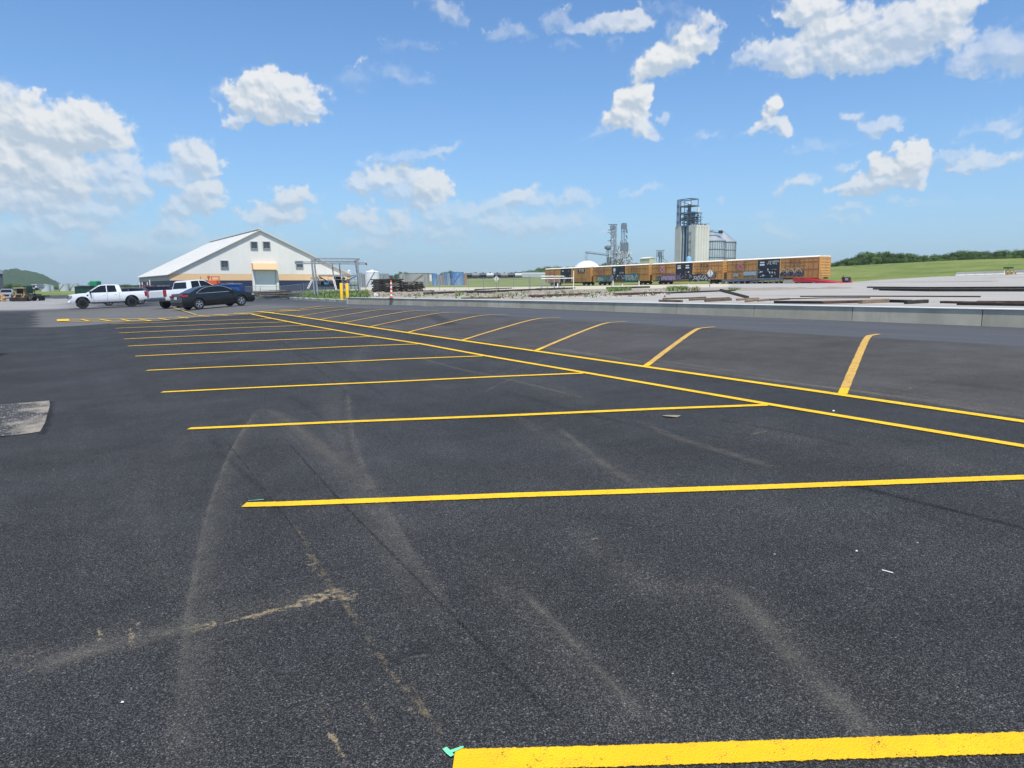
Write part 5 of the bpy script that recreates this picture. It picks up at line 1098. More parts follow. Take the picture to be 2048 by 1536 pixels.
    if i == 3:
        mb_ = MB(); 
        for q in range(3):
            for k in range(10):
                a, b_ = math.pi * k / 10, math.pi * (k + 1) / 10; cx = d1 + .9 + q * 1.6; flatbar(mb_, (cx + .7 * math.cos(a), zb + .9 + .75 * math.sin(a)), (cx + .7 * math.cos(b_), zb + .9 + .75 * math.sin(b_)), yT - .06, .09)
        mb_.build('graffiti_letters', SPW, t)
    return t
boxcar(0, 'ochre boxcar farthest left in the train, black sign panel with white letters')
boxcar(1, 'ochre boxcar with two green graffiti blocks and a faded pink emblem')
boxcar(2, 'ochre boxcar with purple graffiti and black and white graffiti beside the black doors')
boxcar(3, 'ochre boxcar nearest the red ramp with a bright yellow ribbed end')
def rail_track():
    t = thing('railway_track', 'straight railway track under the line of ochre boxcars', 'railway track', P1); t.rotation_euler = (0, TPITCH, TRZ); Lt = (P2 - P1).length
    for y in (-.76, .76): MB().box((Lt / 2 - 10, y, -.07), (Lt + 76, .08, .14)).build('rail', RAILD, t)
    tm = MB(); x = -45
    while x < Lt + 24: tm.box((x, 0, -.19), (.24, 2.6, .14)); x += .62
    tm.build('sleepers', WOODD, t); MB().add([(-48, -2.6, -.9), (-48, -1.6, -.16), (-48, 1.6, -.16), (-48, 2.6, -.9), (Lt + 28, -2.6, -.9), (Lt + 28, -1.6, -.16), (Lt + 28, 1.6, -.16), (Lt + 28, 2.6, -.9)], [(0, 1, 2, 3), (7, 6, 5, 4), (0, 4, 5, 1), (1, 5, 6, 2), (2, 6, 7, 3)]).build('ballast', mat('ballast', (.30, .29, .24), .95, var=.4, scale=9, bump=.8), t)
rail_track()
# ---- loading platform and red ramp in front of the train
def platform():
    D = 133.; a, b = at(1443, 568, 141.), at(1550, 568, 131.5); g0 = z_at(1443, 571, 141.); g1 = z_at(1550, 570, 131.5); h0 = z_at(1443, 559, 141.); h1 = z_at(1550, 555.5, 131.5)
    a.z, b.z = g0, g1; Lp = math.hypot(b.x - a.x, b.y - a.y); rz_ = math.atan2(b.y - a.y, b.x - a.x); t = thing('loading_platform', 'raised blue grey loading platform on timber posts in front of the boxcars', 'platform', (a.x, a.y, 0), rz_)
    mb = MB()
    for x0, x1, za, zb_ in ((0, Lp * .5, h0, h0 + .05), (Lp * .5 + .05, Lp, h0 + .12, h1)):
        mb.add([(x0, 0, za), (x1, 0, zb_), (x1, 4, zb_), (x0, 4, za), (x0, 0, za - .42), (x1, 0, zb_ - .42), (x1, 4, zb_ - .42), (x0, 4, za - .42)], [(0, 1, 2, 3), (7, 6, 5, 4), (0, 4, 5, 1), (1, 5, 6, 2), (2, 6, 7, 3), (3, 7, 4, 0)])
    mb.build('deck', STEELB, t)
    n = 9
    for k in range(n + 1):
        x = .15 + (Lp - .3) * k / n; zg = g0 + (g1 - g0) * k / n - .3
        for y in (.15, 3.8): MB().bar((x, y, zg), (x, y, h0 - .38), .26).build('post', WOODG if y < 1 else WOODD, t)
        if k in (0, 2, 5, 8) and k < n: 
            x2 = x + (Lp - .3) / n; za, zb_ = (h0 - .5, zg + .35) if k in (0, 5) else (zg + .35, h0 - .5); MB().bar((x, .05, za), (x2, .05, zb_), .06, .16).build('brace', WOODG, t)
    MB().box((Lp / 2, 2.2, (g0 + h0) / 2 - .3), (Lp - .4, 1.2, h0 - g0 - .3)).build('back_boards', WOODD, t)
    # lower landing to the right
    x1 = Lp + (at_s(1600, 110) - at_s(1550, 110)).length * .98; hl = h1 - .32
    MB().box(((Lp + x1) / 2, 2, hl - .16), (x1 - Lp, 4, .30)).build('landing', WOODG, t)
    for k in range(4): x = Lp + .8 + (x1 - Lp - 1) * k / 3; MB().bar((x, .15, g1 - .4), (x, .15, hl - .3), .28).build('post', WOODG, t)
    MB().box((Lp + (x1 - Lp) * .62, -.3, hl - .35), (1.7, .6, .62)).build('junction_box', mat('beige_box', (.36, .34, .28), .6), t)
    MB().box(((Lp + x1) / 2, 3, (g1 + hl) / 2 - .3), (x1 - Lp - .4, .2, hl - g1 - .4)).build('back_boards', WOODD, t)
platform()
def red_ramp():
    a, b = at(1597, 568, 127.), at(1698, 568, 117.5); za, zb_ = z_at(1597, 554.5, 127.), z_at(1698, 566.5, 117.5); Lr = math.hypot(b.x - a.x, b.y - a.y); rz_ = math.atan2(b.y - a.y, b.x - a.x)
    t = thing('loading_ramp', 'long bright red steel ramp sloping down beside the last boxcar', 'ramp', (a.x, a.y, 0), rz_)
    for y in (-1.3, 1.3):
        MB().add([(0, y - .1, za), (Lr, y - .1, zb_), (Lr, y + .1, zb_), (0, y + .1, za), (0, y - .1, za - .75), (Lr, y - .1, zb_ - .12), (Lr, y + .1, zb_ - .12), (0, y + .1, za - .75)], [(0, 1, 2, 3), (7, 6, 5, 4), (0, 4, 5, 1), (1, 5, 6, 2), (2, 6, 7, 3), (3, 7, 4, 0)]).build('side_beam', REDP, t)
    MB().bar((0, 0, za - .25), (Lr, 0, zb_ - .02), 2.4, .08).build('deck', REDP, t)
    for x in (.6, 1.6):
        for y in (-1.2, 1.2): MB().bar((x, y, za - .6), (x + .5, y, T(a.x, a.y) - .2), .14).build('leg', mat('rust_red', (.16, .05, .03), .7), t)
    wm = MB()
    for y in (-1, 1): wm.tube((3.2, y - .1, 0), (3.2, y + .1, 0), .4, n=16)
    w_ = wm.build('wheels', BLACK, t); w_.location = (0, 0, z_at(1620, 569, 125.) + .4)
red_ramp()
def gen_set(px, D, w_, h_, label):
    p = at(px, 566, D); t = thing('generator', label, 'generator', (p.x, p.y, z_at(px, 564.5, D)), R(-50)); MB().box((0, 0, h_ / 2), (w_, 1.0, h_)).build('body', BLK, t, bevel=.03); MB().box((w_ * .25, -.51, h_ * .6), (w_ * .42, .03, h_ * .5)).build('panel', GALV, t); MB().bar((-w_ * .45, 0, h_), (-w_ * .45, 0, h_ + .3), .08).build('exhaust', RAILD, t); MB().box((0, 0, -.05), (w_ + .2, 1.1, .12)).build('skid', REDP, t)
gen_set(1692, 119., 1.15, .85, 'small black generator box standing behind the foot of the red ramp')
for i, (px, py, D) in enumerate(((1683, 566.5, 116), (1703, 566.3, 118))):
    p = at(px, py, D); t = thing('traffic_cone', ('red cone on the foot of the ramp by the generator', 'red cone on the ground past the end of the red ramp')[i], 'traffic cone', (p.x, p.y, p.z), 0, 'cones by the ramp'); MB().box((0, 0, .02), (.36, .36, .04)).build('base', REDP, t); MB().lathe([(.14, .03), (.03, .7)], 12).build('body', mat('red_cone', (.7, .05, .03), .5), t)

# ================================================================== GRAIN ELEVATOR AND MILL
ECON_SUN = mat('sunlit_elevator_concrete', (.66, .63, .55), .85, var=.07, scale=.12, dirt=((.46, .42, .34), .06, .6), spec=.2)  # lighter copy for the right face, its sunlight put into the colour
ECON_SHADE = mat('shaded_elevator_concrete', (.58, .56, .51), .85, var=.08, scale=.12, dirt=((.36, .34, .30), .08, .6), spec=.2)  # darker copy for the left face, its shade put into the colour
def elevator():
    c = at(1388, 568, 400.); rz_ = YAW + R(90)     # local x along d (away, left in picture); local y = -n
    # local frame: x along n (right, away), y along d (left, away)
    t = thing('grain_elevator', 'tall cream concrete grain elevator with a dark steel headhouse on top', 'grain elevator', (c.x, c.y, 0), YAW)
    top = z_at(1388, 449.5, 400.); z0 = 1.0; wA = 15.3; wB = 10.9
    mb = MB(); H_ = top - z0
    # left face strip pieces: near pier, recess, far pier
    mb.box((.9 + .0, 2.6, z0 + H_ / 2), (1.8, 5.2, H_)); 
    mb.box((wB / 2 + 1, wA / 2, z0 + H_ / 2), (wB - 2.0, wA - .1, H_ - .02))
    pier = MB().box((.9, wA - 2.2, z0 + H_ / 2), (1.8, 4.4, H_ - .01)); pier.build('far_pier', ECON_SHADE, t)
    mb.build('tower_wall', ECON_SHADE, t)
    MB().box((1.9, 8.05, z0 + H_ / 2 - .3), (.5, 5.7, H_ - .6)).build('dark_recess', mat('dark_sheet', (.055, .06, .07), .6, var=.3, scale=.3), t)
    # right face: fluted silos
    fl = MB(); n = 5; rr = wB / n / 2 * 1.06
    for k in range(n): fl.tube((wB * (k + .5) / n, .25, z0), (wB * (k + .5) / n, .25, top - .03), rr * 1.0, n=20)
    fl.box((wB / 2, .5, top - .55), (wB + .1, 2.2, 1.06)); fl.build('silo_row', ECON_SUN, t, smooth=True)
    for y in (6.9, 9.5): MB().tube((.9, y, z0), (.9, y, top + 6), .48, n=12).build('leg_casing', mat('pale_blue_steel', (.24, .34, .42), .5, .2, var=.15, scale=.4), t)
    st = MB(); 
    for zz_ in np.linspace(z0 + 6, top - 4, 6): st.box((.0, 3.9, zz_), (.5, 1.8, .12))
    st.bar((-.1, 3.2, z0), (-.1, 3.2, top - 3), .12); st.bar((-.1, 4.6, z0), (-.1, 4.6, top - 3), .12); st.build('stairway', GALVD, t)
    rl = MB(); rl.bar((0, 0, top + 1), (wB, 0, top + 1), .08); rl.bar((wB, 0, top + 1), (wB, wA, top + 1), .08)
    for k in range(9): rl.bar((wB * k / 8, 0, top), (wB * k / 8, 0, top + 1), .07)
    for k in range(5): rl.box((3 + k * 1.7, 2 + (k % 2), top + .5), (1.0, 1.0, .9))
    rl.build('roof_railing', GALVD, t)
    BST = mat('blue_steel_frame', (.10, .135, .19), .55, .3, var=.25, scale=.3)
    hh = MB(); y_hi = wA - .3; y0 = 3.4; zt1 = z_at(1370, 397, 404.); zt2 = z_at(1385, 424.5, 400.)
    ylo2 = -1.0
    def frame(mb, x0, x1, ya, yb, za, zb_, nx, ny, nz, w_=.22, diag=True):
        for i in range(nx + 1):
            for j in range(ny + 1):
                x, y = x0 + (x1 - x0) * i / nx, ya + (yb - ya) * j / ny; mb.bar((x, y, za), (x, y, zb_), w_)
        for k in range(nz + 1):
            z = za + (zb_ - za) * k / nz
            for i in range(nx + 1): x = x0 + (x1 - x0) * i / nx; mb.bar((x, ya, z), (x, yb, z), w_, w_ * 1.6)
            for j in range(ny + 1): y = ya + (yb - ya) * j / ny; mb.bar((x0, y, z), (x1, y, z), w_, w_ * 1.6)
        if diag:
            for j in range(ny):
                for k in range(nz):
                    if (j + k) % 2: mb.bar((x0, ya + (yb - ya) * j / ny, za + (zb_ - za) * k / nz), (x0, ya + (yb - ya) * (j + 1) / ny, za + (zb_ - za) * (k + 1) / nz), w_ * .6)
    frame(hh, .3, 6, 4.2, wA - 1.2, top, zt1, 1, 1, 4, .30); frame(hh, .3, 5, 1.0, 6, top, zt2, 1, 2, 3, .26); frame(hh, 2, 7, 6, 11, top, zt2 - .5, 1, 2, 4, .2)
    hh.build('headhouse_frame', BST, t)
    fl2 = MB()
    for z in (top + 3.1, top + (zt2 - top) * .66, zt2, top + (zt1 - top) * .73): fl2.box((3.2, 8 if z > zt2 + .2 else 7, z), (6.4, 10 if z > zt2 + .2 else 12.5, .14))
    fl2.build('headhouse_floor', GALVD, t)
    MB().box((.6, wA - 2.0, (top + zt1) / 2), (1.6, 2.0, zt1 - top)).build('stair_tower', mat('grey_cladding', (.26, .30, .35), .6, var=.1, scale=.4), t)
    lw = MB()
    for f_ in (.15, .48, .76): lw.box((-.24, wA - 2.0, top + (zt1 - top) * f_), (.1, 1.5, 1.7))
    lw.build('blue_panels', mat('blue_cladding', (.05, .14, .36), .5), t)
    eq = MB(); rq = random.Random(5)
    for k in range(16):
        x, y, z = rq.uniform(1, 5.5), rq.uniform(1.5, 12), rq.uniform(top + .3, zt2 - 1.5); s_ = rq.uniform(.6, 1.6)
        if k % 3: eq.box((x, y, z + s_ / 2), (s_, s_, s_ * 1.1))
        else: eq.tube((x, y, z), (x + rq.uniform(-1, 1), y + rq.uniform(-2.5, 2.5), z + rq.uniform(1, 3)), .28, n=8)
    eq.build('machinery', mat('machinery_steel', (.16, .19, .23), .5, .4, var=.5, scale=.5), t)
    MB().tube((3, 7.8, top), (3, 7.8, zt1 - 2.7), .95, n=10).build('leg_head', BST, t); MB().tube((3, 7.8, zt1 - 2.7), (3, 7.8, zt1 - 1.4), .6, .4, n=10).build('vent', WPAN, t)
    MB().tube((3.6, 1.6, zt2), (3.6, 1.6, zt2 + 3.2), .55, n=10).build('vent', WPAN, t)
    dn = MB(); dn.tube((3, 4, zt2 + 1), (1, 2, top + 1), .25, n=8); dn.tube((3, 10, zt2), (4, 5, top + 1), .25, n=8); dn.tube((2, 9, zt1 - 6), (2, 5, zt2), .25, n=8); dn.build('spouts', GALVD, t)
elevator()
BIN = mat('corrugated_bin', (.50, .55, .57), .5, .2, var=.12, scale=.3); BINR = mat('bin_roof', (.34, .36, .38), .45, .3, var=.05, scale=.3)
def bin_(cx, pr, pe, papex, D, label, apx=None):
    c = at(cx, 568, D); r_ = pr * D / FPX; ze = z_at(cx, pe, D); za = z_at(cx, papex, D); z0 = 1.
    t = thing('grain_bin', label, 'grain bin', (c.x, c.y, z0), 0, 'corrugated grain bins'); h_ = ze - z0
    MB().lathe([(r_, 0), (r_, h_)], 40).build('wall', BIN, t, smooth=True)
    rb = MB()
    for k in range(36): a = 2 * math.pi * k / 36; rb.bar((r_ * 1.012 * math.cos(a), r_ * 1.012 * math.sin(a), 0), (r_ * 1.012 * math.cos(a), r_ * 1.012 * math.sin(a), h_ + .4), .20)
    rb.build('stiffeners', mat('bin_stiffener', (.16, .20, .23), .5, .3), t)
    hp = MB()
    for z in np.linspace(1.5, h_, 6): hp.lathe([(r_ * 1.02, z - .10), (r_ * 1.03, z - .10), (r_ * 1.03, z + .10), (r_ * 1.02, z + .10)], 40)
    hp.build('hoops', mat('bin_stiffener', (.16, .20, .23), .5, .3), t)
    MB().lathe([(r_ * 1.05, h_), (.8, za - z0), (.8, za - z0 + .6), (.3, za - z0 + .7)], 40).build('roof', BINR, t)
    ld = MB(); 
    for k in range(12): f0, f1 = k / 12, (k + 1) / 12; ld.bar((r_ * (1.02 - f0 * .95), -.3, h_ + .5 + (za - z0 - h_) * f0), (r_ * (1.02 - f1 * .95), -.3, h_ + .5 + (za - z0 - h_) * f1), .12)
    ld.bar((r_ * 1.06, 0, 0), (r_ * 1.06, 0, h_ + 1), .25); ld.build('ladder', GALVD, t)
bin_(1420, 26.5, 483, 463, 445, 'corrugated steel grain bin right beside the concrete elevator'); bin_(1443, 24.5, 484.8, 465, 465, 'second corrugated grain bin farther right from the elevator')
a, b = at(1408, 462, 440), at(1441, 466, 440); t = thing('conveyor', 'dark overhead conveyor bridging from the elevator to the bin roofs', 'conveyor', (a.x, a.y, a.z)); d = b - a
mb = MB(); mb.bar((0, 0, 0), d, .8, .5); mb.bar((0, 0, 1.1), d + Vector((0, 0, 1.1)), .12)
for k in range(9): mb.bar(d * k / 8, d * k / 8 + Vector((0, 0, 1.1)), .1)
mb.build('truss', GALVD, t); MB().box((d.x, d.y, d.z + .6), (2.2, 1.8, 1.8)).build('head', RAILD, t)
p = at(1376, 568, 392.); t = thing('water_tank', 'small light blue tank at the foot of the concrete elevator', 'tank', (p.x, p.y, z_at(1376, 540, 392))); r_ = 5.2 * 392 / FPX; hh_ = z_at(1376, 516, 392) - t.location.z; MB().lathe([(r_, 0), (r_, hh_), (r_ * .7, hh_ + .7), (.2, hh_ + .9)], 20).build('shell', mat('light_blue_tank', (.18, .42, .62), .5, var=.1), t, smooth=True); MB().bar((r_, -r_ * .2, 0), (r_, -r_ * .2, hh_), .2).build('ladder', GALVD, t)

LAT = mat('pale_lattice_steel', (.42, .44, .45), .55, .2, var=.2, scale=.4); LATD = mat('dark_lattice_steel', (.16, .19, .22), .55, .3, var=.25, scale=.4)
def tower_lattice(mb, cx, cy, w_, z0, z1, n, th):
    for sx in (-1, 1):
        for sy in (-1, 1): mb.bar((cx + sx * w_ / 2, cy + sy * w_ / 2, z0), (cx + sx * w_ / 2, cy + sy * w_ / 2, z1), th)
    for k in range(n):
        za, zb_ = z0 + (z1 - z0) * k / n, z0 + (z1 - z0) * (k + 1) / n; f = 1 if k % 2 else -1
        for sy in (-1, 1): mb.bar((cx - f * w_ / 2, cy + sy * w_ / 2, za), (cx + f * w_ / 2, cy + sy * w_ / 2, zb_), th * .7); mb.bar((cx - w_ / 2, cy + sy * w_ / 2, zb_), (cx + w_ / 2, cy + sy * w_ / 2, zb_), th * .7)
        for sx in (-1, 1): mb.bar((cx + sx * w_ / 2, cy - f * w_ / 2, za), (cx + sx * w_ / 2, cy + f * w_ / 2, zb_), th * .7); mb.bar((cx + sx * w_ / 2, cy - w_ / 2, zb_), (cx + sx * w_ / 2, cy + w_ / 2, zb_), th * .7)
def mill():
    D = 450.; o = at(1238, 568, D); px2 = lambda px: (px - 1238) * D / FPX; zz = lambda py: z_at(1238, py, D)
    t = thing('grain_mill_tower', 'tangle of pale lattice towers and spouts of the old feed mill', 'mill tower', (o.x, o.y, 0), 0); z0 = 2.
    m1 = MB(); tower_lattice(m1, px2(1225.5), 0, 2.6, z0, zz(455), 13, .24); m1.build('main_tower', LAT, t)
    m2 = MB(); tower_lattice(m2, px2(1230), 2, 1.6, z0, zz(449), 18, .16)
    m2.build('ladder_tower', LAT, t)
    lg = MB()
    for px in (1226, 1229): lg.tube((px2(px), -1.2, z0), (px2(px), -1.2, zz(452)), .25, n=8)
    for px in (1241.5, 1244.5, 1247.5): lg.tube((px2(px), 0, zz(492)), (px2(px), 0, zz(455)), .22, n=8)
    lg.build('elevator_legs', GALVD, t)
    pl = MB(); pl.box((px2(1224), 0, zz(449)), (px2(1233) - px2(1216), 2.5, .35)); pl.box((px2(1246), 0, zz(447)), (px2(1251) - px2(1242), 2.5, .35)); pl.box((px2(1246), 0, zz(457.5)), (px2(1251) - px2(1240), 2.5, .25)); pl.box((px2(1247), 0, zz(463)), (px2(1252) - px2(1240), .8, .2))
    for py in (460, 465.5, 481.5): pl.box((px2(1219.5), 0, zz(py)), (3.2, 2, .3))
    for py in (460, 466, 472, 485): pl.box((px2(1251.5), 0, zz(py)), (1.2, 1.6, .3))
    pl.build('platforms', GALVD, t)
    hd = MB(); hd.box((px2(1223.5), 0, zz(455)), (2.6, 2, 2.4)); hd.box((px2(1246), 0, zz(453)), (3.4, 2, 2.6)); hd.box((px2(1247.5), 0, zz(494)), (4.6, 3, 5)); hd.tube((px2(1242), 0, zz(488)), (px2(1242), 0, zz(481)), 1.4, .5, n=10); hd.build('leg_heads', mat('mill_heads', (.18, .21, .24), .5, .3, var=.3), t)
    sp = MB(); 
    for a, b in (((1225, 465), (1219.5, 460)), ((1219.5, 466), (1225, 471)), ((1225, 473), (1219.5, 481)), ((1219.5, 482), (1225, 487)), ((1224, 489), (1218, 500)), ((1250, 458), (1253, 466)), ((1250, 470), (1253, 478)), ((1249, 478), (1252, 485)), ((1237, 495), (1229, 510)), ((1246, 500), (1252, 508)), ((1252, 500), (1254, 508))): sp.tube((px2(a[0]), 0, zz(a[1])), (px2(b[0]), 0, zz(b[1])), .28, n=7)
    sp.build('spouts', LATD, t)
    ms = MB(); rq = random.Random(9)
    for k in range(120):
        xa = rq.uniform(1218, 1262); ya = rq.uniform(494 + abs(xa - 1238) * .4, 532)
        if rq.random() < .5: xb, yb = xa + rq.uniform(-1, 1), ya + rq.uniform(5, 16)
        else: xb, yb = xa + rq.uniform(-10, 10), ya + rq.uniform(-3, 9)
        if k % 5 == 0: xb, yb = xa + rq.uniform(5, 10), ya
        ms.tube((px2(xa), rq.uniform(-3, 3), zz(ya)), (px2(xb), rq.uniform(-3, 3), zz(min(yb, 540))), rq.choice((.10, .16, .24)), n=6)
    for k in range(14): xa = rq.uniform(1228, 1258); ya = rq.uniform(505, 528); ms.box((px2(xa), 0, zz(ya)), (rq.uniform(1, 3), 2, rq.uniform(.6, 2.4)))
    for px in (1233, 1240, 1246, 1252, 1257): ms.bar((px2(px), 1, z0), (px2(px), 1, zz(500 + abs(px - 1240) * .5)), .26)
    ms.build('spout_maze', mat('white_spouts', (.50, .50, .49), .55, .1, var=.25, scale=.6), t)
    cat_ = MB(); cat_.bar((px2(1228), 0, zz(490.5)), (px2(1241), 0, zz(494)), 1.0, 1.2); cat_.bar((px2(1241), 0, zz(494)), (px2(1259), 0, zz(500.5)), .8, .7); cat_.build('catwalk', LAT, t)
    bd = MB().box((px2(1220), 3, (z0 + zz(514)) / 2), (px2(1224) - px2(1216), 4, zz(514) - z0)); bd.build('annex', mat('grey_annex', (.33, .34, .34), .6), t)
    bd = MB().box((px2(1240), 4, (z0 + zz(519)) / 2), (px2(1250) - px2(1230), 4, zz(519) - z0)); bd.build('mill_house', mat('pale_house', (.48, .47, .43), .6, var=.15, scale=.6), t)
    # dust cyclone with the pair of posts on the left
    t = thing('conveyor', 'long overhead conveyor from the mill to the white dome, on tall posts', 'conveyor', (o.x, o.y, 0)); mb = MB(); a, b = (px2(1171), 0, zz(505)), (px2(1216), 0, zz(511)); mb.bar(a, b, .7, .7); mb.bar((a[0], 0, a[2] + 1), (b[0], 0, b[2] + 1), .12)
    for k in range(15): f = k / 14; mb.bar((a[0] + (b[0] - a[0]) * f, 0, a[2] + (b[2] - a[2]) * f), (a[0] + (b[0] - a[0]) * f, 0, a[2] + 1 + (b[2] - a[2]) * f), .14)
    mb.build('gallery', GALVD, t); pm = MB(); [pm.bar((px2(q), 0, z0), (px2(q), 0, zz(506)), .4 if q > 1172 else .25) for q in (1170.5, 1174)]; pm.build('posts', GALV, t)
    t = thing('cyclone', 'round dust cyclone raised on two tall posts left of the mill', 'cyclone', (o.x, o.y, 0)); MB().lathe([(.5, zz(500)), (2.1, zz(497)), (2.1, zz(493)), (.6, zz(490.5))], 16, (px2(1215), 0, 0)).build('drum', GALVD, t, smooth=True); pm = MB(); [pm.bar((px2(q), 0, z0), (px2(q), 0, zz(497)), .38) for q in (1213.5, 1216.8)]; pm.build('posts', LATD, t)
mill()
def dome():
    D = 350.; c = at(1174, 568, D); Rr = 31 * D / FPX; zc = z_at(1174, 553, D); t = thing('storage_dome', 'white half-round storage dome behind the left boxcar', 'dome', (c.x, c.y, zc)); prof_ = [(Rr * math.cos(a), Rr * math.sin(a)) for a in np.linspace(0, 1.5, 16)]
    MB().lathe([(Rr, -6)] + prof_, 40).build('shell', mat('white_dome', (.68, .69, .70), .4, var=.04, scale=.1), t, smooth=True); MB().tube((0, 0, Rr - .1), (0, 0, Rr + .5), .6, n=10).build('vent', GALV, t)
dome()
def shed(name, label, px0, px1, pyt, D, depth, m_, roofm, pyp=None, z0=1., rz=YAW, split=None, windows=0):
    """small building whose near corner stands at px split (default left) """
    c = at(split or px0, 568, D); t = thing(name, label, 'building', (c.x, c.y, 0), rz); zt_ = z_at(split or px0, pyt, D)
    n_ = Vector((math.cos(rz), math.sin(rz))); d_ = Vector((-math.sin(rz), math.cos(rz)))
    k1 = ray(px1, 568); k1 = k1.x / k1.y; wB = (k1 * c.y - c.x) / (n_.x - k1 * n_.y); k0 = ray(px0, 568); k0 = k0.x / k0.y; wA = (k0 * c.y - c.x) / (d_.x - k0 * d_.y) if split else depth
    wA = min(abs(wA), 60); MB().box((wB / 2, wA / 2, (z0 + zt_) / 2), (wB, wA, zt_ - z0)).build('walls', m_, t)
    zp = zt_ + (zt_ - z_at(split or px0, pyp, D)) * -1 if pyp else zt_ + .3
    MB().add([(-.2, -.2, zt_), (wB + .2, -.2, zt_), (wB / 2, -.2, zp), (-.2, wA + .2, zt_), (wB + .2, wA + .2, zt_), (wB / 2, wA + .2, zp)], [(0, 1, 2), (5, 4, 3), (0, 2, 5, 3), (1, 4, 5, 2), (0, 3, 4, 1)]).build('roof', roofm, t)
    for k in range(windows): MB().box((wB * (k + .5) / windows, -.03, (z0 + zt_) / 2 + .5), (.9, .05, 1.)).build('window', BLK, t)
    return t
shed('mill_building', 'plain cream box building between the mill and the elevator', 1279, 1309.5, 516.5, 350., 8, CREAM, mat('cream_roof', (.62, .60, .46), .6), 513.5, split=1298)
shed('mill_building', 'low white flat building at the left foot of the concrete elevator', 1327, 1347, 524, 380., 8, WPAN, WROOF, 523, split=1330)
D = 380.; o = at(1319, 568, D); px2 = lambda px: (px - 1319) * D / FPX; zz = lambda py: z_at(1319, py, D); t = thing('bucket_elevator', 'short twin-leg bucket elevator tower standing left of the big elevator', 'elevator tower', (o.x, o.y, 0))
mb = MB(); mb.box((px2(1318.5), 0, zz(508)), (px2(1322.5) - px2(1315), 2, 2.6)); mb.box((px2(1319), 0, zz(501)), (px2(1327) - px2(1311), 1.2, .3)); mb.build('head', LATD, t)
mb = MB(); [mb.tube((px2(q), 0, 1), (px2(q), 0, zz(508)), .35, n=8) for q in (1317.5, 1321.5)]; [mb.bar((px2(q), .8, zz(524)), (px2(q), .8, zz(501)), .16) for q in (1312.5, 1325.5)]; mb.box((px2(1319), 0, zz(512.5)), (px2(1326) - px2(1312), 1.4, .25)); mb.build('legs', LATD, t); MB().tube((px2(1324), 0, zz(515)), (px2(1334), 0, zz(522)), .3, n=8).build('spout', LAT, t)

# ================================================================== TIMBERS, RAILS AND STACKS IN THE YARD
def beam_between(name, label, cat, pa, pb, hpx, m_, group=None, wfac=1.4, lift=0., lift2=None, cnt=1, gap=.25):
    """a beam lying on the ground between two base pixels, hpx pixels tall at its left end"""
    a, b = G(*pa), G(*pb); h_ = max(.08, hpx * 1.2 * a.y / FPX); d = b - a; ln = math.hypot(d.x, d.y)
    if ln > 16: b = a + d * (16 / ln) if False else b
    t = MB(); w_ = h_ * wfac; px_, py_ = -d.y / ln, d.x / ln
    for k in range(cnt):
        off = Vector((px_, py_, 0)) * (k * (w_ + gap)); l2 = lift if lift2 is None else lift2
        n = max(1, int(ln / 3)); pts = []
        t.bar((off.x, off.y, h_ / 2 + lift), (d.x + off.x, d.y + off.y, d.z + h_ / 2 + l2), w_, h_)
    o = t.build(name, m_, None, bevel=.012); o.location = a; return tag(o, label, cat, group)
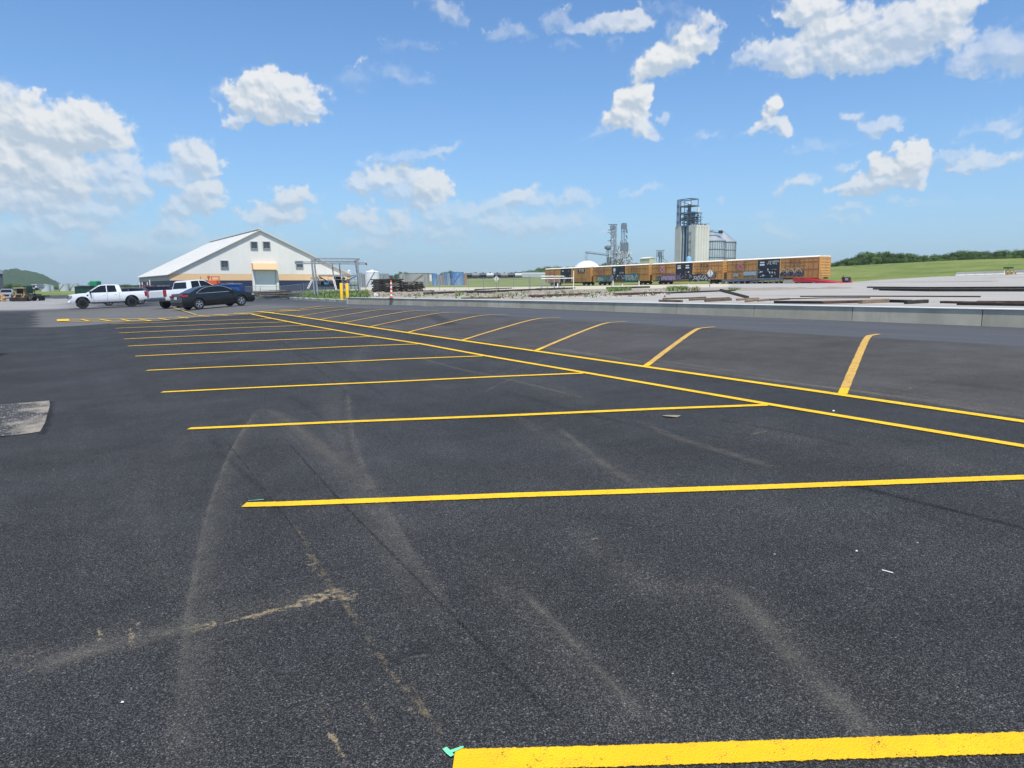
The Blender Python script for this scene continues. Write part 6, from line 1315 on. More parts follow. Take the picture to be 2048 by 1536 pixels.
BM = [
 ((1319, 603.5), (1364, 604.5), 3.6, 'railroad_tie', 'dark brown tie nearest the wall at the left end of the scattered timbers', WOODB),
 ((1326, 599), (1371, 597.8), 2.6, 'railroad_tie', 'thin dark tie lying just behind the leftmost scattered timber', WOODB),
 ((1379, 601.5), (1421, 599.5), 3., 'railroad_tie', 'short brown tie right of the two leftmost scattered timbers', WOODB),
 ((1372, 597.8), (1411, 596), 2.2, 'railroad_tie', 'thin brown tie lying far behind, above the third scattered timber', WOODB),
 ((1411, 603.8), (1461, 601.2), 4.2, 'railroad_tie', 'thick brown tie in front of the tilted timber', WOODB),
 ((1424, 598.6), (1459, 597.2), 2.2, 'railroad_tie', 'thin tie half hidden behind the thick brown tie', WOODB),
 ((1474, 601.4), (1516, 598.6), 3.4, 'railroad_tie', 'sandy brown tie right of the foot of the tilted timber', WOODT),
 ((1492, 604.6), (1514, 601.6), 3.8, 'railroad_tie', 'short pale block of timber with its end facing the camera', WOODT),
 ((1516, 603.2), (1538, 601.2), 3.6, 'railroad_tie', 'stubby brown timber between the pale block and the long steel sheets', WOODT),
 ((1541, 601.4), (1578, 599.2), 3., 'railroad_tie', 'brown tie touching the left end of the long steel sheets', WOODB),
 ((1720, 607.2), (1775, 605), 6.2, 'timber_block', 'big sandy squared timber under the middle of the long rails', WOODT),
 ((1812, 608.2), (1853, 606), 6., 'timber_block', 'dark rough timber block right of the big sandy one', WOODD),
 ((1552, 606.6), (1640, 607.4), 4.2, 'steel_plate', 'dark edge-on steel plate at the left end of the long sheets', RAILD),
 ((1640, 607.6), (1722, 605.6), 4.4, 'steel_plate', 'brown steel plate lying left of the big sandy timber', RUST),
 ((1776, 604.6), (1817, 605.4), 4.6, 'steel_plate', 'black bar added as the shade under the long rail between the two timber blocks', RAILD),  # dark bar standing in for the shade beneath the long rail
 ((1886, 606.2), (2000, 608.8), 3.4, 'steel_plate', 'rust brown plate stack lying right of the dark timber block', RUST),
 ((1918, 610.0), (2075, 612.4), 4.2, 'steel_plate', 'black plate nearest the wall at the right edge of the picture', RAILD),
 ((1954, 606.0), (2080, 606.6), 3.6, 'steel_plate', 'flat rust coloured plate behind the nearest black plate at the right edge', RUST),
 ((1065, 595.4), (1172, 590.6), 4.2, 'steel_plate', 'stack of rusty plates with a pale top left of the wall curve', RUST),
 ((1228, 591.2), (1323, 588.2), 4.2, 'steel_rail', 'long rust brown rail lying right of the weedy mound', RUST),
 ((1323, 587.9), (1470, 581.9), 2.6, 'steel_rail', 'thin black rail running from the mound to the diamond sign post', RAILD),
 ((1213, 577.6), (1299, 575.6), 2.8, 'steel_rail', 'greenish dark rail behind the weeds below the second boxcar', RAILD),
 ((864, 589.0), (970, 584.4), 3.4, 'track_section', 'dark length of track panel behind the middle of the wall', WOODD),
 ((957, 586.4), (1145, 577.6), 3.2, 'track_section', 'long dark track panel running off behind the rusty plates', WOODD),
 ((950, 580.2), (1023, 577.2), 1.8, 'steel_rail', 'thin far rail in front of the wire fence', RAILD),
 ((1072, 578.8), (1150, 576.8), 1.8, 'steel_rail', 'thin far rail below the left boxcar', RAILD),
 ((923, 597.4), (1008, 596.8), 2., 'steel_rail', 'rusty rail lying close behind the middle of the wall', RUST),
 ((833, 584.0), (868, 583.2), 2.2, 'steel_rail', 'short dark rail right of the smaller tie stack', RAILD),
]
for pa, pb, h_, nm, lab, m_ in BM: beam_between(nm, lab, nm.replace('_', ' '), pa, pb, h_, m_, cnt=2 if nm == 'track_section' else 1, wfac={'steel_plate': 4., 'track_section': 1.2}.get(nm, 1.3), gap=1.0)
beam_between('railroad_tie', 'tilted timber with its left end propped up high', 'railroad tie', (1440, 601), (1496, 599.5), 4.2, WOODD, lift=.42, lift2=.05)
def long_rail(label, pts, hpx, m_, up=0.):
    P_ = [G(*p) for p in pts]; o = P_[0]; mb = MB(); h_ = hpx * o.y / FPX
    for a, b in zip(P_[:-1], P_[1:]): mb.bar(a - o + Vector((0, 0, h_ / 2 + up)), b - o + Vector((0, 0, h_ / 2 + up)), h_ * 1.1, h_)
    t = mb.build('steel_rail', m_, None); t.location = o; tag(t, label, 'steel rail')
long_rail('long bowed brown rail lying across the timber blocks near the wall', [(1600, 601.5), (1720, 601.4), (1850, 602.3), (1960, 603.4)], 2.4, RUST, .16)
long_rail('slender rail over the brown plates left of the sandy timber', [(1560, 604.2), (1640, 601.6), (1740, 601.2)], 2.0, RUST, .10)
P_ = [G(1742, 580.8), G(1860, 582.9), G(2075, 583.2)]
t = thing('rail_stack', 'long low stack of black rails across the far right of the yard', 'rail stack', P_[0])
for k, (up, m_) in enumerate(((.02, RAILD), (.12, WOODD), (.24, RAILD))):
    for j in range(2):
        mb = MB(); off = Vector((.0, .45 * j, 0))
        a, b, c = [p - P_[0] + off + Vector((0, 0, up)) for p in P_]; a = a + (b - a) * (.12 * (2 - k) if k < 2 else 0); mb.bar(a, b, .22, .11); mb.bar(b, c, .22, .11); mb.build('rail', m_, t)
mb = MB(); [mb.box(tuple(x * f for x in (P_[2] - P_[0])[:2]) + ((P_[2] - P_[0]).z * f + .02,), (.3, 1.4, .12)) for f in (.2, .45, .7, .9)]; mb.build('bearer', WOODB, t)

def tie_stack(px0, px1, ytop, ybot, label):
    a, b = G(px0, ybot), G(px1, ybot); D = a.y; Hh = (ybot - ytop) * D / FPX; ax = (b - a); ax.z = 0; ln = ax.length; ax.normalize(); ny = Vector((-ax.y, ax.x, 0)); rz_ = math.atan2(ax.y, ax.x)
    rnd = random.Random(px0); t0 = .155; z = 0; k = 0; r_ = []
    layers = int(Hh / t0)
    for L_ in range(layers):
        if L_ % 2 == 0: items = [(ax * ln * .5 + ny * (.2 + .8 * j), rz_ + rnd.uniform(-.02, .02), ln * rnd.uniform(.92, 1.14), rnd.uniform(-.14, .14)) for j in range(3)]
        else: items = [(ax * ln * f + ny * 1.0, rz_ + math.pi / 2 + rnd.uniform(-.04, .04), 2.5, rnd.uniform(-.2, .1)) for f in (.08, .5, .92)]
        for w_i, (c, rr, l2, sh) in enumerate(items):
            dd = Vector((math.cos(rr), math.sin(rr), 0)); p = a + c + dd * sh
            o = MB().box((0, 0, 0), (l2, .235, t0 - .008)).build('railroad_tie', WOODD if rnd.random() < .8 else WOODG, None, bevel=.01)
            o.location = (p.x, p.y, a.z + L_ * t0 + t0 / 2 + rnd.uniform(-.002, .002)); o.rotation_euler = (rnd.uniform(-.01, .01), 0, rr)
            tag(o, f'tie, {(("front", "middle", "back"), ("left", "centre", "right"))[L_ % 2][w_i]} one in the {"lowest" if L_ == 0 else "topmost" if L_ == layers - 1 else ORD[L_]} layer of the {label}', 'railroad tie', f'ties of the {label}')
tie_stack(745, 779, 557.5, 584.5, 'taller stack by the striped post'); tie_stack(791, 824, 563, 583.5, 'lower stack right of the striped post')
# pile of steel left of the gantry
def steel_pile():
    a = on_ground(480, 101); t = thing('steel_pile', 'low pile of grey steel beams and planks behind the black sedan', 'steel pile', a); b = on_ground(598, 97) - a; rnd = random.Random(3); sc = a.y / FPX; d = b.normalized(); n_ = Vector((-d.y, d.x, 0))
    for k in range(16):
        f0, f1 = rnd.uniform(0, .45), rnd.uniform(.6, 1.0); z = .1 + (k // 3) * .20; mb = MB(); o_ = n_ * rnd.uniform(0, 2.2); mb.bar(b * f0 + o_ + Vector((0, 0, z)), b * f1 + o_ + Vector((0, 0, z + rnd.uniform(-.05, .05))), rnd.uniform(.15, .4), .15); mb.build('beam', rnd.choice((WOODG, GALVD, RUST, WOODG)), t)
steel_pile()

# ================================================================== GANTRY
def gantry():
    D = 108.; o = at(672, 568, D); o.z = T(o.x, o.y); X = lambda px: (px - 672) * D / FPX; Zz = lambda py: z_at(672, py, D) - o.z
    t = thing('loading_gantry', 'grey steel loading gantry with pipes and a walkway beyond the yellow bollards', 'gantry', o)
    g = MB()
    def leg(x0, x1, y, w_=.26): MB().bar((X(x0), y, -.2), (X(x1), y, Zz(519 if y < 1 else 521)), w_).build('leg', GALV, t)
    leg(635.5, 630.5, 0, .22); leg(629.2, 625.5, .0, .2); leg(625.5, 620, 1.6, .16); leg(719.5, 715.5, 0, .22); leg(713, 710, 1.6, .2); leg(711.5, 703, 3.0, .15)
    tb = MB(); tb.bar((X(634), 0, Zz(517)), (X(720), 0, Zz(518)), .22, .20); tb.bar((X(634), 0, Zz(517)), (X(618), 3., Zz(521)), .2); tb.bar((X(720), 0, Zz(518)), (X(702), 3, Zz(522)), .2); tb.bar((X(619), 3., Zz(521.5)), (X(704), 3, Zz(522)), .22); tb.build('top_frame', GALV, t)
    mb = MB(); mb.bar((X(589), 1., Zz(526)), (X(729), 1., Zz(528)), .15, .17); mb.bar((X(589), 1.9, Zz(522.5)), (X(729), 1.9, Zz(524.5)), .12); mb.bar((X(589), 1, Zz(522)), (X(589), 1.9, Zz(527)), .2); mb.bar((X(729), 1, Zz(524)), (X(729), 1.9, Zz(529)), .2); mb.build('long_beam', GALV, t)
    mb = MB(); mb.tube((X(663.5), .8, Zz(526)), (X(665), .8, Zz(552)), .09); mb.tube((X(677.5), .8, Zz(526)), (X(679), .8, Zz(552)), .09); mb.build('hanger_pipes', GALVD, t)
    pf = MB(); pf.box(((X(637) + X(716)) / 2, 1., Zz(551)), (X(716) - X(637), 1.6, .22)); pf.box(((X(622) + X(640)) / 2, 1., Zz(557)), (X(640) - X(622), 1.6, .15)); pf.build('walkway', GALV, t)
    rl = MB()
    for px0, px1, py in ((622, 640, 555), (656, 700, 553), (694, 716, 553)):
        for q in range(4): x = X(px0 + (px1 - px0) * q / 3); rl.bar((x, .2, Zz(py + 14)), (x, .2, Zz(py)), .06)
        for q in (0, 6): rl.bar((X(px0), .2, Zz(py + q)), (X(px1), .2, Zz(py + q)), .06)
    rl.build('handrail', GALV, t)
    dg = MB(); dg.bar((X(636), .6, Zz(552)), (X(668), .6, Zz(572)), .12); dg.bar((X(711), .6, Zz(553)), (X(684), .6, Zz(564)), .12); dg.bar((X(640), .6, Zz(570)), (X(632), .6, Zz(552)), .1); dg.build('braces', RAILD, t)
    mb = MB(); [mb.tube((X(q), .7, Zz(578)), (X(q), .7, Zz(555)), .18, n=8) for q in (668.5, 672, 675.5, 678)]; mb.box((X(673), .8, Zz(555)), (.95, .5, .3)); mb.build('hose_bundle', BLK, t)
    mb = MB(); mb.tube((X(646), .9, Zz(566.5)), (X(656), .9, Zz(567)), .26, n=12); mb.build('blue_motor', mat('sky_blue_paint', (.10, .32, .62), .4), t); MB().tube((X(638), .9, Zz(566.5)), (X(646), .9, Zz(566.5)), .22, n=12).build('motor_housing', BLK, t)
    MB().tube((X(682), .9, Zz(557)), (X(686.5), .9, Zz(559)), .28, n=12).build('blue_drum', BLUEP, t)
    ld = MB(); [ld.bar((X(665.5 + q), .1, Zz(558)), (X(673 + q), -.6, Zz(580)), .07) for q in (0, 2.4)]; ld.bar((X(624), .1, Zz(558)), (X(617), -.6, Zz(577)), .07); ld.bar((X(626.5), .1, Zz(558)), (X(619.5), -.6, Zz(577)), .07)
    for q in range(7): f = q / 7; ld.bar((X(665.5 + 7.5 * f), .1 - .7 * f, Zz(558 + 22 * f)), (X(667.9 + 7.5 * f), .1 - .7 * f, Zz(558 + 22 * f)), .05)
    ld.build('ladder', WPAN, t)
    MB().box((X(690), 1.4, Zz(573)), (X(713) - X(668), 1.6, .9)).build('base_tank', mat('pale_green_grey', (.30, .34, .32), .6), t)
    sg = MB().box((X(689), -.3, Zz(574.5)), (.75, .03, .66)).build('warning_sign', mat('sign_grey_violet', (.26, .24, .33), .6), t); r2 = random.Random(2); mk = MB(); [mk.box((X(689) + r2.uniform(-.28, .28), -.33, Zz(574.5) + r2.uniform(-.25, .25)), (r2.uniform(.08, .22), .02, r2.uniform(.06, .16))) for q in range(9)]; mk.build('sign_marks', REDP, sg)
    MB().box((X(647), 2.2, Zz(570)), (X(668) - X(630), 1.2, .5)).build('pipe_tray', GALVD, t)
gantry()
p = G(747, 592.5); o = MB().add([(0, 0, -.05), (.42, .05, -.05), (.46, .35, -.05), (.05, .4, -.05), (.02, .05, .28), (.30, .02, .32), (.40, .3, .2), (.06, .36, .26)], [(0, 3, 2, 1), (4, 5, 6, 7), (0, 1, 5, 4), (1, 2, 6, 5), (2, 3, 7, 6), (3, 0, 4, 7)]).build('concrete_block', CAP, None, bevel=.03); o.location = p; o.scale = (1.3, 1.3, 1.2); tag(o, 'small white broken concrete block in the weeds behind the wall', 'concrete block')

# ================================================================== FENCES, SIGNS, POSTS
FAB, nt, N, L, b = nodes_of('chain_link'); tr = N.new('ShaderNodeBsdfTransparent'); mx = N.new('ShaderNodeMixShader'); mx.inputs[0].default_value = .14; b.inputs['Base Color'].default_value = (.35, .36, .37, 1); L.new(tr.outputs[0], mx.inputs[1]); L.new(b.outputs[0], mx.inputs[2]); L.new(mx.outputs[0], N['Material Output'].inputs[0])
def fence(label, pts, H_, sp, fabric=True, m_=GALVD, rad=.035, topr=True):
    P_ = pts; o = P_[0]; t = thing('chain_link_fence', label, 'fence', o); 
    for a, b in zip(P_[:-1], P_[1:]):
        n = max(1, round((b - a).length / sp)); fa = MB(); rl = MB(); prev = None
        for k in range(n + 1):
            p = a.lerp(b, k / n); p.z = T(p.x, p.y); q = p - o
            if k < n or b is P_[-1]: MB().tube(q, q + Vector((0, 0, H_)), rad if k % 4 else rad * 1.6, n=6).build('post', m_, t)
            if prev is not None:
                if topr: rl.tube(prev + Vector((0, 0, H_ - .03)), q + Vector((0, 0, H_ - .03)), .022, n=5, caps=False)
                fa.add([prev + Vector((0, .0, .05)), q + Vector((0, 0, .05)), q + Vector((0, 0, H_ - .05)), prev + Vector((0, 0, H_ - .05))], [(0, 1, 2, 3)])
            prev = q
        if topr: rl.build('top_rail', GALV, t)
        if fabric: fa.build('wire_mesh', FAB, t)
fence('tall wire fence in front of the warehouse and the blue dumpster', [on_ground(288, 112), on_ground(480, 103), on_ground(602, 100)], 1.85, 3.0)
fence('long thin wire fence across the middle in front of the green field', [on_ground(606, 118), on_ground(850, 122), on_ground(1058, 118)], 2.0, 2.6, rad=.03, topr=False)
fence('wire fence panels with gates left of the farthest boxcar', [on_ground(1060, 114), on_ground(1108, 113)], 2.0, 2.2)
t = thing('pipe_railing', 'white pipe railing standing before the left boxcar', 'railing', on_ground(1082, 104)); o = Vector(t.location)
for k, (px, H_) in enumerate(((1082, 1.1), (1095, 1.3), (1109, 1.4), (1118, 1.2), (1128, 1.3), (1147, 2.1))): q = on_ground(px, 104) - o; MB().tube(q, q + Vector((0, 0, H_ + .5)), .06, n=6).build('post', GALV if px < 1140 else WHTR, t)
a, b = on_ground(1082, 104) - o, on_ground(1147, 104) - o; mb = MB(); mb.tube(a + Vector((0, 0, 1.55)), b + Vector((0, 0, 1.55)), .05, n=6); mb.tube(a + Vector((0, 0, 1.9)), on_ground(1128, 104) - o + Vector((0, 0, 1.85)), .05, n=6); mb.build('rail', WHTR, t)
for px, yt, yb, lab in ((1115, 566, 576, 'short white marker post before the left boxcar'), (1226, 561, 574, 'white marker post in front of the left green graffiti'), (1278, 563, 574.5, 'white marker post left of the purple graffiti'), (1377, 569, 584, 'white marker post standing in the weeds right of the mound'), (1245, 565, 571, 'short pale post below the second boxcar doors')):
    D = 112. if px != 1377 else 84.; p = on_ground(px, D); H_ = (yb - yt) * D / FPX; o = MB().lathe([(.075, -.1), (.075, H_), (.02, H_ + .04)], 10).build('marker_post', WHTR, None); p.z = min(p.z, z_at(px, yb, D)); o.location = p; tag(o, lab, 'marker post', 'white marker posts')
def diamond(px, yc, half, yb, D, label):
    p = at(px, yb, D); p.z = T(p.x, p.y); H_ = z_at(px, yc, D) - p.z; s_ = half * D / FPX; t = thing('diamond_sign', label, 'road sign', p, R(12)); MB().box((0, 0, H_ / 2), (.07, .05, H_)).build('post', GALVD, t)
    MB().add([(-s_ * .86, -.04, H_), (0, -.04, H_ - s_), (s_ * .86, -.04, H_), (0, -.04, H_ + s_), (-s_ * .86, -.02, H_), (0, -.02, H_ - s_), (s_ * .86, -.02, H_), (0, -.02, H_ + s_)], [(0, 1, 2, 3), (7, 6, 5, 4), (0, 4, 5, 1), (1, 5, 6, 2), (2, 6, 7, 3), (3, 7, 4, 0)]).build('sign_plate', mat('sign_back', (.50, .50, .49), .5, .1), t); MB().box((0, -.06, H_), (.06, .04, s_ * 1.6)).build('bracket', GALVD, t)
diamond(993, 557.5, 6.6, 580, 112., 'back of a diamond road sign over the wire fence and green field'); diamond(1419, 546.5, 8.2, 581, 92., 'back of a diamond road sign in front of the third boxcar')

# ================================================================== LEFT BACKGROUND: machines, dumpsters, tanks
def boxthing(name, label, cat, px0, px1, ytop, D, depth, m_, rz=0., base=None, bevel=.02):
    a, b = on_ground(px0, D), on_ground(px1, D); c = (a + b) / 2; c.z = min(a.z, b.z) if base is None else z_at(px0, base, D); w_ = (b - a).length; H_ = z_at((px0 + px1) / 2, ytop, D) - c.z; t = thing(name, label, cat, c, rz); return t, w_, H_
def dumpster(label, px0, px1, ytop, D, m_, lid=None, sign=False):
    t, w_, H_ = boxthing('dumpster', label, 'dumpster', px0, px1, ytop, D, 2, m_); w2 = w_ / 2
    MB().add([(-w2 * .94, -1, 0), (w2 * .94, -1, 0), (w2 * .94, 1, 0), (-w2 * .94, 1, 0), (-w2, -1.1, H_), (w2, -1.1, H_), (w2, 1.1, H_), (-w2, 1.1, H_)], [(0, 3, 2, 1), (0, 1, 5, 4), (1, 2, 6, 5), (2, 3, 7, 6), (3, 0, 4, 7), (4, 5, 6, 7)]).build('body', m_, t)
    mb = MB(); 
    for k in range(int(w_ / .7) + 1): x = -w2 * .95 + k * .7; mb.box((x, -1.08, H_ / 2), (.09, .12, H_ * .9))
    mb.box((0, -1.12, H_ - .05), (w_, .14, .14)); mb.build('ribs', m_, t)
    if lid: MB().box((w2 * .1, 0, H_ + .08), (w_ * .9, 2.1, .08)).build('lid', lid, t)
    r2 = random.Random(px0); db = MB(); [db.box((r2.uniform(-w2 * .8, w2 * .8), r2.uniform(-.5, .5), H_ + .06), (r2.uniform(.3, .9), .5, r2.uniform(.1, .3)), rz=r2.uniform(0, 3)) for q in range(7)]; db.build('rubbish', WOODG, t)
    if sign: MB().tube((-w2 * .45, -1.15, H_ * .55), (-w2 * .45, -1.13, H_ * .55), .30, n=16).build('round_badge', WHTR, t)
dumpster('bright blue dumpster right of the orange lift, behind the black sedan', 436, 484, 568.5, 96., BLUEP, None, True)
dumpster('dark blue dumpster seen between the two white pickups', 297, 345, 573, 110., mat('deep_blue_paint', (.010, .018, .05), .5, var=.2, scale=1)); dumpster('dark green dumpster left of the white pickup roof', 156, 187, 573, 125., DGREEN, BLK)
def red_trailer():
    t, w_, H_ = boxthing('red_trailer', 'faded red machine trailer in front of the warehouse left corner', 'trailer', 286, 306, 564.5, 118., 3, REDP); m_ = mat('faded_red_paint', (.20, .05, .05), .6, var=.3, scale=1.5)
    MB().box((0, 0, H_ * .8), (w_, 2.2, .22)).build('deck', m_, t); MB().box((-w_ * .1, 0, H_ * .52), (w_ * .8, 2, .26)).build('chassis', m_, t); mb = MB(); [mb.bar((x, -1, .5), (x, -1, H_ + .4 * (k == 3)), .12) for k, x in enumerate((-w_ / 2, -w_ / 4, w_ / 4, w_ / 2))]; mb.build('stakes', WPAN, t)
    for x in (-.5, .5): MB().tube((x, -1.1, .42), (x, -.85, .42), .42, n=16).build('wheel', BLACK, t)
red_trailer()
def boom_lift():
    D = 104.; o = on_ground(420, D); X = lambda px: (px - 420) * D / FPX; Zz = lambda py: z_at(420, py, D) - o.z; t = thing('boom_lift', 'orange aerial lift with a raised basket rail behind the black sedan', 'lift', o); OR = mat('orange_red_paint', (.62, .11, .03), .5, var=.15, scale=2)
    MB().box((0, 0, .75), (3.0, 1.8, .7)).build('chassis', mat('cream_machine_paint', (.60, .50, .36), .5), t, bevel=.05); MB().box((X(428), 0, Zz(566)), (1.3, 1.2, .7)).build('turret', OR, t, bevel=.04)
    for x in (-1.1, 1.1): MB().tube((x, -1.05, .45), (x, -.7, .45), .45, n=16).build('wheel', BLACK, t)
    mb = MB(); mb.bar((X(404), 0, Zz(567)), (X(440), 0, Zz(565)), .2); mb.bar((X(418), 0, Zz(570)), (X(418), 0, Zz(555)), .12); mb.build('boom', OR, t)
    mb = MB(); [mb.bar((X(q), 0, Zz(567)), (X(q), 0, Zz(553)), .10) for q in (423.5, 438.5)]; mb.bar((X(423.5), 0, Zz(553.5)), (X(438.5), 0, Zz(553.5)), .12); mb.bar((X(423.5), 0, Zz(560)), (X(438.5), 0, Zz(560)), .08); mb.build('basket', OR, t); MB().bar((X(403), 0, Zz(567)), (X(402), 0, Zz(553)), .07).build('mast', OR, t); MB().box((X(418), 0, Zz(554)), (.3, .3, .3)).build('lamp', OR, t)
boom_lift()
def green_machine():
    D = 140.; o = on_ground(188, D); X = lambda px: (px - 188) * D / FPX; Zz = lambda py: z_at(188, py, D) - o.z; t = thing('green_compactor', 'bright green rounded machine behind the hood of the left white pickup', 'machine', o)
    MB().box((X(191), 0, Zz(568)), (X(198) - X(184), 1.8, 1.2)).build('hopper', GREENP, t, bevel=.15); MB().tube((X(178), 0, Zz(569)), (X(186), 0, Zz(569)), .45, n=14).build('drum', GREENP, t, smooth=True); MB().box((X(181), -.3, Zz(576)), (.5, .3, 1.2)).build('panel', mat('cream_panel_b', (.5, .47, .38), .6), t); MB().box((X(188), 0, Zz(580)), (2, 1.4, 1.6)).build('frame', DGREEN, t)
green_machine()
def old_tractor():
    D = 112.; o = on_ground(37, D); sc = D / FPX; t = thing('wheel_loader', 'old yellow loader with an open cab facing the camera, orange cone before it', 'loader', o, R(22)); YM = mat('dirty_yellow_paint', (.42, .25, .06), .6, var=.3, scale=2, dirt=((.10, .07, .04), 2, .6)); H_ = 27 * sc
    MB().box((0, 0, H_ * .36), (.95, 1.5, H_ * .36)).build('engine_hood', YM, t, bevel=.04); MB().box((0, -.77, H_ * .36), (.72, .05, H_ * .30)).build('radiator_grille', BLK, t)
    for y in (-.1, 1.5): 
        for x in (-.62, .62): MB().bar((x * .9, .2 + y * .5, H_ * .5), (x, .3 + y * .5, H_ * .96), .09).build('cab_post', YM, t)
    MB().box((0, .6, H_ * .98), (1.5, 1.4, .10)).build('canopy', mat('tan_canopy', (.50, .38, .24), .6), t); MB().box((0, 1.1, H_ * .75), (1.1, .08, H_ * .4)).build('rear_glass', GLASS, t)
    for x in (-.95, .95):
        w_ = MB().tube((x - .2, .5, .62), (x + .2, .5, .62), .62, n=20).build('wheel', BLACK, t); MB().tube((x + math.copysign(.2, x), .5, .62), (x + math.copysign(.23, x), .5, .62), .3, n=12).build('rim', YM, w_)
    MB().box((0, -1.2, .35), (2.2, .35, .6)).build('bucket', RAILD, t, bevel=.04); mb = MB(); [mb.bar((x, -1.1, .5), (x, .4, H_ * .5), .14) for x in (-.6, .6)]; mb.build('lift_arms', YM, t)
    for x in (-.75, .75): MB().tube((x, -.5, H_ * .52), (x, -.56, H_ * .52), .10, n=10).build('headlight', CLEARL, t)
old_tractor()
def flatbed():
    D = 118.; o = on_ground(68, D); t = thing('equipment_trailer', 'dark flatbed trailer with a folded ramp right of the yellow loader', 'trailer', o, R(8)); 
    MB().box((0, 0, .75), (2.2, 5, .2)).build('deck', RAILD, t); mb = MB(); mb.bar((-.8, -2.5, .8), (-.8, -3.6, .1), .3, .08); mb.bar((.8, -2.5, .8), (.8, -3.6, .1), .3, .08); mb.build('ramp', WOODD, t)
    for x in (-1.0, 1.0):
        for y in (-.6, .4): MB().tube((x - .12, y, .38), (x + .12, y, .38), .38, n=16).build('wheel', BLACK, t)
    mb = MB(); [mb.bar((-1.0, y, .8), (-1.0, y, 1.9), .08) for y in (-2, 0, 2)]; mb.bar((-1.0, -2, 1.9), (-1.0, 2, 1.9), .08); mb.build('side_rack', DGREEN, t)
flatbed()
t, w_, H_ = boxthing('flatbed_truck', 'parked dark green tractor behind the yellow loader', 'tractor', 49, 60, 570.5, 120., 3, DGREEN); MB().box((0, 0, H_ * .72), (w_ * .8, 1.6, H_ * .5)).build('cab', DGREEN, t, bevel=.1); MB().box((0, -.82, H_ * .78), (w_ * .55, .05, H_ * .3)).build('windscreen', GLASS, t); MB().box((.1, 1.2, H_ * .3), (w_ * .7, 3, .6)).build('body', DGREEN, t)
[MB().tube((x - .2, 0, .6), (x + .2, 0, .6), .6, n=18).build('wheel', BLACK, t) for x in (-.9, .9)]
t.name = 'farm_tractor'
t, w_, H_ = boxthing('site_cabin', 'small white site cabin behind the flatbed trailer', 'cabin', 71.5, 80, 569.5, 175., 3, WPAN, base=577.5); MB().box((0, 0, H_ / 2), (w_, 2.5, H_)).build('walls', WPAN, t); MB().box((0, 0, H_ + .08), (w_ + .3, 2.8, .14)).build('roof', WROOF, t); MB().box((-w_ * .2, -1.27, H_ * .5), (.5, .05, .6)).build('window', GLASS, t)
t, w_, H_ = boxthing('trailer_deck', 'long white flat trailer under the small site cabin', 'trailer', 59, 82, 577, 170., 3, WPAN, base=581); MB().box((0, 0, .6), (w_, 2.4, .25)).build('deck', GALV, t); [MB().tube((x, -1.3, .35), (x, -1.05, .35), .35, n=12).build('wheel', BLACK, t) for x in (-1.4, -.5, 1.)]
SILV = mat('pale_tank_paint', (.50, .53, .55), .5, var=.05, scale=.2, dirt=((.36, .37, .37), .15, .4))
def tank(label, cx, hw, ytop, D, m_, dome=.06, base=None, grp='storage tanks', ladder=True, ribs=0):
    c = at(cx, 568, D); c.z = T(c.x, c.y) - .4; r_ = hw * D / FPX; H_ = z_at(cx, ytop, D) - c.z; dz = r_ * dome * 2; t = thing('storage_tank', label, 'storage tank', c, 0, grp)
    MB().lathe([(r_, 0), (r_, H_ - dz)], 32).build('shell', m_, t, smooth=True); MB().lathe([(r_ * 1.02, H_ - dz), (r_ * 1.02, H_ - dz + .12), (r_ * .6, H_ - dz * .35), (.3, H_), (.3, H_ + .25)], 32).build('roof', m_ if m_ is not CONCL else CONC, t)
    if ladder:
        ld = MB(); n = 14
        for k in range(n): a0, a1 = -2.4 + 1.4 * k / n, -2.4 + 1.4 * (k + 1) / n; ld.bar((r_ * 1.05 * math.cos(a0), r_ * 1.05 * math.sin(a0), H_ * .95 * k / n), (r_ * 1.05 * math.cos(a1), r_ * 1.05 * math.sin(a1), H_ * .95 * (k + 1) / n), .18, .12)
        ld.build('stair', GALVD, t)
    if ribs:
        rb = MB(); [rb.bar((r_ * 1.005 * math.cos(a), r_ * 1.005 * math.sin(a), 0), (r_ * 1.005 * math.cos(a), r_ * 1.005 * math.sin(a), H_ - dz), .14) for a in np.linspace(0, 2 * math.pi, ribs, endpoint=False)]; rb.build('seams', CONC, t)
    return t
tank('flat-topped pale tank left of the pair below the foot of the hill', 127.5, 8.6, 567.5, 420., SILV, .01); tank('flat-topped pale tank right of the pair below the foot of the hill', 148, 8.2, 567.5, 425., SILV, .01)
tank('wide white tank behind the site cabin under the hill', 90, 9, 568.8, 400., SILV, .05); tank('lower white tank touching the wide one under the hill', 101.5, 5.2, 570.6, 405., SILV, .05)
WT = mat('white_tank_paint', (.68, .69, .70), .45, var=.03, scale=.2); GT = mat('grey_tank_paint', (.30, .32, .34), .5, var=.1, scale=.3, dirt=((.18, .18, .18), .3, .4)); BT = mat('blue_tank_paint', (.11, .25, .50), .5, var=.15, scale=.3, dirt=((.32, .40, .48), .25, .5)); TT_ = mat('tan_tank_paint', (.36, .20, .12), .55, var=.15, scale=.3); CT = mat('tank_concrete', (.36, .35, .32), .85, var=.07, scale=.2, dirt=((.24, .23, .21), .15, .6))
tank('slim white silo between the warehouse and the domed tank', 699, 4.0, 540.5, 240., WT, .2); tank('thin grey silo left of the big white domed tank', 722, 3.0, 546.5, 250., GT, .1); tank('second thin grey silo touching the white domed tank', 727.5, 2.6, 549, 252., GT, .1)
tank('big white tank with a domed roof right of the gantry', 745, 14.4, 540.2, 250., WT, .17); tank('grey cylindrical tank half hidden behind the white domed tank', 766, 6.8, 548, 262., GT, .01); tank('narrow grey tank right of the hidden grey one', 774.5, 4.2, 548.2, 262., GT, .01)
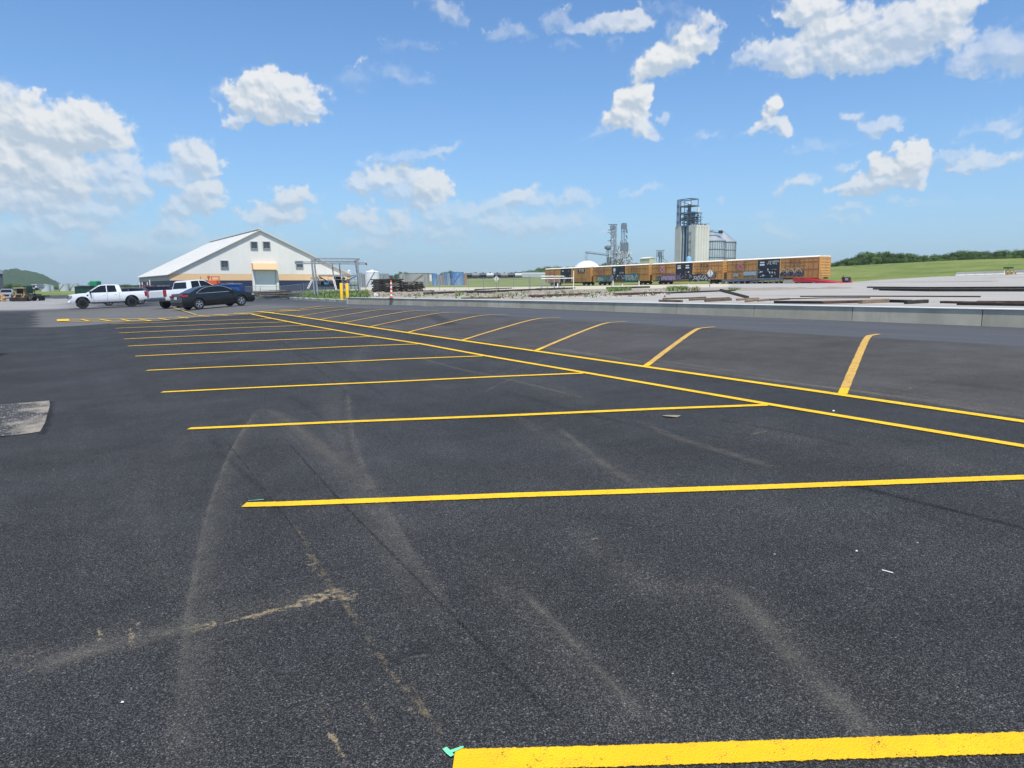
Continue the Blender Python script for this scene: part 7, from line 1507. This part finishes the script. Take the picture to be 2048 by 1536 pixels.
tank('small concrete tank at the left end of the wide concrete one', 805, 6.4, 548, 300., CT, .01); tank('very wide flat concrete tank in the middle of the tank farm', 835, 24.5, 546.8, 315., CT, .003, ribs=10)
t, w_, H_ = boxthing('control_hut', 'white slab-sided hut between the wide concrete tank and the blue tank', 'hut', 860, 864.5, 547.5, 290., 3, WPAN, base=562.5); MB().box((0, 0, H_ / 2), (w_, 3, H_)).build('walls', WPAN, t); MB().box((0, 0, H_ + .1), (w_ + .3, 3.3, .2)).build('roof', GALVD, t)
tank('small blue tank beside the white hut', 869.3, 4.6, 547.5, 285., BT, .02); tank('short grey tank right of the small blue one', 877, 3.2, 550.5, 290., GT, .03); tank('second short grey tank in the cluster', 882.3, 2.6, 551, 295., GT, .03); tank('brown-grey tank behind the short grey ones', 887.5, 3.6, 548, 300., mat('brown_grey_tank', (.25, .23, .21), .6, var=.1), .02)
tank('slender tall blue tank in the cluster', 891.5, 2.2, 545, 292., BT, .05); tank('blue grey tank left of the large blue one', 897, 3.6, 547, 288., mat('blue_grey_tank', (.24, .32, .42), .5, var=.1, scale=.3), .02); tank('largest sky blue tank at the right of the tank farm', 914.5, 13.2, 544.6, 290., BT, .01); tank('tan red tank at the right end of the tank farm', 931, 3.4, 549, 285., TT_, .04)
# far train of tank cars
def tank_car(k, px, D, covered):
    p = at(px, 568, D); p.z = z_at(px, 557.8, D); t = thing('tank_car', f'{ORD[k]} tank car in the far train, counted from the tan tank', 'tank car', p, R(3), 'far train of tank cars'); m_ = (BLK, mat('far_car_grey', (.20, .20, .19), .6), BLK, mat('far_car_white', (.45, .46, .46), .5))[k % 4] if not covered else mat('hopper_grey', (.42, .44, .44), .5); Lc = 15.5
    if covered: MB().add([(-Lc / 2, -1.5, 1.2), (Lc / 2, -1.5, 1.2), (Lc / 2, -1.5, 3.9), (-Lc / 2, -1.5, 3.9), (-Lc / 2, 1.5, 1.2), (Lc / 2, 1.5, 1.2), (Lc / 2, 1.5, 3.9), (-Lc / 2, 1.5, 3.9), (-Lc / 2, 0, 4.5), (Lc / 2, 0, 4.5)], [(0, 1, 2, 3), (5, 4, 7, 6), (0, 4, 5, 1), (3, 2, 9, 8), (7, 8, 9, 6), (0, 3, 8, 7, 4), (1, 5, 6, 9, 2)]).build('body', m_, t)
    else: MB().tube((-Lc / 2, 0, 2.7), (Lc / 2, 0, 2.7), 1.45, n=14).build('tank', m_, t, smooth=True); MB().tube((0, 0, 4.0), (0, 0, 4.7), .5, n=10).build('dome', RAILD, t)
    MB().box((0, 0, 1.1), (Lc + .6, 2.4, .3)).build('frame', RAILD, t)
    for x in (-Lc / 2 + 2, Lc / 2 - 2): MB().box((x, 0, .5), (2.4, 2.2, .8)).build('bogie', RAILD, t)
for k in range(11): px = 952 + k * 14.2; tank_car(k, px, 1420 * 15.9 / 14.2 * .33 if False else 520., k >= 8)
# sand pile and building fragment at the left edge
p = G(2, 603); mb = bmesh.new(); bmesh.ops.create_icosphere(mb, subdivisions=4, radius=1); 
for v in mb.verts: n = mnoise.fractal(v.co * 2.2, 1, 2, 4); v.co = Vector((v.co.x * .95, v.co.y * .9, v.co.z * 1.05)) * (1 + .22 * n)
me = bpy.data.meshes.new('sand_pile'); mb.to_mesh(me); mb.free(); me.materials.append(mat('brown_sand', (.38, .25, .13), .95, var=.35, scale=4, bump=.8)); o = bpy.data.objects.new('sand_pile', me); COL.objects.link(o); o.location = (p.x - .35, p.y, p.z + .25); tag(o, 'brown heap of earth at the left edge of the picture', 'earth heap')
D = 150.; b = at(7, 568, D); t = thing('office_building', 'grey building corner with white upper trim at the far left edge', 'building', (b.x, b.y, T(b.x, b.y)), R(38)); H_ = z_at(3, 539.5, D) - T(b.x, b.y); MB().box((-4, 3, H_ / 2), (8, 6, H_)).build('walls', mat('charcoal_wall', (.07, .08, .10), .6, var=.2), t); MB().box((-4.1, 2.9, H_ * .93), (8.3, 6.4, H_ * .14)).build('fascia', mat('fascia_grey', (.25, .28, .32), .6), t); MB().box((-2.5, -.03, H_ * .5), (1.5, .06, H_ * .75)).build('window', GLASS, t); MB().box((-1.2, -.06, H_ * .45), (.35, .1, H_ * .8)).build('pillar', WPAN, t)
# concrete barriers and stakes at the right
D0 = 143.
for k in range(12):
    px0, px1 = 1911 + k * 19.2, 1911 + (k + 1) * 19.2; a, b = at(px0, 568, 148 - k * 2.2), at(px1, 568, 148 - (k + 1) * 2.2); a.z = z_at(px0, 552.2 - k * .55, a.y); b.z = z_at(px1, 552.2 - (k + 1) * .55, b.y); c = (a + b) / 2; L_ = math.hypot(b.x - a.x, b.y - a.y)
    if k in (5,): continue
    o = MB(); ys = [(-.28, 0), (-.28, .08), (-.12, .3), (-.08, .78), (.08, .78), (.12, .3), (.28, .08), (.28, 0)]; n_ = 8; o.add([(-L_ / 2 + .04, y, z) for y, z in ys] + [(L_ / 2 - .04, y, z) for y, z in ys], [tuple(range(8))[::-1], tuple(range(8, 16))] + [(i, (i + 1) % 8, 8 + (i + 1) % 8, 8 + i) for i in range(8)])
    ob = o.build('concrete_barrier', mat('barrier_concrete', (.70, .65, .55), .85, var=.08, scale=1), None); ob.location = c; ob.rotation_euler = (0, 0, math.atan2(b.y - a.y, b.x - a.x)); tag(ob, f'{ORD[k]} pale concrete barrier from the left end of the row below the levee' if k else 'leftmost pale concrete barrier at the start of the row below the levee', 'concrete barrier', 'concrete barriers below the levee')
for k, px in enumerate((1981.5, 1988.5, 1996.5, 2013, 2021, 2028.5)):
    D = 141 - k * 1.4; p = at(px, 568, D); p.z = z_at(px, 550.2 - k * .4, D); t = thing('delineator', f'{ORD[k] if k else "leftmost"} red and white delineator post in front of the concrete barriers', 'delineator', p, 0, 'red delineator posts'); MB().tube((0, 0, 0), (0, 0, .85), .09, n=8).build('tube', mat('red_orange_plastic', (.62, .06, .03), .5), t); MB().tube((0, 0, .5), (0, 0, .66), .10, n=8).build('band', WHTR, t); MB().box((0, 0, .02), (.5, .5, .05)).build('base', BLK, t)
p = at(2014, 568, 150); p.z = z_at(2014, 541, 150); t = thing('light_board', 'dark folded solar board above the concrete barriers', 'board', p); MB().box((0, 0, .55), (2.0, .2, .3)).build('panel', BLK, t); mb = MB(); mb.bar((0, .1, -1.5), (0, .1, .5), .1); mb.bar((0, .1, 0), (-1.6, .1, -.5), .07); mb.build('mast', RAILD, t)

# ================================================================== TREES
def leafmat(name, a, b_):
    m_, nt, N, L, b = nodes_of(name); oi = N.new('ShaderNodeObjectInfo'); g = N.new('ShaderNodeNewGeometry'); n = tex(nt, 'noise', .7, None, 3); c = mix(nt, ramp(nt, n.outputs[0], .35, .65), a, b_)
    c2 = mix(nt, math_(nt, 'MULTIPLY', oi.outputs['Random'], .5), c, tuple(x * 1.5 for x in b_)); L.new(c2, b.inputs['Base Color']); b.inputs['Roughness'].default_value = .7; b.inputs['Specular IOR Level'].default_value = .2
    tl = N.new('ShaderNodeBsdfTranslucent'); L.new(c2, tl.inputs[0]); mx = N.new('ShaderNodeMixShader'); mx.inputs[0].default_value = .25; L.new(b.outputs[0], mx.inputs[1]); L.new(tl.outputs[0], mx.inputs[2]); L.new(mx.outputs[0], N['Material Output'].inputs[0]); return m_
LEAF = leafmat('tree_leaves', (.026, .062, .014), (.105, .175, .038)); LEAF2 = leafmat('pale_leaves', (.055, .100, .022), (.155, .230, .055)); BARK = mat('bark', (.07, .055, .04), .9, var=.3, scale=6, bump=.4)
def crown_mesh(name, seed, n_lobes, n_leaf, size, squash=.8, leaf=LEAF):
    rnd = random.Random(seed); lobes = []
    for k in range(n_lobes):
        a = rnd.uniform(0, 6.28); rr = rnd.uniform(.05, .34); z = rnd.uniform(.38, .86); lobes.append((math.cos(a) * rr, math.sin(a) * rr, z, rnd.uniform(.14, .25) * (1.15 - .5 * abs(z - .58))))
    vs = []; fs = []
    for k in range(n_leaf):
        l = rnd.choice(lobes); d = Vector((rnd.gauss(0, 1), rnd.gauss(0, 1), rnd.gauss(0, 1))).normalized(); r_ = l[3] * (rnd.random() ** .35) * rnd.uniform(.8, 1.12); c = Vector(l[:3]) + Vector((d.x * r_, d.y * r_, d.z * r_ * squash))
        nrm = (d + Vector((rnd.uniform(-.9, .9), rnd.uniform(-.9, .9), rnd.uniform(-.3, 1.1)))).normalized(); x = nrm.orthogonal().normalized(); y = nrm.cross(x); s_ = size * rnd.uniform(.55, 1.35); o = len(vs); a = rnd.uniform(0, 3.14); x, y = x * math.cos(a) + y * math.sin(a), -x * math.sin(a) + y * math.cos(a)
        vs += [c + x * s_, c + y * s_ * .6, c - x * s_, c - y * s_ * .6 ]; fs.append((o, o + 1, o + 2, o + 3))
    me = bpy.data.meshes.new(name); me.from_pydata([tuple(v) for v in vs], [], fs); me.materials.append(leaf); me.update(); return me
def trunk_mesh(seed):
    rnd = random.Random(seed); mb = MB(); mb.tube((0, 0, -.03), (.01, 0, .35), .032, .022, 8); 
    for k in range(6): a = rnd.uniform(0, 6.28); mb.tube((.01, 0, rnd.uniform(.22, .36)), (math.cos(a) * .25, math.sin(a) * .25, rnd.uniform(.5, .75)), .015, .005, 6)
    me = bpy.data.meshes.new('trunk'); me.from_pydata(mb.v, [], mb.f); me.materials.append(BARK); return me
CROWNS = [crown_mesh('crown', s_, nl, 2100, .030) for s_, nl in ((1, 14), (2, 18), (3, 11), (4, 20), (5, 16))] + [crown_mesh('crown', 6, 13, 1800, .032, leaf=LEAF2), crown_mesh('crown', 7, 17, 1800, .032, leaf=LEAF2)]
TRUNKS = [trunk_mesh(s_) for s_ in (1, 2, 3)]
def tree(p, H_, W_, label, group, var, name='tree'):
    t = thing(name, label, 'tree', p, random.uniform(0, 6.28), group); t.scale = (W_ / .9, W_ / .9, H_ / .98)
    for nm, me in (('crown', CROWNS[var]), ('trunk', TRUNKS[var % 3])): o = bpy.data.objects.new(nm, me); COL.objects.link(o); o.parent = t
SKR = ([1640, 1672, 1684, 1700, 1716, 1728, 1764, 1779, 1809, 1839, 1870, 1889, 1909, 1939, 1979, 2018, 2048, 2200], [526, 522, 519, 512, 510, 502, 502, 504, 506, 510, 508, 506, 501.5, 500, 502, 500, 497.5, 496])
def wood_edge(px0, px1, step, s_line, sky, wmul, label_fmt, group, base_drop, jit=.25, rowvar=(0, 1, 2, 3, 4)):
    k = 0; px = px0
    while px < px1:
        q = at_s(px + random.uniform(-2, 2), s_line + random.uniform(-3, 3)); yt = np.interp(px, *sky) + random.uniform(-1.2, 3.0) * jit * 4; zt_ = z_at(px, yt, q.y); base = q.z - base_drop; H_ = zt_ - base; W_ = max(H_ * random.uniform(.75, 1.05), wmul * q.y / FPX)
        if H_ > 1.5: tree(Vector((q.x, q.y, base)), H_, W_, label_fmt.format(ORD[k]), group, random.choice(rowvar)); k += 1
        px += step * random.uniform(.75, 1.25)
wood_edge(1662, 2090, 13, 236, SKR, 20, '{} tree from the last boxcar along the wood behind the levee', 'trees behind the levee', 1.5)
wood_edge(1670, 2110, 15, 246, (SKR[0], [y + 1 for y in SKR[1]]), 24, '{} tree from the last boxcar in the second row of the wood behind the levee', 'trees in the second row behind the levee', 1.5, rowvar=(0, 2, 4))
wood_edge(1668, 2090, 17, 229, (SKR[0], [y + 9 for y in SKR[1]]), 15, '{} low pale tree from the last boxcar at the front foot of the levee wood', 'low trees in front of the levee wood', .8, rowvar=(5, 6, 5, 1))
SKM = ([640, 780, 796, 806, 815, 850, 880, 899, 906, 928, 948, 966, 1000, 1020, 1048, 1070, 1090, 1145, 1190, 1215, 1240, 1270, 1340], [556, 551, 547, 541, 546, 548, 547, 540.5, 543, 547, 545, 543.5, 547, 545, 541, 537, 533, 531, 527, 525, 527, 524, 526])
def far_row(px0, px1, step, D, sky, label_fmt, group, wpx, var, up=0):
    k = 0; px = px0
    while px < px1:
        DD = D + random.uniform(-12, 12); p = at(px, 568, DD); zt_ = z_at(px, np.interp(px, *sky) + up + random.uniform(-.8, 2.2), DD); base = T(p.x, p.y) - 1; H_ = max(3, zt_ - base); tree(Vector((p.x, p.y, base)), H_, max(H_ * .9, wpx * DD / FPX), label_fmt.format(ORD[k]), group, random.choice(var)); k += 1; px += step * random.uniform(.7, 1.3)
far_row(782, 1120, 9.5, 560, SKM, '{} tree from the left in the far wood behind the tank cars', 'trees of the far wood', 15, (0, 1, 2, 3, 4))
far_row(932, 1112, 8.5, 535, SKM, '{} lower pale tree from the left before the far wood', 'lower trees before the far wood', 12, (5, 6, 1), 4)
far_row(1112, 1345, 11, 540, SKM, '{} tree from the left showing above the boxcar roofs', 'trees behind the boxcars', 17, (0, 1, 2, 3))
far_row(-30, 66, 9, 330, ([-40, 0, 20, 40, 66], [572, 570, 566, 568, 575]), '{} bushy tree from the left edge at the foot of the hill', 'trees at the foot of the hill', 12, (0, 5, 6)); far_row(62, 290, 8, 620, ([60, 130, 160, 200, 290], [573, 572, 571, 570, 569]), '{} low tree from the left on the horizon behind the white pickup', 'low trees on the left horizon', 14, (0, 2, 4))

# ---- weeds and grass tufts (uncountable)
def tufts(name, regions, m_, hmin, hmax, seed):
    rnd = random.Random(seed); mb = MB()
    for (x0, y0, x1, y1, n, hs) in regions:
        for k in range(n):
            p = G(rnd.uniform(x0, x1), rnd.uniform(y0, y1)); 
            if p.y > 160: continue
            for q in range(5):
                a = rnd.uniform(0, 6.28); h_ = rnd.uniform(hmin, hmax) * hs; r_ = rnd.uniform(.02, .16); b = Vector((p.x + math.cos(a) * r_, p.y + math.sin(a) * r_, p.z - .02)); w_ = rnd.uniform(.012, .03); tx = Vector((math.cos(a) * h_ * .5, math.sin(a) * h_ * .5, h_)); s_ = Vector((-math.sin(a), math.cos(a), 0)) * w_ * 1.6
                mb.add([b - s_, b + s_, b + tx * .6 + s_ * .7, b + tx * .6 - s_ * .7, b + tx], [(0, 1, 2, 3), (3, 2, 4)])
    o = mb.build(name, m_, None); tag(o, kind='stuff'); o['label'] = 'green weeds growing in clumps behind the wall and in the yard'; o['category'] = 'weeds'; return o
WEED = mat('weed_green', (.13, .20, .055), .8, var=.4, scale=1.5); WEED2 = mat('dry_weed', (.21, .20, .08), .85, var=.4, scale=1.5)
tufts('weeds', [(565, 586, 735, 596, 800, .8), (600, 580, 735, 588, 250, .8), (1214, 579, 1260, 584, 170, 1.0), (1336, 577, 1374, 583, 220, 1.), (1095, 584, 1200, 596, 40, .6), (930, 584, 1060, 596, 50, .6), (1458, 578, 1478, 581, 20, .7), (912, 588, 925, 593, 12, 1.2), (830, 590, 900, 594, 16, .6)], WEED, .12, .48, 1)
o = tufts('dry_weeds', [(600, 586, 740, 595, 160, .9), (830, 580, 1110, 597, 150, .6), (1110, 580, 1340, 594, 170, .5), (1330, 576, 1400, 584, 100, 1.), (745, 588, 840, 594, 80, .7)], WEED2, .10, .40, 2); o['label'] = 'dry yellow weeds scattered over the rubble behind the wall'
def stones():
    rnd = random.Random(8); mb = MB()
    for (x0, y0, x1, y1, n, s0) in ((940, 586, 1240, 597, 520, .10), (1240, 580, 1330, 590, 300, .11), (760, 586, 940, 595, 200, .08), (1110, 591, 1200, 596, 60, .1)):
        for k in range(n):
            p = G(rnd.uniform(x0, x1), rnd.uniform(y0, y1)); s_ = s0 * rnd.uniform(.4, 1.6)
            mb.add([p + Vector((rnd.uniform(.6, 1) * s_ * a, rnd.uniform(.6, 1) * s_ * b, c * s_ * rnd.uniform(.4, .8))) for a, b, c in ((-1, 0, 0), (0, -1, 0), (1, 0, 0), (0, 1, 0), (0, 0, 1), (.3, .2, -.4))], [(0, 1, 4), (1, 2, 4), (2, 3, 4), (3, 0, 4), (1, 0, 5), (2, 1, 5), (3, 2, 5), (0, 3, 5)])
    o = mb.build('rubble_stones', mat('rubble_stone', (.36, .33, .28), .9, var=.35, scale=3), None); tag(o, 'loose pale rubble stones spread behind the wall', 'rubble', kind='stuff')
stones()
# litter on the asphalt
p = G(1344, 834); bm = bmesh.new(); n_ = 14; vs = [bm.verts.new((.115 * math.cos(a) * (1 + .3 * math.sin(3 * a)), .085 * math.sin(a) * (1 + .3 * math.cos(2 * a + 1)), .004 + .004 * math.sin(2 * a))) for a in np.linspace(0, 2 * math.pi, n_, endpoint=False)]; bm.faces.new(vs); me = bpy.data.meshes.new('dry_leaf'); bm.to_mesh(me); bm.free(); me.materials.append(mat('dry_leaf_tan', (.24, .20, .13), .8, var=.2, scale=30)); o = bpy.data.objects.new('dry_leaf', me); COL.objects.link(o); o.scale = (.72, .72, .5); o.location = p + Vector((0, 0, .010)); sd = o.modifiers.new('thickness', 'SOLIDIFY'); sd.thickness = .003; tag(o, 'tan leaf-shaped scrap lying on the asphalt near the long aisle line', 'scrap')
a, b = G(1764, 1142), G(1786, 1148); o = MB().tube((0, 0, 0), (b - a), .0028, n=6).build('white_straw', WHTR, None); o.location = a + Vector((0, 0, .006)); tag(o, 'thin white straw lying on the asphalt at the right', 'straw')
for px, py, s_, lab in ((1713, 1104, .007, 'tiny white chip on the asphalt left of the straw'), (245, 1407, .006, 'small white pebble in the dark asphalt at the lower left'), (1667, 823, .014, 'white chip on the double line near the right')):
    p = G(px, py); o = MB().add([(-s_, -s_ * .6, 0), (s_, -s_ * .5, 0), (s_ * .8, s_ * .7, 0), (-s_ * .7, s_ * .6, 0), (0, 0, s_ * .9)], [(3, 2, 1, 0), (0, 1, 4), (1, 2, 4), (2, 3, 4), (3, 0, 4)]).build('stone_chip', WHTR, None); o.location = p + Vector((0, 0, .006)); tag(o, lab, 'stone chip')

# ================================================================== AIR
def haze():
    bm = bmesh.new(); bmesh.ops.create_cube(bm, size=1); me = bpy.data.meshes.new('haze'); 
    for v in bm.verts: v.co = Vector((v.co.x * 5200, 900 + v.co.y * 3400, 42 + v.co.z * 110))
    bm.to_mesh(me); bm.free(); m_ = bpy.data.materials.new('haze'); m_.use_nodes = True; nt = m_.node_tree; nt.nodes.clear(); o_ = nt.nodes.new('ShaderNodeOutputMaterial'); v = nt.nodes.new('ShaderNodeVolumePrincipled')
    v.inputs['Color'].default_value = (.82, .90, 1, 1); v.inputs['Density'].default_value = HAZE_D; v.inputs['Anisotropy'].default_value = .3; nt.links.new(v.outputs[0], o_.inputs['Volume']); me.materials.append(m_)
    o = bpy.data.objects.new('haze', me); COL.objects.link(o); tag(o, 'thin pale haze over the whole plain', 'haze', kind='stuff')
HAZE_D = .00020
haze()
